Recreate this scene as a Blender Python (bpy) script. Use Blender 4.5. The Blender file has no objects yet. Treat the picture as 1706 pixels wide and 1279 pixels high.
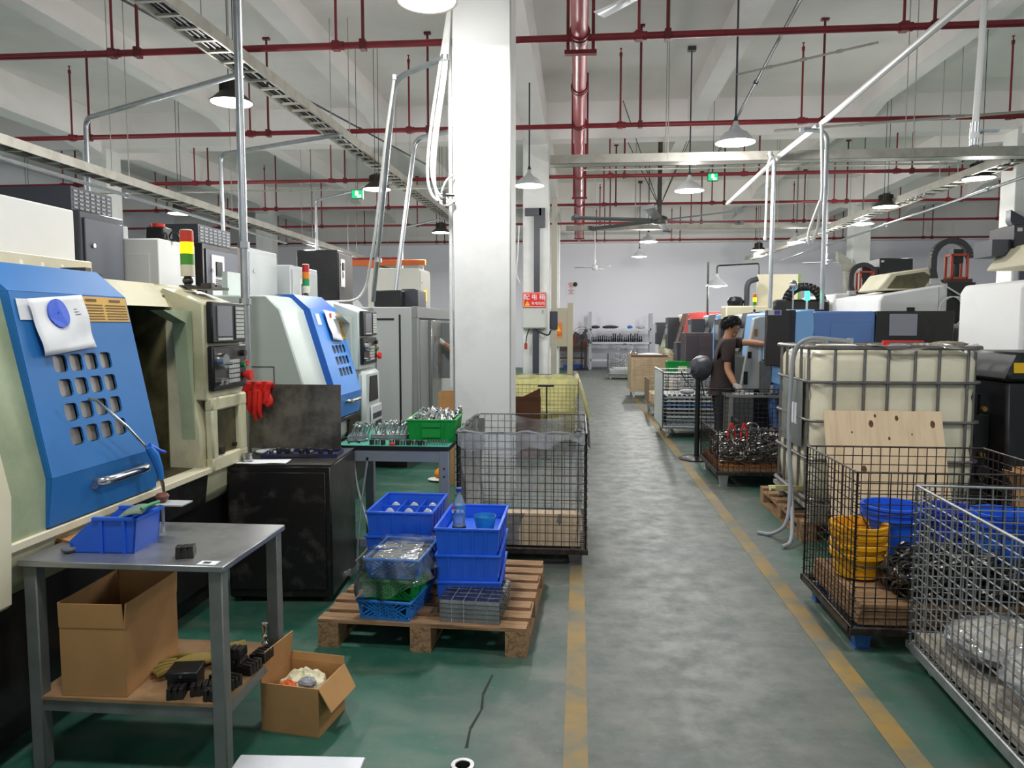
import bpy, bmesh, math, random
from mathutils import Vector, Matrix
R = math.radians
rnd = random.Random(7)
scene = bpy.context.scene
COL = scene.collection

# ------------------------------------------------------------------ camera
cam_d = bpy.data.cameras.new('camera')
cam_d.sensor_width = 36.0
cam_d.lens = 1250.0 / 1706.0 * 36.0
cam_d.clip_start = 0.05
cam = bpy.data.objects.new('camera', cam_d)
COL.objects.link(cam)
cam.location = (0, 0, 1.55)
cam.rotation_euler = (R(90 - 4.506), 0, R(5.059))
scene.camera = cam

# ------------------------------------------------------------------ world, exposure
scene.view_settings.view_transform = 'Standard'
scene.view_settings.look = 'None'
scene.view_settings.gamma = 1.0
scene.view_settings.use_curve_mapping = False
scene.view_settings.exposure = 0.45
world = bpy.data.worlds.new('world')
scene.world = world
world.use_nodes = True
bg = world.node_tree.nodes['Background']
bg.inputs[0].default_value = (0.80, 0.90, 1.0, 1)
bg.inputs[1].default_value = 0.6
scene.cycles.max_bounces = 8
scene.cycles.diffuse_bounces = 4
scene.cycles.glossy_bounces = 3
scene.cycles.transparent_max_bounces = 16
scene.cycles.transmission_bounces = 4
scene.cycles.caustics_reflective = False
scene.cycles.caustics_refractive = False
scene.cycles.sample_clamp_indirect = 6.0
LAMP_W = 95.0

# ------------------------------------------------------------------ helpers: materials
def lin(h):
    if isinstance(h, str):
        h = h.lstrip('#')
        c = [int(h[i:i+2], 16) / 255 for i in (0, 2, 4)]
    else:
        c = h
    return tuple(((x / 12.92) if x <= 0.04045 else ((x + 0.055) / 1.055) ** 2.4) for x in c) + (1,)

MATS = {}
def mat(name, col, rough=0.5, metal=0.0, var=0.0, vcol=None, scale=4.0, detail=4.0, bump=0.0, bscale=60.0,
        emit=None, estr=0.0, lo=0.45, hi=0.65, coat=0.0, stretch=None, spec=0.5):
    """procedural material; var = amount of a noise-shaped second colour (dirt, wear, grain)"""
    if name in MATS:
        return MATS[name]
    m = bpy.data.materials.new(name)
    m.use_nodes = True
    nt = m.node_tree
    b = nt.nodes['Principled BSDF']
    b.inputs['Base Color'].default_value = lin(col)
    b.inputs['Roughness'].default_value = rough
    b.inputs['Metallic'].default_value = metal
    b.inputs['Specular IOR Level'].default_value = spec
    if coat:
        b.inputs['Coat Weight'].default_value = coat
    if var or bump:
        tc = nt.nodes.new('ShaderNodeTexCoord')
        src = tc.outputs['Object']
        if stretch:
            mp = nt.nodes.new('ShaderNodeMapping')
            mp.inputs['Scale'].default_value = stretch
            nt.links.new(src, mp.inputs[0]); src = mp.outputs[0]
    if var:
        n = nt.nodes.new('ShaderNodeTexNoise')
        n.inputs['Scale'].default_value = scale
        n.inputs['Detail'].default_value = detail
        n.inputs['Roughness'].default_value = 0.62
        nt.links.new(src, n.inputs['Vector'])
        mr = nt.nodes.new('ShaderNodeMapRange')
        mr.inputs[1].default_value = lo; mr.inputs[2].default_value = hi
        mr.inputs[3].default_value = 0.0; mr.inputs[4].default_value = var
        nt.links.new(n.outputs['Fac'], mr.inputs[0])
        mx = nt.nodes.new('ShaderNodeMix'); mx.data_type = 'RGBA'
        mx.inputs['A'].default_value = lin(col)
        mx.inputs['B'].default_value = lin(vcol or '#3a352c')
        nt.links.new(mr.outputs[0], mx.inputs['Factor'])
        nt.links.new(mx.outputs['Result'], b.inputs['Base Color'])
    if bump:
        n2 = nt.nodes.new('ShaderNodeTexNoise')
        n2.inputs['Scale'].default_value = bscale
        n2.inputs['Detail'].default_value = 3
        nt.links.new(src, n2.inputs['Vector'])
        bp = nt.nodes.new('ShaderNodeBump')
        bp.inputs['Strength'].default_value = bump
        bp.inputs['Distance'].default_value = 0.01
        nt.links.new(n2.outputs['Fac'], bp.inputs['Height'])
        nt.links.new(bp.outputs[0], b.inputs['Normal'])
    if emit:
        b.inputs['Emission Color'].default_value = lin(emit)
        b.inputs['Emission Strength'].default_value = estr
    MATS[name] = m
    return m

def film(name, col, opacity=0.3, rough=0.15, gl=0.35, transl=0.0):
    """thin clear plastic film: transparent, a little milky, glossy"""
    if name in MATS:
        return MATS[name]
    m = bpy.data.materials.new(name); m.use_nodes = True
    nt = m.node_tree; nt.nodes.clear()
    out = nt.nodes.new('ShaderNodeOutputMaterial')
    tr = nt.nodes.new('ShaderNodeBsdfTransparent'); tr.inputs[0].default_value = (0.97, 0.98, 0.98, 1)
    df = nt.nodes.new('ShaderNodeBsdfPrincipled')
    df.inputs['Base Color'].default_value = lin(col)
    df.inputs['Roughness'].default_value = rough
    tc = nt.nodes.new('ShaderNodeTexCoord')
    n = nt.nodes.new('ShaderNodeTexNoise'); n.inputs['Scale'].default_value = 7; n.inputs['Detail'].default_value = 5
    nt.links.new(tc.outputs['Object'], n.inputs['Vector'])
    mr = nt.nodes.new('ShaderNodeMapRange')
    mr.inputs[1].default_value = 0.3; mr.inputs[2].default_value = 0.7
    mr.inputs[3].default_value = max(0, opacity - gl * 0.4); mr.inputs[4].default_value = min(1, opacity + gl * 0.5)
    nt.links.new(n.outputs['Fac'], mr.inputs[0])
    mx = nt.nodes.new('ShaderNodeMixShader')
    nt.links.new(mr.outputs[0], mx.inputs[0]); nt.links.new(tr.outputs[0], mx.inputs[1])
    if transl:
        tl = nt.nodes.new('ShaderNodeBsdfTranslucent'); tl.inputs[0].default_value = lin(col)
        mt = nt.nodes.new('ShaderNodeMixShader'); mt.inputs[0].default_value = transl
        nt.links.new(df.outputs[0], mt.inputs[1]); nt.links.new(tl.outputs[0], mt.inputs[2]); nt.links.new(mt.outputs[0], mx.inputs[2])
    else:
        nt.links.new(df.outputs[0], mx.inputs[2])
    gs = nt.nodes.new('ShaderNodeBsdfGlossy'); gs.inputs['Roughness'].default_value = rough
    fr = nt.nodes.new('ShaderNodeFresnel'); fr.inputs['IOR'].default_value = 1.5
    bn = nt.nodes.new('ShaderNodeTexNoise'); bn.inputs['Scale'].default_value = 16; bn.inputs['Detail'].default_value = 3
    nt.links.new(tc.outputs['Object'], bn.inputs['Vector'])
    bp = nt.nodes.new('ShaderNodeBump'); bp.inputs['Strength'].default_value = 0.6; bp.inputs['Distance'].default_value = 0.02
    nt.links.new(bn.outputs['Fac'], bp.inputs['Height'])
    for x in (gs, fr, df): nt.links.new(bp.outputs[0], x.inputs['Normal'])
    mx2 = nt.nodes.new('ShaderNodeMixShader')
    nt.links.new(fr.outputs[0], mx2.inputs[0]); nt.links.new(mx.outputs[0], mx2.inputs[1]); nt.links.new(gs.outputs[0], mx2.inputs[2])
    nt.links.new(mx2.outputs[0], out.inputs[0])
    MATS[name] = m
    return m

# ------------------------------------------------------------------ helpers: mesh building
class M:
    def __init__(s):
        s.v = []; s.f = []; s.mi = []; s.cur = 0
    def _f(s, *idx):
        s.f.append(idx); s.mi.append(s.cur)
    def add(s, verts, faces):
        o = len(s.v)
        s.v += [tuple(p) for p in verts]
        for f in faces:
            s._f(*[i + o for i in f])
        return s
    def box(s, x0, x1, y0, y1, z0, z1, T=None):
        p = [(x0,y0,z0),(x1,y0,z0),(x1,y1,z0),(x0,y1,z0),(x0,y0,z1),(x1,y0,z1),(x1,y1,z1),(x0,y1,z1)]
        if T is not None:
            p = [T @ Vector(q) for q in p]
        return s.add(p, [(0,3,2,1),(4,5,6,7),(0,1,5,4),(1,2,6,5),(2,3,7,6),(3,0,4,7)])
    def cbox(s, c, size, rot=None):
        T = Matrix.Translation(c)
        if rot is not None:
            T = T @ (rot.to_4x4() if not isinstance(rot, tuple) else Matrix.Rotation(rot[2],4,'Z') @ Matrix.Rotation(rot[1],4,'Y') @ Matrix.Rotation(rot[0],4,'X'))
        a, b, c2 = size[0]/2, size[1]/2, size[2]/2
        return s.box(-a, a, -b, b, -c2, c2, T)
    def prism(s, poly, axis, a0, a1):
        """poly: 2D outline; axis 'x': (y,z), 'y': (x,z), 'z': (x,y)"""
        def P(q, a):
            return {'x': (a, q[0], q[1]), 'y': (q[0], a, q[1]), 'z': (q[0], q[1], a)}[axis]
        n = len(poly)
        vs = [P(q, a0) for q in poly] + [P(q, a1) for q in poly]
        fs = [tuple(range(n))[::-1], tuple(range(n, 2*n))]
        fs += [(i, (i+1) % n, n + (i+1) % n, n + i) for i in range(n)]
        return s.add(vs, fs)
    def cyl(s, p0, p1, r0, r1=None, n=12, cap=True):
        p0 = Vector(p0); p1 = Vector(p1)
        r1 = r0 if r1 is None else r1
        d = (p1 - p0)
        if d.length < 1e-7: return s
        d.normalize()
        u = d.orthogonal().normalized(); w = d.cross(u)
        vs = []
        for p, r in ((p0, r0), (p1, r1)):
            for i in range(n):
                a = 2*math.pi*i/n
                vs.append(p + u*(r*math.cos(a)) + w*(r*math.sin(a)))
        fs = [(i, (i+1) % n, n + (i+1) % n, n + i) for i in range(n)]
        if cap:
            fs += [tuple(range(n))[::-1], tuple(range(n, 2*n))]
        return s.add(vs, fs)
    def tube(s, pts, r, n=8, closed=False, cap=True):
        pts = [Vector(p) for p in pts]
        k = len(pts)
        rs = r if isinstance(r, (list, tuple)) else [r]*k
        vs = []; u = None
        for i, p in enumerate(pts):
            a = pts[i-1] if (i > 0 or closed) else pts[i]
            b = pts[(i+1) % k] if (i < k-1 or closed) else pts[i]
            d = (b - a)
            d = d.normalized() if d.length > 1e-9 else Vector((0,0,1))
            if u is None:
                u = d.orthogonal().normalized()
            u = (u - d*u.dot(d))
            u = u.normalized() if u.length > 1e-6 else d.orthogonal().normalized()
            w = d.cross(u)
            for j in range(n):
                t = 2*math.pi*j/n
                vs.append(p + u*(rs[i]*math.cos(t)) + w*(rs[i]*math.sin(t)))
        fs = []
        for i in range(k if closed else k-1):
            i2 = (i+1) % k
            for j in range(n):
                fs.append((i*n+j, i*n+(j+1) % n, i2*n+(j+1) % n, i2*n+j))
        if cap and not closed:
            fs += [tuple(range(n))[::-1], tuple(range((k-1)*n, k*n))]
        return s.add(vs, fs)
    def lathe(s, prof, n=20, c=(0,0,0), closed=False, T=None):
        """prof: (radius, z) pairs turned about z"""
        c = Vector(c); vs = []; k = len(prof)
        for r, z in prof:
            for j in range(n):
                t = 2*math.pi*j/n
                q = Vector((r*math.cos(t), r*math.sin(t), z))
                vs.append((T @ q if T is not None else q) + c)
        fs = []
        for i in range(k if closed else k-1):
            i2 = (i+1) % k
            for j in range(n):
                fs.append((i*n+j, i*n+(j+1) % n, i2*n+(j+1) % n, i2*n+j))
        if not closed:
            if prof[0][0] > 1e-6: fs.append(tuple(range(n))[::-1])
            if prof[-1][0] > 1e-6: fs.append(tuple(range((k-1)*n, k*n)))
        return s.add(vs, fs)
    def sph(s, c, r, n=12, m=8):
        rx, ry, rz = (r, r, r) if not isinstance(r, (tuple, list)) else r
        vs = []; fs = []
        for i in range(1, m):
            a = math.pi*i/m
            for j in range(n):
                t = 2*math.pi*j/n
                vs.append((c[0]+rx*math.sin(a)*math.cos(t), c[1]+ry*math.sin(a)*math.sin(t), c[2]-rz*math.cos(a)))
        vs.append((c[0], c[1], c[2]-rz)); vs.append((c[0], c[1], c[2]+rz))
        for i in range(m-2):
            for j in range(n):
                fs.append((i*n+j, i*n+(j+1) % n, (i+1)*n+(j+1) % n, (i+1)*n+j))
        b = (m-1)*n
        for j in range(n):
            fs.append((b, (j+1) % n, j)); fs.append((b+1, (m-2)*n+j, (m-2)*n+(j+1) % n))
        return s.add(vs, fs)
    def sheet(s, nx, ny, fn):
        vs = [fn(i/nx, j/ny) for j in range(ny+1) for i in range(nx+1)]
        fs = [(j*(nx+1)+i, j*(nx+1)+i+1, (j+1)*(nx+1)+i+1, (j+1)*(nx+1)+i) for j in range(ny) for i in range(nx)]
        return s.add(vs, fs)
    def mesh(s, name, mats, smooth=True, angle=35):
        me = bpy.data.meshes.new(name)
        me.from_pydata(s.v, [], s.f)
        for m in (mats if isinstance(mats, (list, tuple)) else [mats]):
            me.materials.append(m)
        if any(s.mi):
            me.polygons.foreach_set('material_index', s.mi)
        bm = bmesh.new(); bm.from_mesh(me)
        bmesh.ops.recalc_face_normals(bm, faces=bm.faces)
        bm.to_mesh(me); bm.free()
        if smooth:
            me.polygons.foreach_set('use_smooth', [True]*len(me.polygons))
            me.set_sharp_from_angle(angle=R(angle))
        me.update()
        return me
    def obj(s, name, mats, parent=None, bevel=0, seg=1, smooth=True, angle=35, solid=0, loc=None, rot=None, subsurf=0):
        o = bpy.data.objects.new(name, s.mesh(name, mats, smooth, angle))
        COL.objects.link(o)
        if parent is not None: o.parent = parent
        if loc is not None: o.location = loc
        if rot is not None: o.rotation_euler = rot
        if solid:
            md = o.modifiers.new('thickness', 'SOLIDIFY'); md.thickness = solid; md.offset = 0
        if subsurf:
            md = o.modifiers.new('smooth', 'SUBSURF'); md.levels = subsurf; md.render_levels = subsurf
        if bevel:
            md = o.modifiers.new('edges', 'BEVEL'); md.width = bevel; md.segments = seg; md.limit_method = 'ANGLE'; md.angle_limit = R(40)
        return o

def link(name, data, parent=None, loc=None, rot=None):
    """one more object that shares a mesh"""
    o = bpy.data.objects.new(name, data)
    COL.objects.link(o)
    if parent is not None: o.parent = parent
    if loc is not None: o.location = loc
    if rot is not None: o.rotation_euler = rot
    return o

def tag(o, label=None, cat=None, group=None, kind=None):
    if label: o['label'] = label
    if cat: o['category'] = cat
    if group: o['group'] = group
    if kind: o['kind'] = kind
    return o

def thing(name, label, cat, loc=(0,0,0), rz=0.0, group=None):
    o = bpy.data.objects.new(name, None)
    o.empty_display_size = 0.1
    COL.objects.link(o)
    o.location = loc; o.rotation_euler = (0, 0, R(rz))
    return tag(o, label, cat, group)

def dup(o, loc=None, rz=None, label=None, group=None, parent=None, rot=None):
    c = o.copy(); COL.objects.link(c); c.parent = parent
    if loc is not None: c.location = loc
    if rz is not None: c.rotation_euler = (0, 0, R(rz))
    if rot is not None: c.rotation_euler = rot
    if label: c['label'] = label
    if group: c['group'] = group
    for ch in list(o.children):
        dup(ch, parent=c)
    return c

def arc(c, r, a0, a1, n, plane='xz'):
    out = []
    for i in range(n+1):
        a = R(a0 + (a1-a0)*i/n)
        u, w = r*math.cos(a), r*math.sin(a)
        out.append((c[0]+u, c[1], c[2]+w) if plane == 'xz' else (c[0], c[1]+u, c[2]+w) if plane == 'yz' else (c[0]+u, c[1]+w, c[2]))
    return out

def bend(pts, r, n=5):
    """polyline with its corners rounded to radius r"""
    pts = [Vector(p) for p in pts]; out = [pts[0]]
    for i in range(1, len(pts)-1):
        a = (pts[i-1]-pts[i]); b = (pts[i+1]-pts[i])
        ra = min(r, a.length*0.45); rb = min(r, b.length*0.45)
        p0 = pts[i]+a.normalized()*ra; p1 = pts[i]+b.normalized()*rb
        for k in range(n+1):
            t = k/n
            out.append(p0*(1-t)**2 + pts[i]*2*t*(1-t) + p1*t*t)
    out.append(pts[-1])
    return out

def text_mesh(body, size, name, m, parent, loc, rot, extrude=0.0006, align='CENTER', sx=1.0):
    cu = bpy.data.curves.new(name, 'FONT')
    cu.body = body; cu.size = size; cu.align_x = align; cu.align_y = 'CENTER'; cu.extrude = extrude
    cu.resolution_u = 3
    t = bpy.data.objects.new(name, cu); COL.objects.link(t)
    bpy.context.view_layer.update()
    dg = bpy.context.evaluated_depsgraph_get()
    me = bpy.data.meshes.new_from_object(t.evaluated_get(dg))
    bpy.data.objects.remove(t)
    me.materials.clear(); me.materials.append(m)
    o = bpy.data.objects.new(name, me); COL.objects.link(o)
    o.parent = parent; o.location = loc; o.rotation_euler = rot; o.scale = (sx, 1, 1)
    return o

# ------------------------------------------------------------------ palette
WHITE = mat('white_paint', '#f2f2f0', 0.55, var=0.10, vcol='#b9b7ae', scale=1.2)
CEIL = mat('ceiling_paint', '#e8e3e0', 0.8, var=0.22, vcol='#b4b2a8', scale=0.5, detail=6)
BEAM = mat('beam_paint', '#efeae8', 0.75, var=0.18, vcol='#bdbbb2', scale=0.7, detail=6)
WALL = mat('wall_paint', '#f2f0f8', 0.8, var=0.10, vcol='#e2e0ea', scale=0.3)
REDP = mat('red_fire_pipe', '#86232c', 0.45, var=0.5, vcol='#651820', scale=2.0)
REDDK = mat('red_hanger', '#6e2024', 0.5, var=0.4, vcol='#3c1d1e', scale=3)
GALV = mat('galvanised_steel', '#b9bdc0', 0.32, 0.85, var=0.35, vcol='#8b9195', scale=9)
GALVD = mat('galvanised_tray', '#b5b2a8', 0.5, 0.35, var=0.4, vcol='#857f72', scale=5)
STEEL = mat('bright_steel', '#c9cbcc', 0.22, 1.0, var=0.3, vcol='#8f9294', scale=30)
STEELD = mat('dark_steel', '#5a5855', 0.38, 0.9, var=0.6, vcol='#2d2a28', scale=12)
WIREB = mat('black_wire', '#3b3431', 0.45, 0.7, var=0.5, vcol='#6a605a', scale=18)
WIREG = mat('zinc_wire', '#b3b6b8', 0.34, 0.8, var=0.5, vcol='#7d8184', scale=15)
BLACK = mat('black_plastic', '#17181a', 0.42)
BLKM = mat('black_paint', '#1b1a1b', 0.38, var=0.7, vcol='#39322f', scale=5, lo=0.5, hi=0.75)
DKGRY = mat('dark_grey_paint', '#3d4048', 0.42, var=0.25, vcol='#2b2d33', scale=2)
GREY = mat('light_grey_paint', '#bfc4c4', 0.42, var=0.22, vcol='#a7aaa6', scale=2.0)
GREYG = mat('grey_green_paint', '#c8d3ce', 0.42, var=0.3, vcol='#a9b1a8', scale=1.6)
CREAM = mat('cream_paint', '#cfcaa9', 0.45, var=0.55, vcol='#85805e', scale=2.6, detail=7)
CREAML = mat('cream_paint_clean', '#e0d9bd', 0.45, var=0.3, vcol='#b9b190', scale=2)
SAGE = mat('sage_paint', '#aab795', 0.45, var=0.5, vcol='#6e7a5a', scale=2.4, detail=7)
GRIME = mat('oily_interior', '#6b6442', 0.4, var=0.85, vcol='#1d1a10', scale=3.2, detail=8, lo=0.36, hi=0.62)
BLUE = mat('blue_door_paint', '#2d76bb', 0.5, var=0.35, vcol='#2563a0', scale=1.8, spec=0.3)
BLUEL = mat('light_blue_paint', '#7db1e8', 0.4, var=0.2, vcol='#6a9ccf', scale=2)
BLUES = mat('slate_blue_paint', '#5f83c2', 0.42, var=0.2, vcol='#51719f', scale=2)
BINB = mat('blue_bin_plastic', '#2565e2', 0.38, var=0.25, vcol='#1c4fbc', scale=5)
BINL = mat('light_blue_plastic', '#2f86e0', 0.38, var=0.25, vcol='#2368b4', scale=6)
GRNP = mat('green_plastic', '#129a3e', 0.38, var=0.25, vcol='#0d7a31', scale=5)
YELLW = mat('yellow_plastic', '#f3b21a', 0.4, var=0.3, vcol='#c9800f', scale=8)
REDPL = mat('red_rubber', '#e0271f', 0.38, var=0.3, vcol='#b51c17', scale=12)
ORANG = mat('orange_paint', '#e5702a', 0.5)
PAPER = mat('white_paper', '#eef0f3', 0.8, var=0.15, vcol='#cdd2da', scale=9)
CARD = mat('cardboard', '#b98b58', 0.85, var=0.35, vcol='#9a6f42', scale=4)
CARDD = mat('cardboard_inside', '#a5794b', 0.88, var=0.3, vcol='#8a6240', scale=4)
CARDB = mat('brown_board', '#6e4630', 0.85, var=0.2, vcol='#5a3826', scale=3)
WOOD = mat('pallet_wood', '#a98561', 0.8, var=0.75, vcol='#5c432c', scale=5, stretch=(1, 12, 12), bump=0.25, bscale=14)
WOODY = mat('pallet_wood_across', '#a98561', 0.8, var=0.75, vcol='#5c432c', scale=5, stretch=(12, 1, 12), bump=0.25, bscale=14)
PLY = mat('plywood', '#e8cfac', 0.75, var=0.45, vcol='#cfac80', scale=3, stretch=(6, 6, 0.7), detail=6)
TOPST = mat('worn_steel_top', '#a9abac', 0.36, 0.75, var=0.6, vcol='#7c7e80', scale=6, detail=6)
TABLEG = mat('table_grey_paint', '#7d7f7c', 0.5, 0.2, var=0.5, vcol='#5c5b55', scale=6)
GLASSD = mat('dark_window', '#76726d', 0.3, var=0.45, vcol='#55514d', scale=5)
SCREEN = mat('screen_glass', '#8a8c92', 0.12)
MATTE = mat('green_mat', '#2f8c78', 0.6, var=0.3, vcol='#256f60', scale=6)
FILM = film('clear_film', '#e4e9ee', 0.16, 0.12, 0.30)
FILMW = film('milky_film', '#e2e6ea', 0.20, 0.18, 0.30)
FILMY = film('yellow_film', '#fff9b0', 0.66, 0.3, 0.25, transl=0.5)
HOSE = mat('white_hose', '#dcdcd8', 0.45, var=0.2, vcol='#b9b6ae', scale=12)
HOSEG = mat('grey_hose', '#9ea2a8', 0.45)
SKIN = mat('skin', '#c08a68', 0.55, var=0.2, vcol='#a87352', scale=9)
HAIR = mat('black_hair', '#100e10', 0.75, bump=0.5, bscale=90)
SHIRT = mat('dark_brown_cloth', '#3f3532', 0.9, var=0.3, vcol='#2c2523', scale=7)
TROUS = mat('black_cloth', '#1d1e24', 0.9, var=0.3, vcol='#121318', scale=7)
GLOVE = mat('grey_glove', '#a7a49e', 0.85, var=0.3, vcol='#7b7874', scale=20)
GLOVEW = mat('white_glove', '#d9dad3', 0.9, var=0.2, vcol='#b6b7ae', scale=20)
# ================================================================== THE SETTING
def floor_material():
    m = bpy.data.materials.new('painted_concrete'); m.use_nodes = True
    nt = m.node_tree; b = nt.nodes['Principled BSDF']
    tc = nt.nodes.new('ShaderNodeTexCoord')
    sp = nt.nodes.new('ShaderNodeSeparateXYZ'); nt.links.new(tc.outputs['Object'], sp.inputs[0])
    def noise(scale, det, rough=0.6):
        n = nt.nodes.new('ShaderNodeTexNoise'); n.inputs['Scale'].default_value = scale
        n.inputs['Detail'].default_value = det; n.inputs['Roughness'].default_value = rough
        nt.links.new(tc.outputs['Object'], n.inputs['Vector']); return n.outputs['Fac']
    def mth(op, a, b2, cl=False):
        n = nt.nodes.new('ShaderNodeMath'); n.operation = op; n.use_clamp = cl
        for k, x in enumerate((a, b2)):
            if x is None: continue
            if isinstance(x, (int, float)): n.inputs[k].default_value = x
            else: nt.links.new(x, n.inputs[k])
        return n.outputs[0]
    def mr(x, a, b2, c, d):
        n = nt.nodes.new('ShaderNodeMapRange'); nt.links.new(x, n.inputs[0])
        for k, q in enumerate((a, b2, c, d)): n.inputs[k+1].default_value = q
        return n.outputs[0]
    def mix(f, a, b2):
        n = nt.nodes.new('ShaderNodeMix'); n.data_type = 'RGBA'
        nt.links.new(f, n.inputs['Factor'])
        for k, x in (('A', a), ('B', b2)):
            if isinstance(x, str): n.inputs[k].default_value = lin(x)
            else: nt.links.new(x, n.inputs[k])
        return n.outputs['Result']
    n1 = noise(1.1, 8, 0.65); n2 = noise(6.0, 8, 0.7); n3 = noise(40.0, 4)
    # the aisle is bare worn concrete, the machine bays keep their green paint
    d = mth('ABSOLUTE', mth('SUBTRACT', sp.outputs[0], 0.55), None)
    d = mth('ADD', d, mth('MULTIPLY', mth('SUBTRACT', n1, 0.5), 1.5))
    paint = mr(d, 0.62, 1.10, 0.0, 1.0)
    wear = mr(n2, 0.50, 0.64, 0.0, 0.30)
    green = mix(mr(n1, 0.35, 0.65, 0, 1), '#1c5443', '#2e6251')
    green = mix(wear, green, '#5f6f66')
    conc = mix(mr(n1, 0.35, 0.68, 0, 1), '#6b7069', '#545c58')
    conc = mix(mr(n2, 0.42, 0.68, 0, 0.55), conc, '#434d4a')
    base = mix(paint, conc, green)
    base = mix(mr(n3, 0.62, 0.72, 0, 0.25), base, '#8f928a')
    dark = mr(noise(0.6, 5), 0.56, 0.72, 0, 0.45)
    base = mix(dark, base, '#454d49')
    sv = nt.nodes.new('ShaderNodeMapping'); sv.inputs['Scale'].default_value = (1.0, 2.2, 1.0); nt.links.new(tc.outputs['Object'], sv.inputs[0])
    sn = nt.nodes.new('ShaderNodeTexNoise'); sn.inputs['Scale'].default_value = 2.2; sn.inputs['Detail'].default_value = 7; nt.links.new(sv.outputs[0], sn.inputs['Vector'])
    base = mix(mr(sn.outputs['Fac'], 0.52, 0.70, 0, 0.25), base, '#8d8a7c')
    nt.links.new(base, b.inputs['Base Color'])
    nt.links.new(mr(n2, 0.3, 0.7, 0.36, 0.60), b.inputs['Roughness'])
    bp = nt.nodes.new('ShaderNodeBump'); bp.inputs['Strength'].default_value = 0.12; bp.inputs['Distance'].default_value = 0.01
    nt.links.new(n2, bp.inputs['Height']); nt.links.new(bp.outputs[0], b.inputs['Normal'])
    return m

XL, XR, YN, YF, ZC = -15.0, 14.5, -5.5, 27.3, 5.75
fl = M(); fl.box(XL, XR, YN, YF, -0.15, 0)
tag(fl.obj('floor', floor_material()), 'worn green and grey painted concrete factory floor', 'floor', kind='structure')

def line_material():
    m = mat('yellow_floor_paint', '#94783e', 0.6, var=0.95, vcol='#646a60', scale=4.0, detail=9, lo=0.40, hi=0.64)
    return m
ln = M(); ln.box(-0.045, 0.045, 1.2, 4.75, 0, 0.0025)
tag(ln.obj('trim_1', line_material()), 'worn yellow floor line ending at the plastic lined wire cage', 'floor line', kind='structure')
ln = M(); ln.box(1.155, 1.25, 1.2, 16.2, 0, 0.0025)
tag(ln.obj('trim_2', line_material()), 'long worn yellow floor line beside the two near wire cages', 'floor line', kind='structure')

# cracks in the paint at the left foreground
ck = M()
pts = [(-0.40, 2.62), (-0.405, 2.75), (-0.38, 2.9), (-0.39, 3.02), (-0.37, 3.2)]
for a, b_ in zip(pts, pts[1:]):
    w = 0.006
    ck.add([(a[0]-w, a[1], 0.0015), (a[0]+w, a[1], 0.0015), (b_[0]+w*0.6, b_[1], 0.0015), (b_[0]-w*0.6, b_[1], 0.0015)], [(0,1,2,3)])
tag(ck.obj('trim_3', mat('floor_crack', '#2c302d', 0.9)), 'dark crack in the green floor paint near the steel bushing', 'crack', kind='structure')

# ceiling slab with its beams
ceil = M(); ceil.box(XL, XR, YN, YF, ZC, ZC+0.15)
ceil = ceil.obj('ceiling', CEIL)
tag(ceil, 'off white concrete ceiling slab crossed by painted beams', 'ceiling', kind='structure')
COLX = (-9.7, -0.83, 8.1); COLY = (-1.4, 6.7, 14.8, 22.9)
for Y in COLY:
    for i, x in enumerate((-15.0,) + COLX):
        x1 = (COLX + (14.5,))[i]
        b = M(); b.prism([(Y-0.2, 5.07), (Y+0.2, 5.07), (Y+0.2, ZC), (Y-0.2, ZC)], 'x', x, x1)
        b.obj('main_beam', BEAM, ceil)
for X in COLX:
    for j in range(len(COLY)):
        y0 = COLY[j]; y1 = (COLY + (YF,))[j+1]
        b = M(); b.prism([(X-0.2, 5.12), (X+0.2, 5.12), (X+0.2, ZC), (X-0.2, ZC)], 'y', y0+0.2, y1-0.2)
        for e, sgn in ((y0+0.2, 1), (y1-0.2, -1)):      # haunches where the beam meets the cross beam
            b.prism([(e, 5.12), (e+sgn*0.9, 5.12), (e, 4.95)], 'x', X-0.19, X+0.19)
        b.obj('long_beam', BEAM, ceil)
for X in (-12.6, -6.75, -3.79, 2.15, 5.12, 11.1):
    for j in range(len(COLY)):
        y0 = COLY[j]; y1 = (COLY + (YF,))[j+1]
        b = M(); b.prism([(X-0.15, 5.38), (X+0.15, 5.38), (X+0.15, ZC), (X-0.15, ZC)], 'y', y0+0.2, y1-0.2)
        for e, sgn in ((y0+0.2, 1), (y1-0.2, -1)):
            b.prism([(e, 5.38), (e+sgn*0.8, 5.38), (e, 5.2)], 'x', X-0.145, X+0.145)
        b.obj('secondary_beam', BEAM, ceil)

# columns
COLM = mat('column_paint', '#e6e6e3', 0.6, var=0.25, vcol='#b5b3ac', scale=2.2, detail=7)
for X in COLX:
    for Y in COLY[1:]:
        c = M(); c.box(X-0.25, X+0.25, Y-0.25, Y+0.25, 0, 5.1)
        where = {(-0.83, 6.7): 'big white concrete column behind the plastic lined wire cage',
                 (-0.83, 14.8): 'white concrete column carrying the electric box with red sign',
                 (-0.83, 22.9): 'white concrete column far down beside the aisle'}.get((X, Y),
                 'white concrete column in the machine hall, %s row, %s' % ('far side' if X < 0 else 'window side', {6.7: 'nearest', 14.8: 'middle', 22.9: 'farthest'}[Y]))
        o = c.obj('column', COLM, bevel=0.012)
        tag(o, where, 'column', kind='structure')

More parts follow.
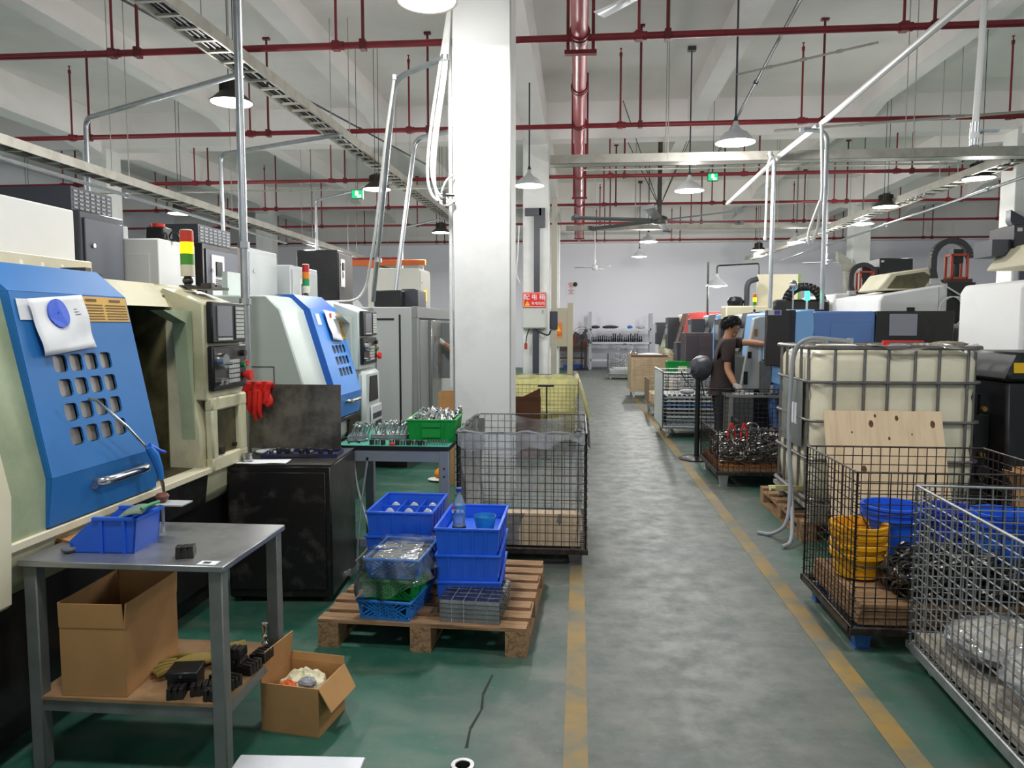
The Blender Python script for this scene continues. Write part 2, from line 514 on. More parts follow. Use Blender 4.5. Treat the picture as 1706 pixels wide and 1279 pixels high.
# walls; window openings added behind the viewer let sky light in
def wall(name, label, bx):
    w = M(); w.box(*bx)
    o = w.obj(name, WALL); return tag(o, label, 'wall', kind='structure')
wb = wall('wall_back', 'pale blue white end wall of the hall', (XL, XR, YF, YF+0.2, 0, ZC))
b = M(); b.box(XL, XR, YF-0.25, YF, 4.45, ZC); b.obj('wall_beam', BEAM, wb)
wall('wall_left', 'white side wall of the hall behind the machine rows', (XL-0.2, XL, YN, YF, 0, ZC))
wall('wall_right', 'white side wall of the hall at the window side', (XR, XR+0.2, YN, YF, 0, ZC))
w = M(); w.box(XL, XR, YN-0.2, YN, 0, 0.9); w.box(XL, XR, YN-0.2, YN, 4.9, ZC)
xs = [XL + (XR-XL)*i/6 for i in range(7)]
for x in xs: w.box(x-0.5, x+0.5, YN-0.2, YN, 0.9, 4.9)
tag(w.obj('wall_front', WALL), 'unseen near wall of the hall with added window openings', 'wall', kind='structure')
# ================================================================== OVERHEAD: pipes, trays, conduits, lamps, fans
ORD = ['nearest', 'second', 'third', 'fourth', 'fifth', 'farthest']
PIPEY = [7.70, 11.02, 14.69, 18.09, 21.37, 25.75]
RODX = [-10.2, -7.4, -4.6, -2.2, 0.85, 3.35, 6.1, 8.6, 11.4]
rodL = M(); rodL.cyl((0,0,0), (0,0,1.36), 0.017, n=8); rodL.box(-0.05,0.05,-0.03,0.03,1.34,1.37); rodL.box(-0.03,0.03,-0.045,0.045,-0.05,0.05)
rodL = rodL.mesh('hanger_rod', REDDK)
spr = M(); spr.cyl((0,0,0), (0,0,0.95), 0.014, n=8); spr.cyl((0,0,0.95),(0,0,1.0),0.022,n=8); spr.cyl((0,0,1.0),(0,0,1.05),0.008,n=6); spr.cyl((0,0,1.05),(0,0,1.058),0.02,n=8); spr.box(-0.035,0.035,-0.04,0.04,-0.045,0.045)
spr = spr.mesh('sprinkler_riser', REDP)
for k, Y in enumerate(PIPEY):
    t = thing('sprinkler_pipe', 'red sprinkler pipe crossing under the ceiling, %s of six' % (ORD[k] if k in (0, 5) else ORD[k] + ' from the viewer'), 'pipe', (0, Y, 4.38), 0, 'red cross pipes')
    p = M()
    rr = 0.034 if k < 3 else 0.03
    p.cyl((-14.5, 0, 0), (14, 0, 0), rr, n=12)
    for x in RODX:
        p.cyl((x-0.33, 0, 0), (x-0.2, 0, 0), rr*1.25, n=12)
    p.obj('pipe', REDP, t)
    for x in RODX:
        link('hanger', rodL, t, (x, 0, 0))
        link('sprinkler', spr, t, (x-0.28, 0, 0))
# the main along the aisle
t = thing('fire_main', 'thick red fire main running along the aisle under the ceiling', 'pipe', (0, 0, 4.42))
p = M(); p.cyl((-0.01, -5, 0), (-0.01, 25.6, 0), 0.083, n=20)
p.obj('pipe', mat('red_main', '#a8434a', 0.38, var=0.4, vcol='#8d2c34', scale=2), t)
for y in PIPEY[:5] + [9.4, 4.4]:
    c = M(); c.cyl((-0.01, y-0.09, 0), (-0.01, y+0.09, 0), 0.098, n=20); c.cyl((-0.01, y-0.03, 0), (-0.01, y+0.03, 0), 0.106, n=20)
    c.obj('coupling', REDP, t)
for y in (7.75, 12.9, 16.4, 20.5, 24.0, 4.6):
    h = M()
    for sx in (-1, 1): h.box(sx*0.125-0.016, sx*0.125+0.016, y-0.02, y+0.02, -0.15, 1.3)
    h.box(-0.16, 0.16, y-0.035, y+0.035, -0.185, -0.145)
    h.obj('hanger_bracket', REDP, t)

# cable trays: two side rails and rungs
def tray(name, label, p0, p1, w, h=0.1, rung=0.28, m=GALVD, covered=False, dark=True):
    p0 = Vector(p0); p1 = Vector(p1); L = (p1-p0).length
    t = thing(name, label, 'cable tray', p0, 0, 'ceiling cable trays')
    t.rotation_euler = (0, 0, math.atan2(p1.y-p0.y, p1.x-p0.x))
    for s in (-1, 1):
        r = M(); r.box(0, L, s*w/2-0.004, s*w/2+0.004, 0, h); r.box(0, L, s*w/2-(0.02 if s > 0 else 0), s*w/2+(0.02 if s < 0 else 0), 0, 0.004)
        r.obj('side_rail', m, t)
    if covered:
        r = M(); r.box(0, L, -w/2, w/2, 0.0, 0.006); r.obj('bottom_plate', m, t)
    rg = M(); rg.box(-0.02, 0.02, -w/2, w/2, 0.005, 0.025); rg = rg.mesh('rung', m)
    n = int(L/rung)
    for i in range(n): link('rung', rg, t, (rung*(i+0.5), 0, 0))
    cb = M()
    for k in range(4): cb.tube([(x, -w/2+w*(k+1)/5+0.01*math.sin(x*2+k), 0.035+0.006*(k % 2)) for x in [L*i/24 for i in range(25)]], 0.013, 6)
    cb.obj('cables', BLACK, t)
    hg = M(); hg.cyl((0, 0, 0), (0, 0, 5.74-p0.z), 0.006, n=6); hg = hg.mesh('drop_rod', GALVD)
    for i in range(max(2, int(L/3))):
        x = L*(i+0.5)/max(2, int(L/3))
        for s in (-1, 1): link('drop_rod', hg, t, (x, s*w/2, 0))
    return t
tray('cable_tray', 'long grey ladder cable tray slanting over the blue door lathes', (-3.42, 5.2, 4.1), (-3.05, 22.5, 4.1), 0.26, 0.11)
tray('cable_tray', 'grey cable tray over the second machine row by the far columns', (-5.6, 4.0, 3.28), (-5.85, 24.0, 3.28), 0.22, 0.1)
tray('cable_tray', 'grey cable tray running lengthwise over the white machining centres', (5.55, 10.2, 3.62), (5.45, 25.0, 3.62), 0.26, 0.11)
tray('cable_tray', 'pale cable tray crossing the aisle beyond the white pendant lamps', (-0.38, 10.0, 3.62), (5.6, 10.0, 3.62), 0.24, 0.11, covered=True)
tray('cable_tray', 'pale cable tray crossing high at the top edge over the thick steel pipe', (-3.4, 5.6, 4.1), (-1.0, 5.6, 4.1), 0.22, 0.1)
tray('cable_tray', 'far cable tray crossing the aisle beneath the big ceiling fan', (-0.3, 17.6, 3.72), (6.0, 17.6, 3.72), 0.2, 0.1, covered=True)

def pipe(name, label, pts, r, m=GALV, cat='conduit', bendr=0.12, n=10, group=None, clips=()):
    base = Vector(pts[-1])
    t = thing(name, label, cat, base, 0, group)
    p = M(); p.tube([q-base for q in bend(pts, bendr)], r, n); p.obj('tube', m, t)
    for q in ([pts[0]] + list(clips)):
        c = M(); q = Vector(q)-base; c.cyl(q-Vector((0,0,0.02)), q+Vector((0,0,0.02)), r*1.5, n=10); c.obj('coupling', m, t)
    return t
pipe('steel_pipe', 'thick polished steel pipe rising beside the red glove to the ceiling', [(-2.145, 4.70, 5.7), (-2.145, 4.70, 0.0)], 0.026, GALV, 'pipe', clips=[(-2.145, 4.70, 2.06), (-2.145, 4.70, 1.70)], n=16)
pipe('conduit', 'bent steel conduit dropping behind the near white machine cover', [(-3.3, 7.25, 3.98), (-5.75, 8.5, 3.95), (-5.75, 8.5, 2.05)], 0.028, group='bent steel conduits')
pipe('conduit', 'bent steel conduit dropping to the dark cabinet with white vent panel', [(-3.1, 9.75, 4.02), (-5.05, 10.4, 3.95), (-5.05, 10.45, 0.0)], 0.028, group='bent steel conduits')
pipe('conduit', 'bent steel conduit dropping near the orange hoist beam', [(-3.3, 13.1, 4.02), (-5.1, 14.4, 3.95), (-5.1, 14.4, 0.0)], 0.028, group='bent steel conduits')
pipe('conduit', 'bent steel conduit dropping in front of the far end wall', [(-3.2, 17.6, 4.02), (-4.3, 18.2, 3.9), (-4.3, 18.2, 0.0)], 0.028, group='bent steel conduits')
pipe('conduit', 'slim grey conduit bending down before the end wall near the white column', [(-1.05, 21.0, 3.95), (-3.6, 21.5, 3.9), (-3.6, 21.5, 0.0)], 0.022, group='bent steel conduits')
pipe('air_pipe', 'slanted steel air pipe left of the white hoses, taller of two', [(-1.13, 6.4, 3.78), (-1.62, 6.65, 3.7), (-2.15, 7.75, 1.80)], 0.024, group='slanted air pipes', clips=[(-2.02, 7.5, 2.2)])
pipe('air_pipe', 'slanted steel air pipe next to the white hoses, shorter of two', [(-1.2, 8.5, 3.75), (-1.90, 8.75, 3.7), (-2.12, 8.5, 1.74)], 0.026, group='slanted air pipes')
pipe('air_hose', 'thin white hose strapped along the taller slanted air pipe', [(-1.60, 6.55, 3.68), (-1.75, 6.8, 3.2), (-2.0, 7.3, 2.4), (-2.2, 7.7, 1.95), (-2.3, 7.7, 1.80), (-2.75, 7.5, 1.78)], 0.012, HOSE, 'hose')
# white hoses hung on the column
hz = thing('hose_bundle', 'white air hoses looping down the side of the big column', 'hose', (-1.1, 6.42, 2.6))
for k, (dx, dz) in enumerate(((0, 0), (0.035, 0.05), (0.06, -0.04))):
    h = M()
    pts = [(0.03-0.01*k, 0, 2.2), (0.02, 0, 1.7), (-0.08+dx, 0, 1.1), (-0.17+dx, 0, 0.55), (-0.2+dx, 0, 0.2+dz), (-0.15+dx, 0, 0.02+dz), (-0.02, 0, -0.02+dz*0.5), (0.045, 0, 0.0)]
    h.tube(bend(pts, 0.2, 4), 0.013, 8); h.obj('hose', HOSE, hz)
h = M(); h.tube(bend([(0.04, 0, 0.22), (-0.03, 0, 0.18), (-0.08, 0, 0.06), (-0.02, 0, 0.02)], 0.08), 0.01, 8); h.obj('hose', HOSE, hz)
h = M()
for z in (0.0, 0.06): h.cyl((-0.1, 0.0, z), (0.04, 0.0, z-0.01), 0.013, n=8); h.box(-0.06, -0.03, -0.02, 0.02, z-0.02, z+0.025)
h.obj('valve', STEELD, hz)
# white riser conduits on the column side
pipe('riser_conduit', 'white conduit fixed to the far side of the big column', [(-1.115, 6.55, 5.05), (-1.115, 6.55, 1.0)], 0.016, HOSE, 'conduit')
# pipes over the right-hand row
pipe('air_main', 'white air pipe running lengthwise over the pale liquid tank', [(2.66, 3.0, 3.8), (2.68, 8.6, 3.78), (2.42, 9.6, 3.6), (2.5, 12.2, 3.62), (2.5, 13.2, 3.6)], 0.032, HOSE, 'pipe', 0.4)
pipe('air_drop', 'steel drop pipe falling behind the blue lathe, with hose loop', [(2.45, 8.75, 3.7), (2.69, 8.65, 3.66), (2.69, 8.65, 1.72)], 0.024, group='steel drop pipes')
pipe('air_drop', 'steel drop pipe falling behind the black machine panel', [(2.30, 9.55, 3.62), (2.34, 9.5, 3.55), (2.34, 9.5, 1.75)], 0.026, group='steel drop pipes')
pipe('hose_loop', 'pale hose loop hanging on the steel drop pipe', [(2.62, 8.62, 3.7), (2.64, 8.6, 3.0), (2.60, 8.6, 2.55), (2.52, 8.6, 2.40), (2.50, 8.6, 2.55), (2.62, 8.6, 2.9)], 0.016, HOSE, 'hose', 0.1)
pipe('hanging_hose', 'thin pale hose hanging straight down beside the drop pipe', [(2.42, 9.6, 3.6), (2.22, 9.3, 3.5), (2.21, 9.3, 2.55)], 0.014, HOSE, 'hose', clips=[(2.21, 9.3, 2.58)])
pipe('valve_drop', 'white pipe hanging from the ceiling with a ball valve at its end', [(2.52, 5.0, 5.7), (2.44, 5.0, 2.68)], 0.019, HOSE, 'pipe', clips=[(2.44, 5.0, 2.72)])
v = M(); v.cyl((0,0,-0.02),(0,0,0.12),0.026,n=12); v.box(0.0,0.14,-0.01,0.01,0.06,0.075); v.cyl((0,0,0.05),(0.05,0,0.065),0.012,n=8)
v.obj('ball_valve', GALV, bpy.data.objects['valve_drop'])
def strut(name, label, a, b, r, m=GALVD):
    a = Vector(a); b = Vector(b)
    t = thing(name, label, 'conduit', a); p = M(); p.cyl((0,0,0), b-a, r, n=8); p.obj('tube', m, t)
    for f in (0.25, 0.5, 0.75):
        c = M(); q = (b-a)*f; c.cyl(q-(b-a).normalized()*0.03, q+(b-a).normalized()*0.03, r*1.6, n=8); c.obj('clip', m, t)
strut('lamp_conduit', 'dark conduit running lengthwise past the nearest hanging lamp', (1.9, 5.0, 4.6), (2.3, 14.0, 4.3), 0.018, DKGRY)
strut('lamp_conduit', 'thin conduit crossing from the lamp hanger at the pendant lamps', (1.75, 8.86, 4.35), (2.95, 8.0, 4.35), 0.012, GALVD)
strut('lamp_conduit', 'dark conduit slanting lengthwise over the left machine row', (-5.4, 5.0, 5.0), (-2.9, 14.5, 4.6), 0.014, DKGRY)
strut('lamp_conduit', 'thin pale conduit crossing behind the steel tray on the left', (-9.0, 13.0, 3.9), (-1.1, 13.0, 3.9), 0.014)
strut('lamp_conduit', 'thin pale conduit crossing above the crossing tray on the right', (0.0, 13.2, 4.2), (8.0, 13.2, 4.2), 0.016)
strut('lamp_conduit', 'grey conduit crossing high before the right column row', (2.6, 10.6, 4.15), (7.0, 10.2, 4.3), 0.018)
strut('lamp_conduit', 'silver pipe running lengthwise beside the lower left tray', (-5.3, 3.5, 3.1), (-5.55, 14.0, 3.1), 0.022, GALV)
strut('lamp_conduit', 'steel conduit running lengthwise beside the right lengthwise tray', (5.2, 7.0, 3.3), (5.2, 20.0, 3.2), 0.02, GALV)

# lamps ---------------------------------------------------------------
GLOW = mat('lamp_lens', '#ffffff', 0.5, emit='#fbfdff', estr=14.0)
ENAM = mat('lamp_enamel', '#d8dadd', 0.35)
FINS = mat('lamp_fins', '#4b4540', 0.45, 0.4)
def lamp_mesh_high():
    sh = M(); sh.lathe([(0.05,0.21),(0.09,0.2),(0.10,0.10),(0.11,0.09),(0.215,0.0),(0.225,0.0),(0.225,0.008),(0.12,0.1),(0.105,0.12),(0.1,0.215),(0.05,0.22)], 24)
    fn = M()
    for i in range(20):
        a = 2*math.pi*i/20; fn.cbox((0.105*math.cos(a), 0.105*math.sin(a), 0.155), (0.03, 0.006, 0.1), (0,0,a))
    ln_ = M(); ln_.lathe([(0.0,0.012),(0.205,0.008),(0.205,0.004),(0.0,0.003)], 24)
    return sh.mesh('shade', FINS), fn.mesh('fins', FINS), ln_.mesh('lens', GLOW)
def lamp_mesh_pend():
    sh = M(); sh.lathe([(0.03,0.2),(0.05,0.17),(0.07,0.14),(0.13,0.11),(0.215,0.01),(0.22,0.0),(0.212,0.004),(0.125,0.10),(0.06,0.135),(0.03,0.16)], 24)
    cp = M(); cp.lathe([(0.0,0.26),(0.02,0.255),(0.035,0.2),(0.035,0.18),(0.0,0.18)], 14)
    ln_ = M(); ln_.lathe([(0.0,-0.03),(0.08,-0.02),(0.13,0.012),(0.13,0.03),(0.0,0.04)], 20)
    return sh.mesh('shade', ENAM), cp.mesh('cap', ENAM), ln_.mesh('lens', GLOW)
HI, PE = lamp_mesh_high(), lamp_mesh_pend()
def lamp(x, y, z, kind, label, power=1.0, col=(1.0, 0.985, 0.96), rod=True):
    t = thing('high_bay_lamp' if kind == 'hi' else 'pendant_lamp', label, 'lamp', (x, y, z), 0, 'ceiling lamps')
    a, b, c = HI if kind == 'hi' else PE
    link('shade', a, t); link('fins' if kind == 'hi' else 'cap', b, t); link('lens', c, t)
    r = M()
    if kind == 'hi':
        for s in (-0.03, 0.03): r.cyl((s, 0, 0.2), (s, 0, 5.74-z), 0.005, n=6)
        r.box(-0.05, 0.05, -0.02, 0.02, 0.2, 0.24)
    else:
        r.cyl((0, 0, 0.24), (0, 0, 5.74-z), 0.011, n=8); r.lathe([(0,0.3),(0.015,0.29),(0.03,0.24),(0,0.235)], 8)
        r.box(-0.06, 0.06, -0.05, 0.05, 5.68-z, 5.74-z)
    r.obj('hanger', DKGRY, t)
    e = LAMP_W*power*(1.7 if y > 14 else 1.0)
    if kind == 'hi':                       # flat lens: light only downwards
        ld = bpy.data.lights.new('lamp_light', 'AREA'); ld.shape = 'DISK'; ld.size = 0.40; ld.energy = e*0.48; dz = -0.004
    else:                                  # bare bulb below an open shade
        ld = bpy.data.lights.new('lamp_light', 'POINT'); ld.energy = e*0.8; ld.shadow_soft_size = 0.1; dz = -0.10
    ld.color = col
    lo = bpy.data.objects.new('lamp_light', ld); COL.objects.link(lo); lo.parent = t; lo.location = (0, 0, dz)
    if kind == 'hi' and y < 14:            # added point light below the lens, lifts the ceiling
        l2 = bpy.data.lights.new('lamp_fill_light', 'POINT'); l2.energy = e*0.28; l2.shadow_soft_size = 0.18; l2.color = col
        lo = bpy.data.objects.new('lamp_fill_light', l2); COL.objects.link(lo); lo.parent = t; lo.location = (0, 0, -0.2)
    return t
lamp(-3.63, 7.76, 3.86, 'hi', 'finned high bay lamp under the tray, half behind the thick steel pipe')
lamp(-1.12, 5.60, 3.90, 'hi', 'high bay lamp at the top edge beside the big column')
lamp(1.75, 8.86, 3.60, 'pd', 'white enamel pendant lamp over the worker, nearest of the aisle lamps', 1.1)
lamp(1.68, 11.92, 3.60, 'pd', 'white enamel pendant lamp right of the red main, second along the aisle', 1.1)
lamp(1.71, 19.05, 3.60, 'pd', 'small pendant lamp below the big fan blades, upper of two')
lamp(1.77, 22.6, 3.55, 'pd', 'small pendant lamp before the end wall, lower of two')
lamp(5.33, 13.84, 3.60, 'hi', 'high bay lamp under the right lengthwise tray, farther one', 1.0)
lamp(5.60, 11.3, 3.60, 'hi', 'high bay lamp by the right edge near the tray corner', 1.0)
lamp(-3.10, 11.5, 3.62, 'hi', 'dark high bay lamp beside the green exit sign')
lamp(-3.08, 16.8, 3.60, 'hi', 'high bay lamp just left of the big column, far down the row')
lamp(-0.75, 11.4, 3.62, 'pd', 'pendant lamp peeping out behind the big column', 0.9)
lamp(-8.3, 9.6, 3.45, 'pd', 'bright lamp at the far left over the second machine row', 1.0)
lamp(-7.2, 13.2, 3.55, 'hi', 'bright lamp left of the orange topped signal tower', 0.9)
lamp(-6.3, 17.5, 3.3, 'pd', 'pendant lamp above the orange hoist beam', 0.9)
lamp(5.9, 16.5, 3.65, 'pd', 'pendant lamp above the black arched cable chain', 0.9)
lamp(5.4, 19.5, 3.6, 'pd', 'long pale lamp at the end of the right tray', 0.8)
for x, y, pw, lb in ((-1.1, 1.5, 0.6, 'added high bay lamp over the near pallet bay'), (1.7, 2.6, 0.55, 'added high bay lamp over the near aisle'), (5.4, 3.0, 0.6, 'added high bay lamp over the bright wire cage'), (-8.0, 4.0, 0.9, 'added high bay lamp over the second left row, near end'), (9.5, 8.0, 0.9, 'added high bay lamp by the window side wall'), (9.5, 15.0, 0.9, 'high bay lamp by the window side wall, farther, added'), (-11.5, 15.0, 0.9, 'added high bay lamp beyond the left columns'), (-3.1, 22.0, 0.9, 'added high bay lamp hidden behind the big column, far end'), (5.4, 23.5, 0.9, 'added high bay lamp at the far end of the right tray')):  # unseen lamps added for more light, continuing the lamp rows
    lamp(x, y, 3.8, 'hi', lb, pw)


# work lamp on an arm at the far right row
t = thing('work_lamp', 'white dome work lamp hung on a bent steel arm behind the worker', 'lamp', (2.85, 16.0, 2.35))
link('shade', PE[0], t); link('cap', PE[1], t); link('lens', PE[2], t)
a = M(); a.tube(bend([(0,0,0.25),(0,0,0.42),(0.85,0,0.46),(0.85,0.0,-2.35)],0.05),0.016,8); a.obj('arm', STEELD, t)
a = M(); a.tube(bend([(-0.18,0,0.5),(-0.18,0,-0.6),(0.35,0,-0.62),(0.35,0.5,-0.62)],0.08),0.02,8); a.obj('bent_arm', STEELD, t)
ld = bpy.data.lights.new('lamp_light', 'POINT'); ld.energy = 18; ld.shadow_soft_size = 0.1
lo = bpy.data.objects.new('lamp_light', ld); COL.objects.link(lo); lo.parent = t; lo.location = (0,0,-0.12)

# exit signs
for (x, y, z, lb) in ((-3.35, 11.3, 3.52, 'small green exit sign hanging left of the dark high bay lamp'), (2.3, 13.5, 4.1, 'small green exit sign hanging right of the second pendant lamp')):
    t = thing('exit_sign', lb, 'sign', (x, y, z))
    s = M(); s.box(-0.09, 0.09, -0.012, 0.012, -0.07, 0.07); s.obj('case', BLACK, t)
    s = M(); s.box(-0.082, 0.082, -0.016, -0.0125, -0.06, 0.06); s.obj('face', mat('exit_green', '#0c8a4c', 0.4, emit='#18c878', estr=0.8), t)
    s = M(); s.box(0.0, 0.06, -0.018, -0.0165, -0.05, -0.01); s.box(-0.03, 0.02, -0.018, -0.0165, -0.02, 0.04); s.sph((-0.01, -0.017, 0.045), (0.012, 0.002, 0.012), 8, 6); s.obj('running_figure', mat('exit_white', '#e8fff2', 0.5, emit='#dfffee', estr=1.0), t)
    s = M(); s.cyl((0,0,0.07),(0,0,5.74-z),0.005,n=6); s.obj('hanger', DKGRY, t)

# big slow ceiling fan and small ceiling fans
FANM = mat('fan_grey', '#6c6f72', 0.45, 0.3)
t = thing('big_ceiling_fan', 'large grey six bladed industrial ceiling fan over the aisle', 'fan', (1.57, 15.2, 3.6))
h = M(); h.lathe([(0,-0.07),(0.15,-0.06),(0.17,0.0),(0.16,0.06),(0.06,0.1),(0,0.1)],20); h.obj('hub', STEELD, t)
h = M(); h.cyl((0,0,0.1),(0,0,2.13),0.045,n=10)
for a in range(4):
    an = R(45+90*a); h.cyl((0,0,0.25),(1.1*math.cos(an),1.1*math.sin(an),2.1),0.008,n=5)
h.obj('mast', STEELD, t)
for k in range(6):
    b = M(); b.box(0.15, 1.75, -0.085, 0.085, -0.012, 0.012); b.box(1.7, 1.78, -0.1, 0.1, -0.03, 0.04)
    b.obj('blade', FANM, t, rot=(R(8), 0, R(18+60*k)))
def small_fan(x, y, z, label, a0, L=0.6, hub=0.09):
    t = thing('ceiling_fan', label, 'fan', (x, y, z), 0, 'white three bladed ceiling fans')
    h = M(); h.lathe([(0,-0.08),(hub*0.7,-0.07),(hub,-0.02),(hub*0.8,0.05),(0.02,0.08),(0,0.08)],16); h.obj('motor', ENAM, t)
    h = M(); h.cyl((0,0,0.08),(0,0,5.74-z),0.013,n=8); h.lathe([(0.0,0.22),(0.05,0.21),(0.02,0.1),(0,0.1)],10); h.obj('rod', ENAM, t)
    for k in range(3):
        b = M(); b.add([(0.08,-0.025,0),(L,-0.065,0.0),(L,0.065,0.0),(0.08,0.03,0)], [(0,1,2,3)])
        b.obj('blade', ENAM, t, solid=0.006, rot=(R(10), 0, R(a0+120*k)))
small_fan(0.66, 6.35, 4.28, 'white ceiling fan cut by the top edge near the red main', 12, 0.75, 0.12)
small_fan(6.3, 20.0, 3.15, 'white ceiling fan hanging over the far black boxes', 20)
small_fan(0.45, 22.0, 3.2, 'white ceiling fan in front of the end wall above the metal rack', 70)
# ================================================================== MACHINES
# local frame of a machine: x along its length, y from the front into its depth, z up
def holed_panel(m, us, ws, holes, fn, chamf=0.22):
    """flat panel over grid lines us x ws with holes (i,j) left open, their corners cut; fn maps (u,w) to a point"""
    for i in range(len(us)-1):
        for j in range(len(ws)-1):
            u0, u1, w0, w1 = us[i], us[i+1], ws[j], ws[j+1]
            if (i, j) not in holes:
                m.add([fn(u0,w0), fn(u1,w0), fn(u1,w1), fn(u0,w1)], [(0,1,2,3)])
            else:
                a = (u1-u0)*chamf; b = (w1-w0)*chamf
                for (cu, cw, su, sw) in ((u0,w0,1,1),(u1,w0,-1,1),(u1,w1,-1,-1),(u0,w1,1,-1)):
                    m.add([fn(cu,cw), fn(cu+su*a,cw), fn(cu+su*a*0.3,cw+sw*b*0.3), fn(cu,cw+sw*b)], [(0,1,2,3)])

def tower_lamp(parent, x, y, z, h, cols, lit, r=0.03):
    b = M(); b.cyl((x,y,z), (x,y,z+h*0.2), r*0.55, n=12); b.cyl((x,y,z),(x,y,z+0.012),r*1.3,n=14); b.sph((x,y,z+h*0.12),(r*0.8,r*0.8,r*0.7)); b.obj('tower_base', STEELD, parent)
    b = M(); b.cyl((x,y,z+h*0.2), (x,y,z+h*0.40), r, n=16); b.obj('tower_body', CREAML, parent)
    for k, c in enumerate(cols):
        s = M(); z0 = z+h*(0.40+0.2*k); s.cyl((x,y,z0), (x,y,z0+h*0.195), r, n=16)
        mm = mat('signal_%s_%d' % (c[1:], int(k == lit)), c, 0.3, emit=c if k == lit else None, estr=3.0)
        s.obj('signal_segment', mm, parent)
    b = M(); b.lathe([(r,z+h),(r*0.8,z+h+0.006),(0,z+h+0.008)],16,(x,y,0)); b.obj('tower_cap', CREAML, parent)

def keypad(parent, x0, x1, z0, z1, y, nx, ny, m, name='keypad_keys'):
    k = M(); dx = (x1-x0)/nx; dz = (z1-z0)/ny
    for i in range(nx):
        for j in range(ny): k.box(x0+dx*(i+0.12), x0+dx*(i+0.88), y-0.006, y, z0+dz*(j+0.12), z0+dz*(j+0.88))
    o = k.obj(name, m, parent); o['kind'] = 'stuff'; return o

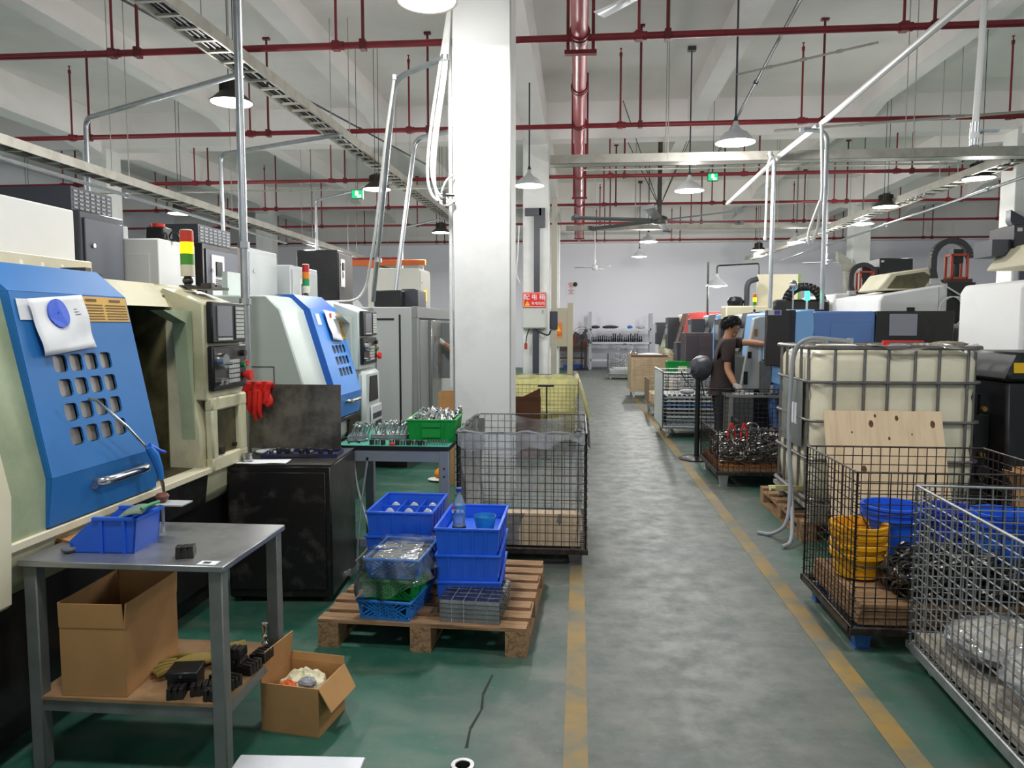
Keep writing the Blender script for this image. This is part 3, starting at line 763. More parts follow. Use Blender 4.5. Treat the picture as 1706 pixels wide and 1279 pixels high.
def lathe_machine(name, label, loc, rz, L, body, door_m, l_open0, l_open1, door0, door1, lean=0.14, D=1.5, zs=0.80, zt=1.66, group=None,
                  front=None, frame=None, panel=True, holes=(4, 4), door_side=None, hole_box=(0.194, 0.724, 0.308, 0.74), sill_m=CREAML, ztop=1.76):
    front = front or body; frame = frame or body
    t = thing(name, label, 'machine', loc, rz, group)
    prof_up = [(0, zs), (0.0, zs+0.2), (lean, zt), (lean+0.10, ztop), (D, ztop), (D, zs)]
    # body below the sill
    b = M(); b.prism([(0.10, 0.14), (0.10, 0.56), (0.0, 0.66), (0.0, zs), (D, zs), (D, 0.14)], 'x', 0, L); b.obj('bed_housing', body, t, bevel=0.012)
    b = M(); b.box(0.05, L-0.05, 0.16, D-0.05, 0, 0.14); b.obj('plinth', BLKM, t)
    b = M(); b.box(0.02, L-0.02, 0.05, 0.10, 0.16, 0.60); b.obj('front_skirt', BLKM, t)
    # fixed near guard, far guard, roof and back
    b = M(); b.prism(prof_up, 'x', 0, l_open0); b.obj('guard', front, t, bevel=0.01)
    far = [(0, zs), (0.0, zs+0.2), (lean*0.9, zt-0.05), (lean+0.10, ztop), (D, ztop), (D, zs)]
    b = M(); b.prism(far, 'x', l_open1, L); b.obj('guard', frame, t, bevel=0.01)
    b = M(); b.prism([(lean, zt-0.02), (lean+0.10, ztop), (D, ztop), (D, ztop-0.05), (lean+0.12, ztop-0.06)], 'x', l_open0-0.005, l_open1+0.005); b.obj('roof', body, t)
    b = M(); b.prism([(l_open1+0.001, zt-0.04), (l_open1-0.26, zt-0.04), (l_open1-0.06, zt-0.10), (l_open1, zt-0.7)], 'y', 0.03, 0.10)
    b.obj('corner_gusset', SAGE if body is CREAM else frame, t)
    # oily working space
    b = M(); b.box(l_open0, l_open1, D*0.56, D*0.58, zs-0.1, ztop-0.05); b.box(l_open0, l_open0+0.01, lean+0.04, D*0.56, zs, ztop-0.06); b.box(l_open1-0.01, l_open1, lean+0.04, D*0.56, zs, ztop-0.06)
    b.add([(l_open0, 0.03, zs+0.01), (l_open1, 0.03, zs+0.01), (l_open1, D*0.56, zs+0.05), (l_open0, D*0.56, zs+0.05)], [(0,1,2,3)])
    b.box(l_open0, l_open1, D*0.53, D*0.56, 1.36, 1.42)
    b.obj('working_space', GRIME, t)
    b = M(); b.cyl((l_open0+0.02, 0.5, 1.12), (l_open0+0.3, 0.5, 1.12), 0.13, n=24); b.cyl((l_open0+0.3, 0.5, 1.12), (l_open0+0.34, 0.5, 1.12), 0.07, n=20); b.obj('chuck', STEELD, t)
    b = M(); b.box(l_open1-0.42, l_open1-0.12, 0.35, 0.75, 0.92, 1.08); b.box(l_open1-0.36, l_open1-0.18, 0.4, 0.7, 1.08, 1.22); b.obj('tool_post', STEELD, t)
    b = M(); b.prism([(-0.035, zs-0.02), (-0.035, zs+0.012), (0.05, zs+0.012), (0.05, zs-0.02)], 'x', 0.0, L*0.9); b.obj('sill', sill_m, t, bevel=0.004)
    b = M(); b.prism([(-0.012, zs-0.17), (-0.03, zs-0.02), (0.02, zs-0.02), (0.02, zs-0.17)], 'x', door1-0.25, l_open1+0.0); b.obj('drip_tray', STEELD, t)
    # sliding door
    W = door1-door0; zl = zs+0.20
    def fn(u, w, off=0.0):
        x = door0+u*W
        H = (zl-zs-0.015) + (zt-zl)
        z = zs+0.02+w*(zt+0.01-zs-0.02)
        y = -0.05+0.0 if z < zl else -0.05+(z-zl)/(zt-zl)*lean
        if z < zl: y = -0.05+(zl-z)/0.2*0.025
        return (x, y+off, z)
    hu0, hu1, hw0, hw1 = hole_box; nx, nz = holes
    us = [0.0]; ws = [0.0, (zl-zs-0.02)/(zt+0.01-zs-0.02)]
    cu = (hu1-hu0)/nx; cw = (hw1-hw0)/nz
    for i in range(nx): us += [hu0+cu*(i+0.09), hu0+cu*(i+0.91)]
    us.append(1.0)
    for j in range(nz): ws += [hw0+cw*(j+0.14), hw0+cw*(j+0.86)]
    ws.append(1.0)
    hs = {(1+2*i, 2+2*j) for i in range(nx) for j in range(nz)}
    d = M(); holed_panel(d, us, ws, hs, fn)
    d.obj('door', door_m, t, solid=0.008, smooth=False)
    d = M()                                               # returns and folded top of the door
    a, c = fn(0,1), fn(1,1)
    d.add([a, c, (c[0], lean+0.08, ztop+0.02), (a[0], lean+0.08, ztop+0.02), (a[0], lean+0.22, ztop+0.02), (c[0], lean+0.22, ztop+0.02)], [(0,1,2,3), (3,2,5,4)])
    for u in (0.0, 1.0):
        col = [fn(u, w) for w in (0, ws[1], 1.0)] + [(fn(u,1)[0], lean+0.08, ztop+0.02)]
        for p, q in zip(col, col[1:]):
            d.add([p, q, (q[0], q[1]+0.12, q[2]-0.01), (p[0], p[1]+0.12, p[2])], [(0,1,2,3)])
    d.obj('door_edge', door_side or door_m, t, solid=0.006, smooth=False)
    pm = M(); q = [fn(us[1],ws[2],0.012), fn(us[2],ws[2],0.012), fn(us[2],ws[3],0.012), fn(us[1],ws[3],0.012)]
    q0 = Vector(q[0]); pm.add([Vector(x)-q0 for x in q], [(0,1,2,3)])
    pmesh = pm.mesh('window_pane', GLASSD)
    for i in range(nx):
        for j in range(nz):
            link('window_pane', pmesh, t, fn(us[1+2*i], ws[2+2*j], 0.012))
    # bar handle
    hx0, hx1 = door0+W*0.36, door0+W*0.80; hz = zs+0.14
    h = M(); h.tube(bend([(hx0,-0.03,hz-0.0),(hx0,-0.09,hz),(hx1,-0.09,hz+0.0),(hx1,-0.03,hz)],0.06), 0.0175, 12)
    for x in (hx0, hx1): h.cyl((x,-0.045,hz),(x,-0.03,hz),0.033,n=16)
    h.obj('handle', STEEL, t)
    if panel:
        x0, x1 = l_open1+0.04, L-0.02
        w = x1-x0
        p = M(); p.prism([(-0.02, 1.16), (-0.02, 1.66), (0.2, 1.74), (0.2, 1.16)], 'x', x0-0.02, x1+0.02); p.obj('panel_housing', CREAM if body is CREAM else body, t, bevel=0.008)
        p = M(); p.box(x0+0.01, x1+0.02, -0.055, -0.02, 1.42, 1.635); cp = p.obj('control_panel', BLACK, t, bevel=0.006)
        s = M(); s.box(x0+w*0.16, x0+w*0.60, -0.060, -0.055, 1.455, 1.615); s.obj('screen', SCREEN, cp)
        s = M(); s.box(x0+w*0.70, x0+w*0.98, -0.059, -0.055, 1.435, 1.62); s.obj('key_plate', DKGRY, cp)
        keypad(cp, x0+w*0.71, x0+w*0.97, 1.44, 1.615, -0.058, 6, 8, mat('keys', '#c9cdc4', 0.5))
        keypad(cp, x0+w*0.16, x0+w*0.60, 1.432, 1.448, -0.056, 7, 1, mat('keys', '#c9cdc4', 0.5), 'soft_keys')
        p = M(); p.box(x0+0.01, x1+0.03, -0.05, -0.02, 1.17, 1.405); cp2 = p.obj('operator_panel', BLACK, t, bevel=0.006)
        s = M(); s.box(x0+w*0.06, x1+0.015, -0.053, -0.05, 1.19, 1.39); s.obj('face_plate', STEELD, cp2)
        s = M(); s.cyl((x0+w*0.24,-0.053,1.325),(x0+w*0.24,-0.085,1.325),0.042,0.038,n=24); s.cyl((x0+w*0.24+0.02,-0.085,1.31),(x0+w*0.24+0.02,-0.11,1.31),0.008,n=10); s.obj('hand_wheel', STEEL, cp2)
        keypad(cp2, x0+w*0.46, x0+w*0.82, 1.20, 1.33, -0.053, 6, 5, mat('keys2', '#b8bab6', 0.5))
        for kx, kz, kr, km, nm in ((0.16,1.215,0.016,STEEL,'key_switch'),(0.32,1.215,0.016,STEEL,'key_switch'),(0.92,1.36,0.018,BLACK,'selector_knob'),(0.90,1.295,0.016,mat('green_button','#0f7a4a',0.3),'start_button'),(0.99,1.30,0.016,REDPL,'stop_button')):
            s = M(); s.cyl((x0+w*kx,-0.053,kz),(x0+w*kx,-0.075,kz),kr,n=14); s.obj(nm, km, cp2)
        s = M(); s.cyl((x0+w*0.97,-0.053,1.235),(x0+w*0.97,-0.075,1.235),0.016,n=12); s.cyl((x0+w*0.97,-0.075,1.235),(x0+w*0.97,-0.10,1.235),0.03,n=20); s.obj('emergency_stop', REDPL, cp2)
        for c_ in list(t.children):
            if c_.name.split('.')[0] in ('control_panel', 'operator_panel'): c_.location = (0, 0, 0.035)
    return t, fn

# ---- lathe A: near, cream body, blue door
LA, fnA = lathe_machine('cnc_lathe', 'old cream lathe with blue sliding door of sixteen small windows, nearest on the left', (-1.93, 1.45, 0), 90, 2.65,
                        CREAM, BLUE, 1.07, 2.22, 1.05, 1.74, lean=0.13, sill_m=CREAML)
o = M(); o.prism([(2.26,0.80),(2.26,1.16),(2.30,1.16),(2.32,1.13),(2.32,0.84)], 'y', -0.045, 0.0); o.prism([(2.57,0.80),(2.57,1.16),(2.66,1.16),(2.66,0.80)],'y',-0.045,0.0)
o.box(2.258,2.662,-0.047,0.0,0.78,0.86); o.box(2.258,2.662,-0.047,0.0,1.10,1.172); o.obj('niche_frame', CREAM, LA, bevel=0.01)
o = M(); o.box(2.31,2.58,-0.02,-0.005,0.85,1.12); o.obj('niche', GRIME, LA)
o = M(); o.cyl((2.36,-0.02,0.885),(2.36,-0.05,0.885),0.022,n=12); o.cyl((2.53,-0.02,0.89),(2.53,-0.04,0.89),0.012,n=10); o.obj('niche_fitting', STEELD, LA)
# fixed near guard: bright upright flange and lower cream apron
o = M(); o.prism([(-0.04,0.60),(-0.06,0.98),(0.09,1.66),(0.12,1.66),(0.12,0.60)],'x',0.2,0.86); o.obj('near_apron', CREAML, LA, bevel=0.015)
o = M(); o.prism([(-0.02,0.80),(-0.03,1.0),(0.11,1.66),(0.14,1.66),(0.14,0.80)],'x',0.86,1.06); o.obj('guide_flange', SAGE, LA, bevel=0.01)
# sticker and warning plate on the door
def onA(u, w, off): return fnA(u, w, off)
def decal(parent, fn, u0, u1, w0, w1, m, name, off=-0.008, n=1):
    d = M(); d.sheet(1, 4, lambda a, b: fn(u0+(u1-u0)*a, w0+(w1-w0)*b, off)); return d.obj(name, m, parent, smooth=False)
STICK = mat('yellow_sticker', '#d9a83c', 0.5)
st = decal(LA, fnA, 0.53, 0.985, 0.875, 0.995, STICK, 'warning_sticker')
ink = mat('sticker_ink', '#6a4a14', 0.6)
for c0, c1 in ((0.535, 0.735), (0.76, 0.97)):
    d = M()
    for r_ in range(6):
        w = 0.885+0.0135*r_; d.add([fnA(c0,w,-0.010), fnA(c1,w,-0.010), fnA(c1,w+0.005,-0.010), fnA(c0,w+0.005,-0.010)], [(0,1,2,3)])
    d.add([fnA(c0+0.05,0.972,-0.010), fnA(c1-0.05,0.972,-0.010), fnA(c1-0.05,0.984,-0.010), fnA(c0+0.05,0.984,-0.010)], [(0,1,2,3)])
    d.obj('printed_lines', ink, st, smooth=False)['kind'] = 'stuff'
decal(LA, fnA, 0.03, 0.12, 0.88, 0.97, PAPER, 'white_label')
# top of the machine: white cover and perforated cream rail
o = M(); o.box(0.2,2.28,0.68,1.45,1.76,2.14); o.obj('rear_cover', WHITE, LA, bevel=0.006)
o = M(); o.box(0.2,2.10,0.47,0.52,1.74,1.86); rail = o.obj('top_rail', CREAML, LA, bevel=0.004)
for k in range(13):
    h = M(); x = 0.32+0.13*k; h.cyl((x,0.468,1.82),(x,0.472,1.82),0.012,n=12); h.obj('rail_hole_light', mat('hole_light_paint','#fff6e6',0.5), rail)  # pale disc paints the light shining through each hole
tower_lamp(LA, 2.55, 0.22, 1.755, 0.31, ['#4a9a2e', '#f2c200', '#d23a22'], 1, 0.036)
o = M(); o.box(1.72,1.95,0.32,0.40,1.77,1.79); o.box(1.8,1.84,0.3,0.42,1.79,1.81); o.obj('door_track', STEELD, LA)
o = M(); o.box(2.42,2.62,0.02,0.16,1.742,1.755); o.box(2.46,2.50,0.04,0.1,1.755,1.775); o.box(2.54,2.60,0.05,0.12,1.755,1.77); o.obj('clamp_scraps', STEELD, LA)

# ---- lathe B: grey green body, blue door
LB, fnB = lathe_machine('cnc_lathe', 'pale grey lathe with bright blue sliding door behind the black cabinet', (-1.90, 5.15, 0), 90, 1.62,
                        GREYG, mat('bright_blue_paint', '#3f8fe6', 0.45, var=0.25, vcol='#347ccb', scale=1.6), 0.50, 1.14, 0.46, 1.10, lean=0.20, D=0.82,
                        door_side=mat('deep_blue_edge', '#1763c9', 0.38), holes=(4, 3), hole_box=(0.34, 0.88, 0.36, 0.68), sill_m=STEELD)
decal(LB, fnB, 0.80, 0.985, 0.72, 0.98, STICK, 'warning_sticker')
decal(LB, fnB, 0.10, 0.24, 0.86, 0.96, PAPER, 'white_label')
tower_lamp(LB, 1.12, 0.42, 1.76, 0.30, ['#1e8a52', '#d97a1e', '#b0242c'], -1, 0.03)
o = M(); o.box(0.05,0.4,0.60,0.64,1.76,1.93); o.obj('rear_guard', GREYG, LB)
o = M(); o.box(1.15,1.63,-0.075,-0.005,0.50,1.15); o.obj('panel_pedestal', GREYG, LB, bevel=0.03)
o = M(); o.prism([(1.26,0.88),(1.29,1.10),(1.50,1.10),(1.53,0.88)],'y',-0.085,-0.07); o.obj('pedestal_opening', BLACK, LB)
o = M(); o.box(1.27,1.60,-0.10,-0.08,0.52,0.84); ss = o.obj('settings_board', mat('board_grey', '#c2c6cc', 0.5), LB, bevel=0.02)
o = M()
for r_ in range(3):
    for c in range(7):
        if r_ < 2 or c % 2: o.box(1.29+0.042*c, 1.317+0.042*c, -0.103, -0.10, 0.72-0.075*r_, 0.77-0.075*r_)
o.obj('printed_marks', BLACK, ss)['kind'] = 'stuff'
o = M(); o.box(0.08,0.26,-0.008,0.0,0.9,0.98); o.obj('latch', BLACK, LB)
# seam of the near side door
o = M(); o.box(-0.004,0.0,0.25,0.255,0.75,1.25); o.box(-0.004,0.0,0.25,0.75,1.25,1.255); o.box(-0.012,0.0,0.23,0.32,1.0,1.12); o.obj('side_hatch_hinge', BLKM, LB)

# ---- machine C: grey box machining centre beside the column
MC = thing('machining_centre', 'grey enclosed machining centre with steel door left of the big column', 'machine', (-1.70, 7.85, 0), 90)
GC = mat('grey_machine', '#b6b9b9', 0.4, var=0.15, vcol='#9fa2a1', scale=1.5)
GCD = mat('grey_machine_dark', '#8d9190', 0.4, var=0.2, vcol='#777b7a', scale=1.5)
o = M(); o.box(0.0,2.6,0.06,1.6,0.1,1.74); o.obj('enclosure', GC, MC, bevel=0.012)
o = M(); o.box(0.1,2.5,0.15,1.5,0,0.1); o.obj('plinth', BLKM, MC)
o = M(); o.box(0.0,2.6,0.0,0.06,1.62,1.745); o.box(0.0,0.10,0.0,0.06,0.55,1.62); o.box(0.10,0.55,-0.01,0.06,0.55,1.60); o.obj('front_frame', GCD, MC, bevel=0.006)
o = M(); o.box(-0.006,0.0,0.25,1.5,1.60,1.62); o.box(-0.006,0.0,0.18,0.2,0.3,1.66); o.box(-0.006,0.0,0.45,1.5,1.155,1.16); o.box(-0.006,0.0,0.45,0.455,0.3,1.155); o.obj('panel_seam', BLKM, MC)
o = M()
for k in range(4):
    for y in (0.82, 0.95): o.box(-0.008,0.0,y,y+0.07,1.40+0.045*k,1.412+0.045*k)
o.obj('vent_slots', BLACK, MC)['kind'] = 'stuff'
o = M(); o.box(-0.004,0.0,0.72,0.88,0.93,1.03); o.obj('warning_label', BLKM, MC)
o = M(); o.box(-0.007,-0.004,0.80,0.88,1.0,1.03); o.obj('red_label', REDPL, MC)
o = M(); o.box(-0.16,0.0,0.62,1.0,0.12,0.62); o.box(-0.2,0.0,0.6,1.02,0.62,0.66); o.obj('side_tank', GCD, MC, bevel=0.01)
o = M(); o.box(0.55,1.15,-0.045,-0.005,0.58,1.60); dr = o.obj('sliding_door', mat('door_steel','#9b9d9c',0.3,0.6), MC, bevel=0.008)
o = M(); o.box(0.72,1.02,-0.052,-0.045,0.98,1.42); o.obj('door_window', GLASSD, dr)
o = M(); o.box(0.62,0.66,-0.09,-0.045,0.95,1.35); o.obj('door_handle', STEEL, dr)
o = M(); o.box(1.2,1.75,-0.16,0.06,0.9,1.58); cp = o.obj('control_box', GCD, MC, bevel=0.01)
o = M(); o.box(1.26,1.69,-0.168,-0.16,1.28,1.52); o.obj('screen', BLACK, cp)
keypad(cp, 1.26, 1.69, 0.95, 1.22, -0.16, 7, 5, mat('keys2', '#b8bab6', 0.5))
o = M(); o.prism([(0.0,0.5),(0.06,0.56),(0.06,0.3),(0.0,0.25)],'x',0.1,2.5); o.obj('chip_apron', GCD, MC)
o = M(); o.box(0.62,0.84,0.02,0.06,1.64,1.72); o.obj('name_plate', PAPER, MC)
o = M(); o.cyl((1.4,0.2,1.74),(1.4,0.2,1.79),0.012,n=10); o.cyl((1.4,0.2,1.79),(1.4,0.2,1.84),0.022,n=14); o.obj('tower_base', ENAM, MC)
o = M(); o.box(1.385,1.415,0.185,0.215,1.83,1.98); o.obj('signal_light', mat('amber_signal','#f0a80c',0.3,emit='#f5b000',estr=1.2), MC)
o = M(); o.box(0.3,0.62,0.25,0.55,1.745,1.93); o.obj('black_unit', BLACK, MC, bevel=0.01)
o = M(); o.box(0.5,0.95,0.10,0.35,1.745,1.94); o.box(0.55,0.9,0.15,0.3,1.94,1.955); o.obj('chiller_box', DKGRY, MC, bevel=0.012)

# ---- electrical cabinets standing behind the lathes
def cabinet(label, x0, x1, y0, y1, zt, body, door=None, vent=None, grille=False, cat='cabinet', lock=True):
    """front door faces the aisle (+x)"""
    t = thing('electric_cabinet', label, cat, ((x0+x1)/2, (y0+y1)/2, 0))
    cx, cy = (x0+x1)/2, (y0+y1)/2; a, b = (x1-x0)/2, (y1-y0)/2
    o = M(); o.box(-a,a,-b,b,0,zt); o.obj('case', body, t, bevel=0.008)
    o = M(); o.box(a,a+0.012,-b+0.03,b-0.03,0.2,zt-0.04); d = o.obj('door', door or body, t, bevel=0.004)
    if lock:
        o = M(); o.cyl((a+0.012,-b+0.1,zt-0.2),(a+0.022,-b+0.1,zt-0.2),0.014,n=12); o.obj('lock', STEEL, d)
    if vent:
        o = M(); o.box(a+0.012,a+0.018,vent[0]-cy,vent[1]-cy,vent[2],vent[3]); v = o.obj('vent_panel', WHITE, d)
        vw = (vent[1]-vent[0]); ym = (vent[0]+vent[1])/2-cy
        o = M(); o.box(a+0.018,a+0.03,ym-vw*0.22,ym+vw*0.22,vent[3]-0.16,vent[3]-0.05); o.obj('isolator', BLACK, v)
        o = M()
        for k in range(6): o.box(a+0.018,a+0.022,ym-vw*0.25,ym+vw*0.25,vent[3]-0.26+0.014*k,vent[3]-0.253+0.014*k)
        o.obj('vent_slots', DKGRY, v)['kind'] = 'stuff'
    if grille:
        o = M(); o.box(-a*0.8,a*0.8,-b*0.9,b*0.9,zt,zt+0.14); g = o.obj('cooling_unit', DKGRY, t)
        o = M()
        for k in range(5):
            for j in range(7):
                y = -b*0.85+1.7*b*j/7; o.box(a*0.8,a*0.8+0.004,y+0.01,y+1.7*b/7-0.01,zt+0.015+0.024*k,zt+0.027+0.024*k)
        o.obj('grille_slots', mat('slot_light','#9ba0a4',0.5), g)['kind'] = 'stuff'
    return t
BG = mat('blue_grey_door', '#4e535f', 0.38, var=0.2, vcol='#42464f', scale=1.5)
cabinet('dark grey electric cabinet beside the white machine cover', -3.5, -2.9, 4.19, 4.62, 2.22, DKGRY, BG, grille=True)
cabinet('black electric cabinet with white vent panel behind the orange signal tower', -3.25, -2.78, 5.40, 5.98, 2.16, BLKM, BG, vent=(5.50, 5.70, 1.6, 2.08), grille=True)
def flat_cabinet(label, x0, x1, y0, y1, zt, m, parts=()):
    t = thing('electric_cabinet', label, 'cabinet', ((x0+x1)/2, y0, 0)); a = (x1-x0)/2
    o = M(); o.box(-a,a,0,y1-y0,0,zt); o.obj('case', m, t, bevel=0.01)
    o = M(); o.box(-a*0.62,a*0.62,-0.008,0,0.9,zt-0.1); h = o.obj('hatch', m, t, bevel=0.003)
    for s in (-0.4, 0.4):
        o = M(); o.cyl((a*s,-0.008,zt-0.52),(a*s,-0.016,zt-0.52),0.012,n=12); o.obj('screw', STEELD, h)
    o = M(); o.box(-a*0.15,a*0.15,-0.012,-0.008,zt-0.58,zt-0.565); o.obj('name_plate', STEELD, h)
    return t
flat_cabinet('white electric cabinet between two dark cabinets on the left', -3.12, -2.76, 4.78, 5.25, 2.12, WHITE)
t = thing('gear_unit', 'small black motor with red cap on the white cabinet', 'motor', (-2.84, 4.95, 2.12))
o = M(); o.box(-0.08,0.05,-0.06,0.06,0,0.09); o.obj('body', BLACK, t, bevel=0.01); o = M(); o.cyl((-0.02,0,0.09),(-0.02,0,0.115),0.045,n=16); o.obj('red_cap', REDPL, t); o = M(); o.tube(arc((0.09,0,0.03),0.03,0,360,16),0.007,6); o.obj('lifting_eye', STEELD, t)
t = thing('orange_cylinder', 'orange upright cylinder behind the yellow lit signal tower', 'tank', (-3.05, 6.1, 0))
o = M(); o.cyl((0,0,0),(0,0,2.33),0.055,n=16); o.obj('pipe', ORANG, t); o = M(); o.cyl((0,0,2.28),(0,0,2.34),0.07,n=16); o.box(0,0.12,-0.02,0.02,2.26,2.32); o.obj('cap', ORANG, t)
cabinet('pale grey electric cabinet behind the thick steel pipe', -3.6, -2.85, 6.3, 6.95, 2.22, GREY)
cabinet('grey electric cabinet with small black meter above the blue door', -3.4, -2.74, 7.0, 7.74, 2.12, GREY, vent=(7.2, 7.32, 1.75, 2.0), lock=False)
cabinet('black cabinet with white slotted plate next to the red green signal tower', -4.05, -3.45, 10.6, 11.3, 2.62, BLKM, mat('charcoal','#4a4542',0.45), vent=(10.70, 10.88, 2.1, 2.5))
cabinet('tall beige grey cabinet behind the slanted air pipes', -3.0, -2.25, 10.55, 11.3, 2.35, mat('beige_grey','#c0bfb4',0.5,var=0.2,vcol='#a9a79a',scale=2))
# second machine row farther left: big pale machines seen above the first row
def big_block(label, x0, x1, y0, y1, zt, m, top=None):
    t = thing('machine_tool', label, 'machine', ((x0+x1)/2, y0, 0), 0); a = (x1-x0)/2; L = y1-y0
    o = M(); o.prism([(-a,0.1),(a,0.1),(a,zt-0.2),(a-0.15,zt),(-a,zt)],'y',0,L); o.obj('housing', m, t, bevel=0.02)
    o = M(); o.box(a-0.03,a+0.015,L*0.15,L*0.6,0.85,zt-0.3); d = o.obj('door', BLUES, t, bevel=0.01)
    o = M(); o.box(a+0.015,a+0.022,L*0.22,L*0.5,1.1,zt-0.5); o.obj('window', GLASSD, d)
    o = M(); o.box(a-0.02,a+0.08,L*0.7,L*0.95,1.1,1.7); o.obj('control_box', DKGRY, t, bevel=0.01)
    o = M(); o.box(-a+0.1,a-0.1,0.1,L-0.1,0,0.1); o.obj('plinth', BLKM, t)
    if top:
        o = M(); o.cyl((0,L*0.5,zt),(0,L*0.5,zt+top),0.22,n=24); o.cyl((0.4,L*0.5,zt),(0.4,L*0.5,zt+top*0.8),0.1,n=16); o.obj('collector', GREY, t)
    return t
big_block('pale machine with upright collector drums left behind the white cabinet', -7.4, -5.2, 8.2, 10.4, 2.05, GREY, 0.95)
big_block('pale grey machine beyond the left column', -7.6, -5.4, 11.5, 13.8, 2.1, GREYG)
big_block('grey machine far down the second left row', -7.4, -5.4, 16.2, 18.6, 2.2, GREY)
big_block('grey machine beyond machining centre in the first left row', -3.4, -1.75, 11.6, 13.6, 1.75, GREYG)
big_block('pale machine near the far end of the left row', -3.4, -1.75, 16.4, 18.8, 1.75, GREYG)
# orange hoist beam
t = thing('hoist_beam', 'orange red hoist beam above the left machines before the end wall', 'beam', (-5.4, 16.6, 2.9))
o = M(); o.box(-0.3,2.0,-0.05,0.05,-0.03,0.09); o.obj('beam', ORANG, t, bevel=0.004); o = M(); o.box(-0.3,1.4,0.2,0.26,0.12,0.17); o.obj('rail', REDP, t); o = M(); o.box(0.7,0.9,-0.08,0.08,-0.16,-0.03); o.obj('trolley', ORANG, t)
for x in (-0.25, 1.9):
    o = M(); o.box(x-0.05,x+0.05,-0.05,0.05,-2.9,-0.03); o.obj('post', GREY, t)
t = thing('orange_drums', 'short orange ribbed drum on the machine left of the hoist beam', 'drum', (-5.75, 13.0, 2.1)); o = M()
o.lathe([(0.16,0),(0.16,0.1),(0.175,0.11),(0.16,0.12),(0.16,0.24),(0.175,0.25),(0.16,0.26),(0.16,0.36),(0.1,0.38),(0,0.38)],20); o.obj('drum', ORANG, t); o = M(); o.cyl((0,0,0.38),(0,0,0.41),0.03,n=10); o.obj('bung', STEELD, t)
# ================================================================== RIGHT-HAND ROW
# blue lathe the worker runs: its end faces the viewer
T = thing('cnc_lathe', 'blue and black lathe behind the pale liquid tank, run by the worker', 'machine', (2.15, 7.95, 0), 0)
o = M(); o.prism([(0.10,0.12),(0.02,0.9),(0.04,1.3),(0.25,1.69),(0.86,1.69),(0.86,0.12)],'y',0.0,2.3); o.obj('guard', BLUES, T, bevel=0.03, seg=3)
o = M(); o.prism([(0.0,0.9),(0.02,1.3),(0.06,1.69),(0.24,1.71),(0.26,1.5),(0.15,0.9)],'y',-0.015,2.25); o.obj('light_blue_hood', BLUEL, T, bevel=0.02, seg=2)
o = M(); o.box(0.42,0.82,-0.012,0.0,0.95,1.575); o.obj('side_hatch', BLUES, T, bevel=0.004)
o = M(); o.box(0.86,1.62,0.0,0.95,0.1,1.69); o.obj('electric_case', BLKM, T, bevel=0.006)
o = M(); o.box(0.99,1.26,-0.012,0.0,1.44,1.66); o.obj('case_window', mat('case_window','#9a9ca8',0.4), T, bevel=0.003)
o = M(); o.box(0.12,1.55,0.1,0.9,0,0.1); o.obj('plinth', BLKM, T)
o = M(); o.box(-0.23,0.0,-0.04,0.05,1.13,1.70); cp = o.obj('control_box', mat('black_brown','#2a2628',0.45), T, bevel=0.006)
o = M(); o.box(-0.02,0.06,-0.02,0.6,1.10,1.70); o.obj('panel_side', mat('navy_black','#1a1c2c',0.4), T)
o = M(); o.box(-0.22,-0.09,-0.045,-0.04,1.65,1.70); o.obj('badge_plate', GREY, cp)
o = M(); o.box(-0.16,-0.10,-0.05,-0.045,1.655,1.695); o.obj('badge', mat('violet_badge','#4a3fa8',0.4), cp)
# slanted pale door column with switch cut-outs
o = M(); o.prism([(-0.295,0.82),(-0.165,1.62),(-0.10,1.645),(-0.02,1.645),(-0.09,0.82)],'y',0.80,0.92); dl = o.obj('door_column', GREY, T, bevel=0.006)
for x0, x1, z0, z1, m in ((-0.23,-0.19,1.17,1.245,BLACK),(-0.27,-0.225,0.87,1.02,BLACK),(-0.165,-0.13,1.42,1.50,CARDD),(-0.11,-0.085,1.13,1.29,PAPER)):
    o = M(); o.box(x0,x1,0.79,0.802,z0,z1); o.obj('cut_out' if m is BLACK else 'label', m, dl)
o = M(); o.box(-0.1,0.0,0.66,0.78,0.80,1.14); o.obj('lower_guard', TABLEG, T)
o = M(); o.box(-0.12,0.1,0.95,2.2,0.35,1.15); o.obj('bed_guard', BLKM, T)
# coil tank and lamp on top
t = thing('lathe_signal', 'round mirror lamp and green signal light on the blue lathe', 'lamp', (2.45, 8.55, 1.70))
o = M(); o.cyl((-0.1,0,0),(-0.1,0,0.22),0.008,n=8); o.sph((-0.1,0,0.28),(0.05,0.03,0.06),16,10); o.obj('round_lamp', STEEL, t)
o = M(); o.cyl((0.05,0,0),(0.05,0,0.12),0.012,n=8); o.obj('stem', ENAM, t); o = M(); o.cyl((0.05,0,0.12),(0.05,0,0.22),0.03,0.024,n=16); o.obj('green_light', mat('green_signal','#2bd68a',0.3,emit='#34e39a',estr=3.0), t)
o = M(); o.box(-0.15,0.12,-0.05,0.08,0,0.02); o.obj('base', GREY, t)

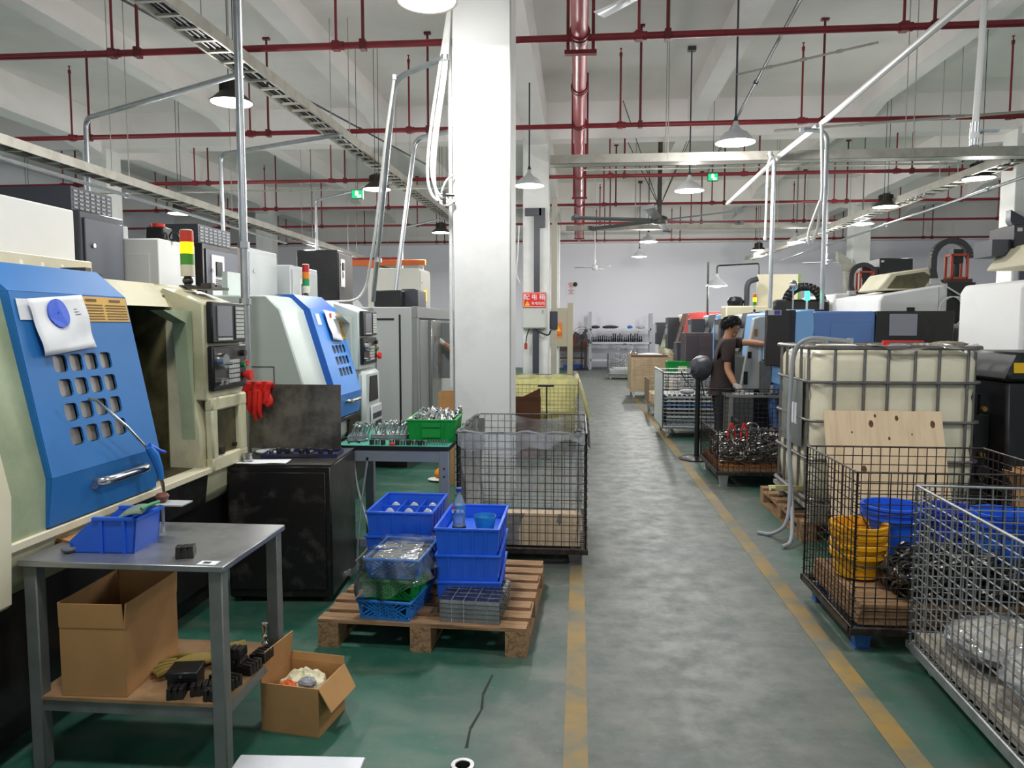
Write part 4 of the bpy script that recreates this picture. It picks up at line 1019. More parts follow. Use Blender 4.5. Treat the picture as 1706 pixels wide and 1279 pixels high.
def right_lathe(label, X, Y, L, hood, dark, body, zt=1.7, D=1.5, signal=None, desk=True):
    """front faces the aisle (-x); built with its near end at the origin"""
    t = thing('cnc_lathe', label, 'machine', (X, Y, 0), 0)
    o = M(); o.prism([(0.12,0.12),(0.04,0.7),(0.0,0.9),(0.22,zt-0.02),(0.3,zt),(D,zt),(D,0.12)],'y',0,L); o.obj('housing', body, t, bevel=0.015)
    o = M(); o.box(0.1,D-0.1,0.1,L-0.1,0,0.12); o.obj('plinth', BLKM, t)
    o = M(); o.prism([(-0.02,0.92),(0.2,zt),(0.34,zt+0.015),(0.34,zt-0.02),(0.22,zt-0.06),(0.03,0.92)],'y',L*0.1,L*0.55); d = o.obj('door', dark, t, bevel=0.008)
    o = M(); o.prism([(0.04,1.18),(0.12,1.5),(0.10,1.5),(0.02,1.18)],'y',L*0.2,L*0.42); o.obj('window', GLASSD, d)
    o = M(); o.prism([(-0.005,0.95),(0.19,zt-0.02),(0.36,zt+0.02),(0.5,zt+0.02),(0.5,zt-0.3),(0.14,0.95)],'y',-0.02,L*0.1); o.obj('end_hood', hood, t, bevel=0.01)
    o = M(); o.prism([(0.5,zt-0.5),(0.5,zt+0.02),(D,zt+0.02),(D,zt-0.5)],'y',-0.015,0.0); o.obj('end_band', hood, t, bevel=0.004)
    o = M(); o.box(-0.10,0.15,L*0.62,L*0.9,1.0,zt-0.08); c = o.obj('control_box', DKGRY, t, bevel=0.01)
    o = M(); o.box(-0.108,-0.10,L*0.66,L*0.84,1.32,1.55); o.obj('screen', SCREEN, c)
    if signal: tower_lamp(t, 0.35, L*0.5, zt, 0.28, ['#4a9a2e', '#f2b90a', '#d97a1e'], signal, 0.026)
    return t
right_lathe('lathe with sky blue end band directly behind the worker', 2.2, 10.4, 1.7, BLUEL, BLKM, GREY, 1.72, D=0.75, signal=1)
right_lathe('lathe with blue end band and dark side door farther behind the worker', 2.2, 13.25, 1.7, BLUEL, DKGRY, GREY, 1.74)
right_lathe('cream lathe with red edged hood near the far end of the right row', 2.15, 16.3, 2.0, mat('red_trim','#c0463f',0.45), CARDB, CREAML, 1.80)
right_lathe('last small cream lathe beside the metal rack', 2.3, 20.4, 1.8, CREAML, SAGE, CREAML, 1.7)
# dark screens / tool cupboards standing in the bays
def cupboard(label, x0, x1, y0, y1, z, m):
    t = thing('tool_cupboard', label, 'cupboard', ((x0+x1)/2, y0, 0)); a = (x1-x0)/2; b = y1-y0
    o = M(); o.box(-a,a,0,b,0.05,z); o.obj('case', m, t, bevel=0.008)
    for s in (-1, 1):
        o = M(); o.box(min(0,s*a)+0.006,max(0,s*a)-0.006,-0.012,0,0.1,z-0.04); d = o.obj('door', m, t, bevel=0.003)
        o = M(); o.box(s*0.03-0.008,s*0.03+0.008,-0.03,-0.012,z*0.55,z*0.65); o.obj('handle', STEEL, d)
    o = M()
    for sx in (-1,1):
        for yy in (0.04,b-0.04): o.box(sx*a*0.85-0.02,sx*a*0.85+0.02,yy-0.02,yy+0.02,0,0.05)
    o.obj('feet', BLKM, t); return t
cupboard('dark brown steel cupboard left of the worker', 1.72, 2.16, 12.35, 12.9, 1.42, mat('dark_plum','#453b42',0.5,var=0.4,vcol='#2e272c',scale=3))
cupboard('dark cupboard in the bay beside the far cream lathe', 1.95, 2.35, 15.2, 15.7, 1.2, DKGRY)

# white machining centres at the far right with red framed units and cable chain arches
def vmc(label, X, Y, W, L, zt, arch=None, red=None, blackbox=None, beak=None, recess=None, notch=0, door=True):
    t = thing('machining_centre', label, 'machine', (X, Y, 0), 0)
    pf = [(0,0.1),(0,zt-0.2),(0.04,zt-0.13),(W*0.6,zt-0.03),(W,zt),(W,0.1)] if not notch else [(0,0.1),(0,zt-0.17),(0.3,zt-0.15),(0.32,zt-0.03),(W,zt),(W,0.1)]
    o = M(); o.prism(pf,'y',0,L); o.obj('enclosure', WHITE, t, bevel=0.025, seg=2)
    o = M(); o.box(0.05,W-0.05,0.05,L-0.05,0,0.1); o.obj('plinth', BLKM, t)
    o = M(); o.box(W*0.30,W*0.38,-0.012,0,zt-0.42,zt-0.28); o.obj('side_slot', BLACK, t)
    o = M(); o.box(W*0.62,W*0.63,-0.008,0,0.2,zt-0.05); o.obj('panel_seam', GREY, t)
    o = M(); o.box(-0.012,0,L*0.25,L*0.75,0.8,zt-0.4 if door else 1.2); d = o.obj('door', WHITE, t, bevel=0.005); o = M(); o.box(-0.018,-0.012,L*0.35,L*0.65,0.9,1.1 if not door else 1.5); o.obj('window', GLASSD, d)
    if beak:
        x, y, z = beak
        o = M()
        hexa = [(-0.26,0.0),(-0.12,0.2),(0.3,0.26),(0.42,0.18),(0.30,0.0)]
        o.prism([(x+a, z+b) for a, b in hexa],'y',y-0.25,y+0.4); o.obj('spindle_cover', CREAML, t, bevel=0.015)
        o = M(); o.prism([(x+a*0.72+0.03, z+0.02+b*0.72) for a, b in hexa],'y',y-0.262,y-0.25); o.obj('cover_opening', GRIME, t)
    if red:
        x, y, z = red; o = M(); w_, d_, h_ = 0.17, 0.14, 0.28
        for sx in (0, 1):
            for sy in (0, 1): o.box(x+sx*w_-0.012,x+sx*w_+0.012,y+sy*d_-0.012,y+sy*d_+0.012,z,z+h_)
        for zz in (z, z+h_-0.02):
            for sy in (0,1): o.box(x,x+w_,y+sy*d_-0.012,y+sy*d_+0.012,zz,zz+0.024)
            for sx in (0,1): o.box(x+sx*w_-0.012,x+sx*w_+0.012,y,y+d_,zz,zz+0.024)
        fr = o.obj('red_frame', mat('orange_red','#b8452a',0.45), t)
        o = M(); o.cyl((x+w_/2,y+d_/2,z),(x+w_/2,y+d_/2,z+0.2),0.035,n=12); o.box(x+0.03,x+w_-0.03,y+0.03,y+d_-0.03,z+0.18,z+0.34); o.obj('motor', BLACK, fr)
        o = M(); o.box(x-0.06,x+w_+0.05,y-0.03,y+d_+0.05,z-0.04,z); o.obj('shelf', mat('brown_shelf','#4a2c22',0.5), fr)
    if recess:
        o = M(); o.box(recess[0],recess[1],-0.02,0.0,recess[2],recess[3]); o.obj('dark_recess', BLACK, t)
    if arch:
        x, y, z, r, lg = arch; o = M(); pts = [(x-r+0.03,y,z), (x-r,y,z+lg*0.5)] + [(x-r*math.cos(R(180*k/18)), y, z+lg+r*1.0*math.sin(R(180*k/18))) for k in range(19)]
        for k in range(len(pts)-1):
            p, q = Vector(pts[k]), Vector(pts[k+1]); d = (q-p).normalized(); nrm = Vector((-d.z,0,d.x)); 
            a = 0.032
            o.add([p-nrm*a+Vector((0,-0.035,0)), q-nrm*a+Vector((0,-0.035,0)), q+nrm*a+Vector((0,-0.035,0)), p+nrm*a+Vector((0,-0.035,0)),
                   p-nrm*a+Vector((0,0.035,0)), q-nrm*a+Vector((0,0.035,0)), q+nrm*a+Vector((0,0.035,0)), p+nrm*a+Vector((0,0.035,0))], [(0,1,2,3),(4,7,6,5),(0,4,5,1),(3,2,6,7)])
        o.obj('cable_chain', mat('chain_grey','#3d3c3e',0.5), t)
        o = M(); o.box(x-r-0.035,x-r+0.075,y-0.05,y+0.05,z-0.02,z+0.05); o.obj('chain_foot', GREY, t)
    if blackbox:
        x0, x1, y, z0, z1 = blackbox; o = M(); o.box(x0,x1,y,y+0.4,z0,z1); b = o.obj('black_top_box', BLKM, t, bevel=0.006)
        o = M(); o.box(x0-0.15,x0,y+0.05,y+0.35,z0-0.06,z1-0.12); o.obj('step_box', DKGRY, b)
        o = M(); o.box(x0+0.02,x0+0.06,y-0.006,y,z1-0.06,z1-0.03); o.obj('box_vent', GREY, b)
    return t
vmc('white machining centre farthest back, with the smaller cable chain arch', 3.28, 11.0, 1.5, 1.6, 2.02, arch=(0.70,0.05,1.98,0.16,0.25), red=(0.66,0.02,2.02), blackbox=(1.0,1.46,0.25,2.22,2.50), notch=0.55)
vmc('white machining centre behind the slate blue lathe, with the large cable chain arch', 3.43, 9.0, 1.04, 1.6, 2.03, arch=(0.82,0.1,2.03,0.20,0.28), red=(0.79,0.02,2.07), beak=(0.28,0.35,1.95), recess=(0.745,1.04,1.56,2.03))
vmc('large white machining centre at the right edge with cream spindle cover', 3.52, 6.35, 1.7, 1.0, 2.04, blackbox=(0.16,1.2,0.45,2.20,2.40), beak=(0.30,0.26,2.02), door=False)
t = thing('coolant_cabinet', 'grey cabinet with red and white notice between the white machines', 'cabinet', (4.12, 8.45, 0))
o = M(); o.box(-0.16,0.34,-0.2,0.2,0,1.56); o.obj('case', GREY, t, bevel=0.01); o = M(); o.box(0.02,0.28,-0.204,-0.2,1.36,1.52); n_ = o.obj('notice', PAPER, t)
o = M(); o.box(0.12,0.27,-0.207,-0.204,1.49,1.51); o.obj('red_bar', REDPL, n_); o = M()
for k in range(4): o.box(0.04,0.20,-0.207,-0.204,1.465-0.022*k,1.473-0.022*k)
o.obj('printed_lines', DKGRY, n_)['kind'] = 'stuff'
# pale pipes from the white machines
t = thing('coiled_tube', 'loose coil of clear tubing hung on the white machine', 'hose', (4.2, 9.0, 1.55))
for k in range(3):
    o = M(); o.tube([(0.02*k+0.13*math.cos(a)*(1+0.1*k), -0.06, 0.15+0.17*math.sin(a)) for a in [2*math.pi*i/22 for i in range(22)]], 0.006, 6, closed=True); o.obj('turn', HOSE, t)
o = M(); o.tube(bend([(-0.12,-0.03,0.48),(0.05,-0.06,0.36),(0.2,-0.06,0.27),(0.26,-0.06,0.36)],0.1),0.009,6); o.obj('lead', HOSE, t)
# farther cream and green machine parts over the blue lathe
t = thing('machine_tool', 'cream machine with green edged splash board behind the worker', 'machine', (3.0, 12.6, 0))
o = M(); o.box(-0.60,0.72,0,0.45,0.1,1.86); o.obj('housing', CREAML, t, bevel=0.02); o = M(); o.box(-0.06,0.60,0.2,0.26,1.86,2.38); o.obj('splash_board', CREAML, t, bevel=0.006)
o = M(); o.box(0.60,0.63,0.19,0.27,1.86,2.38); o.obj('green_edge', mat('green_edge','#6a9a4a',0.5), t)
o = M(); o.box(-0.55,0.65,0.05,0.4,0,0.1); o.obj('plinth', BLKM, t)
o = M(); o.lathe([(0,0),(0.12,0),(0.14,0.08),(0.1,0.14),(0,0.16)],16,(-0.42,0.15,1.86)); o.obj('motor_cap', BLACK, t)
o = M(); o.tube(bend([(-0.25,0.1,1.86),(-0.25,0.1,2.25),(-0.08,0.1,2.30)],0.12),0.045,8); o.obj('duct_elbow', DKGRY, t)
t = thing('tool_magazine', 'black arched tool magazine on the cream machine', 'tool magazine', (3.1, 10.75, 0))
o = M(); o.box(-0.05,0.05,-0.05,0.05,0,1.75); o.obj('post', BLKM, t)
o = M()
for k in range(14):
    a0, a1 = R(180*k/14), R(180*(k+1)/14)
    o.add([(0.30*math.cos(a0),0,1.85+0.28*math.sin(a0)),(0.30*math.cos(a1),0,1.85+0.28*math.sin(a1)),(0.18*math.cos(a1),0,1.85+0.17*math.sin(a1)),(0.18*math.cos(a0),0,1.85+0.17*math.sin(a0))],[(0,1,2,3)])
o.obj('arch_disc', BLKM, t, solid=0.06); o = M(); o.box(-0.4,0.34,-0.04,0.1,1.7,1.9); o.obj('body', BLKM, t, bevel=0.03)
# ================================================================== FOREGROUND, LEFT OF THE AISLE
# ---- steel table with a lower plywood shelf
X0, X1, Y0, Y1, ZT = -1.90, -1.17, 2.34, 2.87, 0.75
t = thing('steel_table', 'grey steel work table with plywood lower shelf before the blue door lathe', 'table', ((X0+X1)/2, (Y0+Y1)/2, 0))
a, b = (X1-X0)/2, (Y1-Y0)/2
o = M(); o.box(-a,a,-b,b,ZT-0.022,ZT); o.obj('table_top', TOPST, t, bevel=0.003)
for sx in (-1, 1):
    for sy in (-1, 1):
        o = M(); o.box(-0.024,0.024,-0.024,0.024,0,ZT-0.022); o.obj('leg', TABLEG, t, bevel=0.004, loc=(sx*(a-0.035), sy*(b-0.035), 0))
for sy in (-1, 1):
    o = M(); o.box(-a+0.06,a-0.06,sy*(b-0.035)-0.018,sy*(b-0.035)+0.018,0.215,0.255); o.obj('shelf_rail', TABLEG, t)
for sx in (-1, 1):
    o = M(); o.box(sx*(a-0.035)-0.018,sx*(a-0.035)+0.018,-b+0.06,b-0.06,0.215,0.255); o.obj('shelf_rail', TABLEG, t)
o = M(); o.box(-a+0.02,a-0.02,-b+0.012,b-0.02,0.256,0.268); o.obj('plywood_shelf', mat('dirty_plywood','#a07e58',0.8,var=0.8,vcol='#5d4a35',scale=4,detail=7), t)
o = M(); o.box(a-0.10,a-0.035,-b+0.015,-b+0.055,ZT,ZT+0.0008); lb = o.obj('white_sticker', PAPER, t); o = M(); o.box(a-0.085,a-0.06,-b+0.025,-b+0.045,ZT+0.0008,ZT+0.0014); o.obj('sticker_mark', DKGRY, lb)

# ---- blue scoop-front bin with a dustpan in it
def scoop_bin(name, label, loc, rz):
    t = thing(name, label, 'bin', loc, rz)
    L, W, H = 0.21, 0.17, 0.125         # x: open sloping end at -x
    th = 0.005
    o = M()
    side = [(-L/2-0.02,0.0),(L/2-0.012,0.0),(L/2,H),(-L/2+0.06,H),(-L/2-0.035,0.04)]
    for s in (-1, 1):
        y0 = s*W/2; o.prism(side,'y',min(y0,y0-s*th),max(y0,y0-s*th))
    o.box(-L/2-0.02,L/2-0.012,-W/2,W/2,0,th); o.add([(L/2-0.012,-W/2,0),(L/2-0.012,W/2,0),(L/2,W/2,H),(L/2,-W/2,H),(L/2-0.018,-W/2,0),(L/2-0.018,W/2,0),(L/2-0.006,W/2,H),(L/2-0.006,-W/2,H)],[(0,1,2,3),(4,7,6,5),(3,2,6,7),(0,4,5,1),(0,3,7,4),(1,5,6,2)])
    o.box(-L/2-0.03,-L/2-0.02,-W/2,W/2,0,0.035); o.obj('tub', BINB, t)
    o = M()
    for s in (-1, 1): o.box(-L/2+0.055,L/2+0.006,s*W/2-0.008,s*W/2+0.008,H-0.006,H+0.004)
    o.box(L/2-0.008,L/2+0.01,-W/2-0.008,W/2+0.008,H-0.006,H+0.004); o.obj('rim', BINB, t)
    for s in (-1, 1):
        for x in (-0.02, 0.06):
            o = M(); o.box(x-0.006,x+0.006,s*W/2-0.006,s*W/2+0.006,0,H-0.006); o.obj('rib', BINB, t)
    return t
scoop_bin('parts_bin', 'blue scoop front plastic bin on the steel table', (-1.645, 2.53, 0.75), 3)
t = thing('dustpan', 'grey green dustpan lying in the blue scoop bin', 'dustpan', (-1.585, 2.50, 0.755), 0)
o = M(); o.sheet(6, 6, lambda u, v: (-0.06+0.13*u, -0.05+0.11*v, 0.10+0.055*u-0.02*abs(v-0.5)*2+0.02*math.sin(3*u))); o.obj('blade', mat('grey_green_rubber','#7d8e80',0.7,var=0.3,vcol='#5b6a5e',scale=9), t, solid=0.006)
o = M(); o.tube([(0.07,-0.05,0.155),(0.075,0.0,0.16),(0.07,0.06,0.155)],0.006,8); o.obj('lip', mat('green_edge2','#2f8f5a',0.5), t)
t = thing('rag', 'small dark wet rag spilling out of the blue scoop bin', 'rag', (-1.785, 2.44, 0.75)); o = M()
o.sph((0,0,0.012),(0.028,0.02,0.012)); o.sph((0.02,0.01,0.014),(0.02,0.016,0.013)); o.obj('cloth', mat('rag','#6a6d78',0.7), t, subsurf=1)
t = thing('knob_handle', 'brown knob standing on a small plate behind the blue scoop bin', 'knob', (-1.60, 2.73, 0.75)); o = M(); o.cyl((0,0,0),(0,0,0.13),0.006,n=8); o.box(-0.03,0.10,-0.04,0.04,0.11,0.115); o.obj('bracket', GREY, t); o = M(); o.lathe([(0.01,0.115),(0.02,0.125),(0.026,0.14),(0.02,0.15),(0,0.152)],14); o.obj('knob', mat('brown_knob','#6e3a2c',0.4), t)
t = thing('cardboard_sheet', 'torn piece of cardboard left of the blue scoop bin', 'cardboard', (-1.83, 2.62, 0.75), -12)
o = M(); zig = [(-0.10,-0.06),(0.10,-0.09),(0.11,0.09),(0.075,0.07),(0.055,0.10),(0.02,0.075),(0.0,0.095),(-0.035,0.06),(-0.06,0.06),(-0.08,0.02)]; o.prism(zig,'z',0.003,0.008); o.obj('sheet', CARD, t); o = M(); o.box(-0.09,0.09,-0.07,-0.06,0,0.003); o.obj('folded_edge', CARDD, t)

def jaw(parent_name, label, loc, rz, s=1.0, group=None, tilt=None, n=3, m=None):
    """toothed soft jaw block: a stepped block with slots"""
    m = m or mat('jaw_black', '#33312f', 0.45, 0.6, var=0.4, vcol='#55504b', scale=20)
    t = thing(parent_name, label, 'jaw block', loc, rz, group)
    w = 0.022*n*s
    o = M()
    for k in range(n):
        x = -w/2+0.022*s*k
        o.box(x+0.001,x+0.017*s,-0.035*s,0.035*s,0,0.036*s); o.box(x+0.001,x+0.017*s,-0.035*s,0.005*s,0.036*s,0.044*s)
    o.obj('teeth', m, t, bevel=0.0015)
    o = M(); o.box(-w/2,w/2-0.004*s,-0.033*s,0.033*s,0.002,0.022*s); o.obj('body', m, t)
    o = M()
    for k in range(n): o.cyl((-w/2+0.022*s*k+0.009*s,0.018*s,0.036*s),(-w/2+0.022*s*k+0.009*s,0.018*s,0.0375*s),0.006*s,n=10)
    o.obj('bolt_holes', BLACK, t)
    return t
jaw('jaw_block', 'small dark toothed jaw block alone on the steel table', (-1.35, 2.44, 0.75), 20, 0.95)

# ---- on the lower shelf
ZS = 0.268
def open_carton(name, label, loc, rz, w, d, h, flaps, m=CARD, th=0.004):
    t = thing(name, label, 'carton', loc, rz)
    o = M(); o.box(-w/2,w/2,-d/2,d/2,0,th); o.obj('bottom', CARDD, t)
    for nm, bx in (('front', (-w/2,w/2,-d/2,-d/2+th)), ('back', (-w/2,w/2,d/2-th,d/2))):
        o = M(); o.box(bx[0],bx[1],bx[2],bx[3],th,h); o.obj('side', m, t)
    for x in (-w/2, w/2-th):
        o = M(); o.box(x,x+th,-d/2+th,d/2-th,th,h); o.obj('side', m, t)
    for (edge, ln, ang) in flaps:        # ang: 0 straight up, 90 flat out, -90 flat in
        ca, sa = math.sin(R(ang))*ln, math.cos(R(ang))*ln
        P = {'front': [(-w/2,-d/2,h),(w/2,-d/2,h),(w/2-0.004,-d/2-ca,h+sa),(-w/2+0.004,-d/2-ca,h+sa)],
             'back': [(-w/2,d/2,h),(w/2,d/2,h),(w/2-0.004,d/2+ca,h+sa),(-w/2+0.004,d/2+ca,h+sa)],
             'left': [(-w/2,-d/2,h),(-w/2,d/2,h),(-w/2-ca,d/2-0.004,h+sa),(-w/2-ca,-d/2+0.004,h+sa)],
             'right': [(w/2,-d/2,h),(w/2,d/2,h),(w/2+ca,d/2-0.004,h+sa),(w/2+ca,-d/2+0.004,h+sa)]}[edge]
        o = M(); o.add(P, [(0,1,2,3)]); o.obj('flap', m, t, solid=th, smooth=False)
    return t
open_carton('carton', 'tall open cardboard carton on the table lower shelf', (-1.665, 2.545, ZS), 2, 0.23, 0.36, 0.245, [('front',0.085,2),('right',0.085,4),('left',0.085,3),('back',0.085,0)])
GLV = mat('yellow_glove', '#a58f45', 0.75, var=0.4, vcol='#7d6a34', scale=10)
def glove_flat(name, label, loc, rz, m, s=1.0):
    t = thing(name, label, 'glove', loc, rz)
    o = M(); o.sph((0,0,0.022*s),(0.085*s,0.05*s,0.02*s),16,8); o.obj('palm', m, t, subsurf=1)
    for k in range(4):
        y = -0.036*s+0.024*s*k; o = M(); o.tube([(0.06*s,y,0.02*s),(0.105*s,y*1.15,0.022*s),(0.15*s-0.008*abs(k-1.3),y*1.25,0.014*s)],[0.013*s,0.0125*s,0.010*s],8); o.obj('finger', m, t)
    o = M(); o.tube([(0.0,-0.04*s,0.02*s),(0.045*s,-0.075*s,0.02*s),(0.08*s,-0.085*s,0.014*s)],[0.014*s,0.013*s,0.01*s],8); o.obj('thumb', m, t)
    o = M(); o.tube([(-0.07*s,0,0.024*s),(-0.13*s,0,0.024*s),(-0.18*s,0,0.022*s)],[0.038*s,0.036*s,0.04*s],10); o.obj('cuff', m, t)
    return t
glove_flat('work_glove', 'yellow brown work glove beside the tall carton, fingers towards the viewer', (-1.43, 2.62, ZS), 215, GLV)
t = thing('case_lid', 'flat black plastic case lying among the jaw blocks', 'case', (-1.385, 2.47, ZS+0.045), 10)
o = M(); o.box(-0.055,0.055,-0.05,0.05,0,0.025); o.obj('shell', BLACK, t, bevel=0.004); o = M(); o.cyl((0,-0.05,0.012),(0,-0.054,0.012),0.005,n=10); o.obj('catch', STEEL, t); o = M(); o.box(-0.05,0.05,-0.04,0.045,-0.045,0); o.obj('foot_block', BLACK, t)
JL = [(-1.375,2.395,0.0,15,0.9,'front most jaw block under the black case on the shelf',3),(-1.30,2.43,0.0,20,0.9,'jaw block in the middle of the shelf heap',4),(-1.24,2.395,0.0,5,0.9,'jaw block just left of the near table leg on the shelf',3),
      (-1.27,2.50,0.0,60,0.9,'jaw block turned sideways behind the shelf heap',3),(-1.265,2.62,0.0,0,1.0,'tall jaw block standing at the back of the shelf',3),(-1.21,2.60,0.0,80,0.9,'jaw block at the shelf edge right of the table leg',4),
      (-1.205,2.70,0.0,85,0.9,'jaw block farthest back along the shelf edge',4),(-1.225,2.48,0.0,75,0.9,'low jaw block near the shelf corner right of the leg',3)]
for x, y, z, rz, s, lb, n in JL: jaw('jaw_block', lb, (x, y, ZS+z), rz, s, 'jaw blocks on the shelf', n=n)
jaw('jaw_block', 'jaw block stacked upright on top of the tall jaw', (-1.265, 2.62, ZS+0.045), 0, 0.9)
t = thing('steel_spindle', 'small bright turned spindle standing behind the shelf jaws', 'spindle', (-1.235, 2.80, ZS)); o = M(); o.lathe([(0.012,0),(0.014,0.02),(0.008,0.03),(0.013,0.05),(0.008,0.06),(0.012,0.085),(0.005,0.09),(0,0.09)],14); o.obj('shaft', STEEL, t); o = M(); o.lathe([(0.012,0.085),(0.014,0.09),(0.012,0.1),(0.005,0.1)],12); o.obj('head', STEEL, t)

# ---- papers on the blue door
def paper(name, label, fn, corners, m, disc=None, curl=0.015):
    """crumpled sheet pinned to a door; corners in door u,w"""
    c = [Vector(fn(u, w, -0.02)) for u, w in corners]
    base = (c[0]+c[1]+c[2]+c[3])/4
    t = bpy.data.objects.new(name, None); COL.objects.link(t)
    tag(t, label, 'paper')
    r2 = random.Random(3)
    def pt(u, v):
        p = (c[0]*(1-u)+c[1]*u)*(1-v)+(c[3]*(1-u)+c[2]*u)*v
        q = p-base
        q.y -= curl*(0.4+math.sin(5*u+3*v)*0.35+math.sin(9*v-4*u)*0.3)*(1-v*0.5)
        return q
    o = M(); o.sheet(10, 10, pt); o.obj('sheet', m, t, solid=0.0012)
    return t, base, pt
pa, base, pt = paper('pinned_paper', 'crumpled white paper with blue disc pinned on the near blue door', fnA, [(0.115,0.725),(0.56,0.755),(0.53,1.0),(0.08,0.97)], PAPER)
pa.parent = None; pa.location = LA.matrix_basis @ base; pa.rotation_euler = LA.rotation_euler
d = M(); cs = [pt(0.455+0.185*math.cos(a), 0.70+0.26*math.sin(a))+Vector((0,-0.006,0)) for a in [2*math.pi*k/28 for k in range(28)]]
d.add(cs, [tuple(range(28))]); dd = d.obj('blue_disc', mat('blue_disc','#1f57d6',0.5,var=0.2,vcol='#1746b0',scale=14), pa, solid=0.004, smooth=False)
q = pt(0.455,0.70); d = M(); d.cyl(q+Vector((0,-0.008,0)), q+Vector((0,-0.014,0)), 0.008, n=12); d.obj('pin', BINB, dd)
d = M()
for k in range(3):
    p0, p1, p2, p3 = pt(0.76,0.64+0.05*k), pt(0.76+0.10-0.02*k,0.64+0.05*k), pt(0.76+0.10-0.02*k,0.652+0.05*k), pt(0.76,0.652+0.05*k)
    e = Vector((0,-0.003,0)); d.add([p0+e,p1+e,p2+e,p3+e],[(0,1,2,3)])
d.obj('written_lines', DKGRY, pa, smooth=False)
pb, base, pt = paper('pinned_paper', 'white paper with a red stamp pinned on the bright blue door', fnB, [(0.40,0.72),(0.80,0.70),(0.80,0.98),(0.38,1.0)], PAPER)
pb.location = LB.matrix_basis @ base; pb.rotation_euler = LB.rotation_euler
q = pt(0.5,0.85); d = M(); d.box(q.x-0.02,q.x+0.02,q.y-0.006,q.y-0.003,q.z-0.02,q.z+0.02); d.obj('red_stamp', REDPL, pb)

# ---- blue air gun with steel tube hanging at the door handle
t = thing('air_gun', 'blue air blow gun with long steel tube hooked over the door handle', 'air gun', (-1.815, 2.98, 0.97), 90)
o = M(); o.tube([(0.0,-0.01,0.06),(-0.12,0.0,0.17),(-0.26,0.03,0.29),(-0.28,0.05,0.30)],0.006,8); o.obj('nozzle_tube', STEEL, t)
o = M(); o.tube([(0.0,-0.015,0.07),(0.03,-0.02,0.03),(0.055,-0.025,-0.03),(0.07,-0.025,-0.08)],[0.016,0.022,0.017,0.013],10); o.obj('grip', BINL, t)
o = M(); o.tube([(0.0,-0.02,0.075),(0.06,-0.035,0.04),(0.10,-0.03,0.03)],[0.01,0.008,0.006],8); o.obj('trigger', BINB, t)
o = M(); o.tube([(0.07,-0.025,-0.08),(0.08,-0.025,-0.11),(0.10,-0.02,-0.16)],[0.008,0.008,0.004],8); o.obj('hose_fitting', STEEL, t)

# ---- black cabinet, splash plate, red glove, small parts
t = thing('black_cabinet', 'battered black steel cabinet behind the steel table', 'cabinet', (-1.665, 4.25, 0), 4)
a, b, zt = 0.29, 0.29, 0.775
o = M(); o.box(-a,a,-b,b,0.03,zt); o.obj('case', mat('chipped_black','#191617',0.35,var=0.75,vcol='#4e4846',scale=7,detail=8,lo=0.54,hi=0.68), t, bevel=0.008)
o = M(); o.box(-a+0.015,a-0.03,-b-0.012,-b,0.08,zt-0.035); d = o.obj('door', mat('chipped_black','#191617'), t, bevel=0.003)
for k in range(5):
    o = M(); o.cyl((a-0.055,-b-0.012,0.14+0.13*k),(a-0.055,-b-0.016,0.14+0.13*k),0.004,n=8); o.obj('rivet', STEELD, d)
o = M(); o.box(-a,a,-b,b,zt,zt+0.006); o.obj('top_sheet', STEELD, t)
for sx in (-1,1):
    for sy in (-1,1):
        o = M(); o.box(sx*(a-0.04)-0.02,sx*(a-0.04)+0.02,sy*(b-0.04)-0.02,sy*(b-0.04)+0.02,0,0.03); o.obj('foot', BLKM, t)
ZB = zt+0.006
t = thing('splash_plate', 'stained dark steel plate standing upright on the black cabinet', 'plate', (-1.755, 4.50, ZB), 0)
SPL = mat('stained_plate','#77736d',0.45,0.4,var=0.85,vcol='#3d3a35',scale=6,detail=9,lo=0.40,hi=0.62)
o = M(); o.box(-0.29,0.29,-0.003,0.003,0,0.40); o.obj('plate', SPL, t, rot=(R(-3),0,0)); o = M(); o.box(-0.29,0.29,-0.003,0.03,0,0.006); o.obj('folded_foot', SPL, t)
t = thing('red_glove', 'red rubber glove draped over the splash plate corner', 'glove', (-1.975, 4.49, ZB+0.40), 0)
o = M(); o.sheet(20, 10, lambda u, v: (-0.085+0.17*u+0.010*math.sin(7*v+2), -0.020-0.011*math.sin(16*u+1)-0.006*v, 0.014-(0.13+0.02*math.sin(9*u))*v)); o.obj('cuff', REDPL, t, solid=0.006)
o = M(); o.sheet(20, 4, lambda u, v: (-0.085+0.17*u, -0.020-0.011*math.sin(16*u+1)*(1-v)+0.055*v, 0.014+0.012*math.sin(math.pi*v)-0.06*v*v)); o.obj('fold', REDPL, t, solid=0.006)
for k, (x, ln, r0) in enumerate(((-0.045, 0.16, 0.019), (-0.012, 0.205, 0.021), (0.018, 0.185, 0.019), (0.055, 0.10, 0.020))):
    o = M(); o.tube([(x*1.1,-0.028,-0.04),(x,-0.036,-0.10),(x-0.006,-0.036,-0.05-ln*0.6),(x-0.002+0.004*k,-0.030,-0.02-ln)],[r0,r0,r0*0.8,r0*0.4],10); o.obj('finger', REDPL, t)
t = thing('paper_sheet', 'curled white paper on the black cabinet front edge', 'paper', (-1.80, 4.03, ZB), 8)
o = M(); o.sheet(10, 6, lambda u, v: (-0.16+0.34*u, -0.07+0.13*v, 0.003+0.022*max(0,0.25-u)*4*max(0,v-0.2)+0.012*max(0,-v+0.3)*math.sin(6*u)**2)); o.obj('sheet', PAPER, t, solid=0.0015); o = M(); o.box(-0.02,0.06,-0.02,0.03,0.0015,0.003); o.obj('second_layer', PAPER, t)
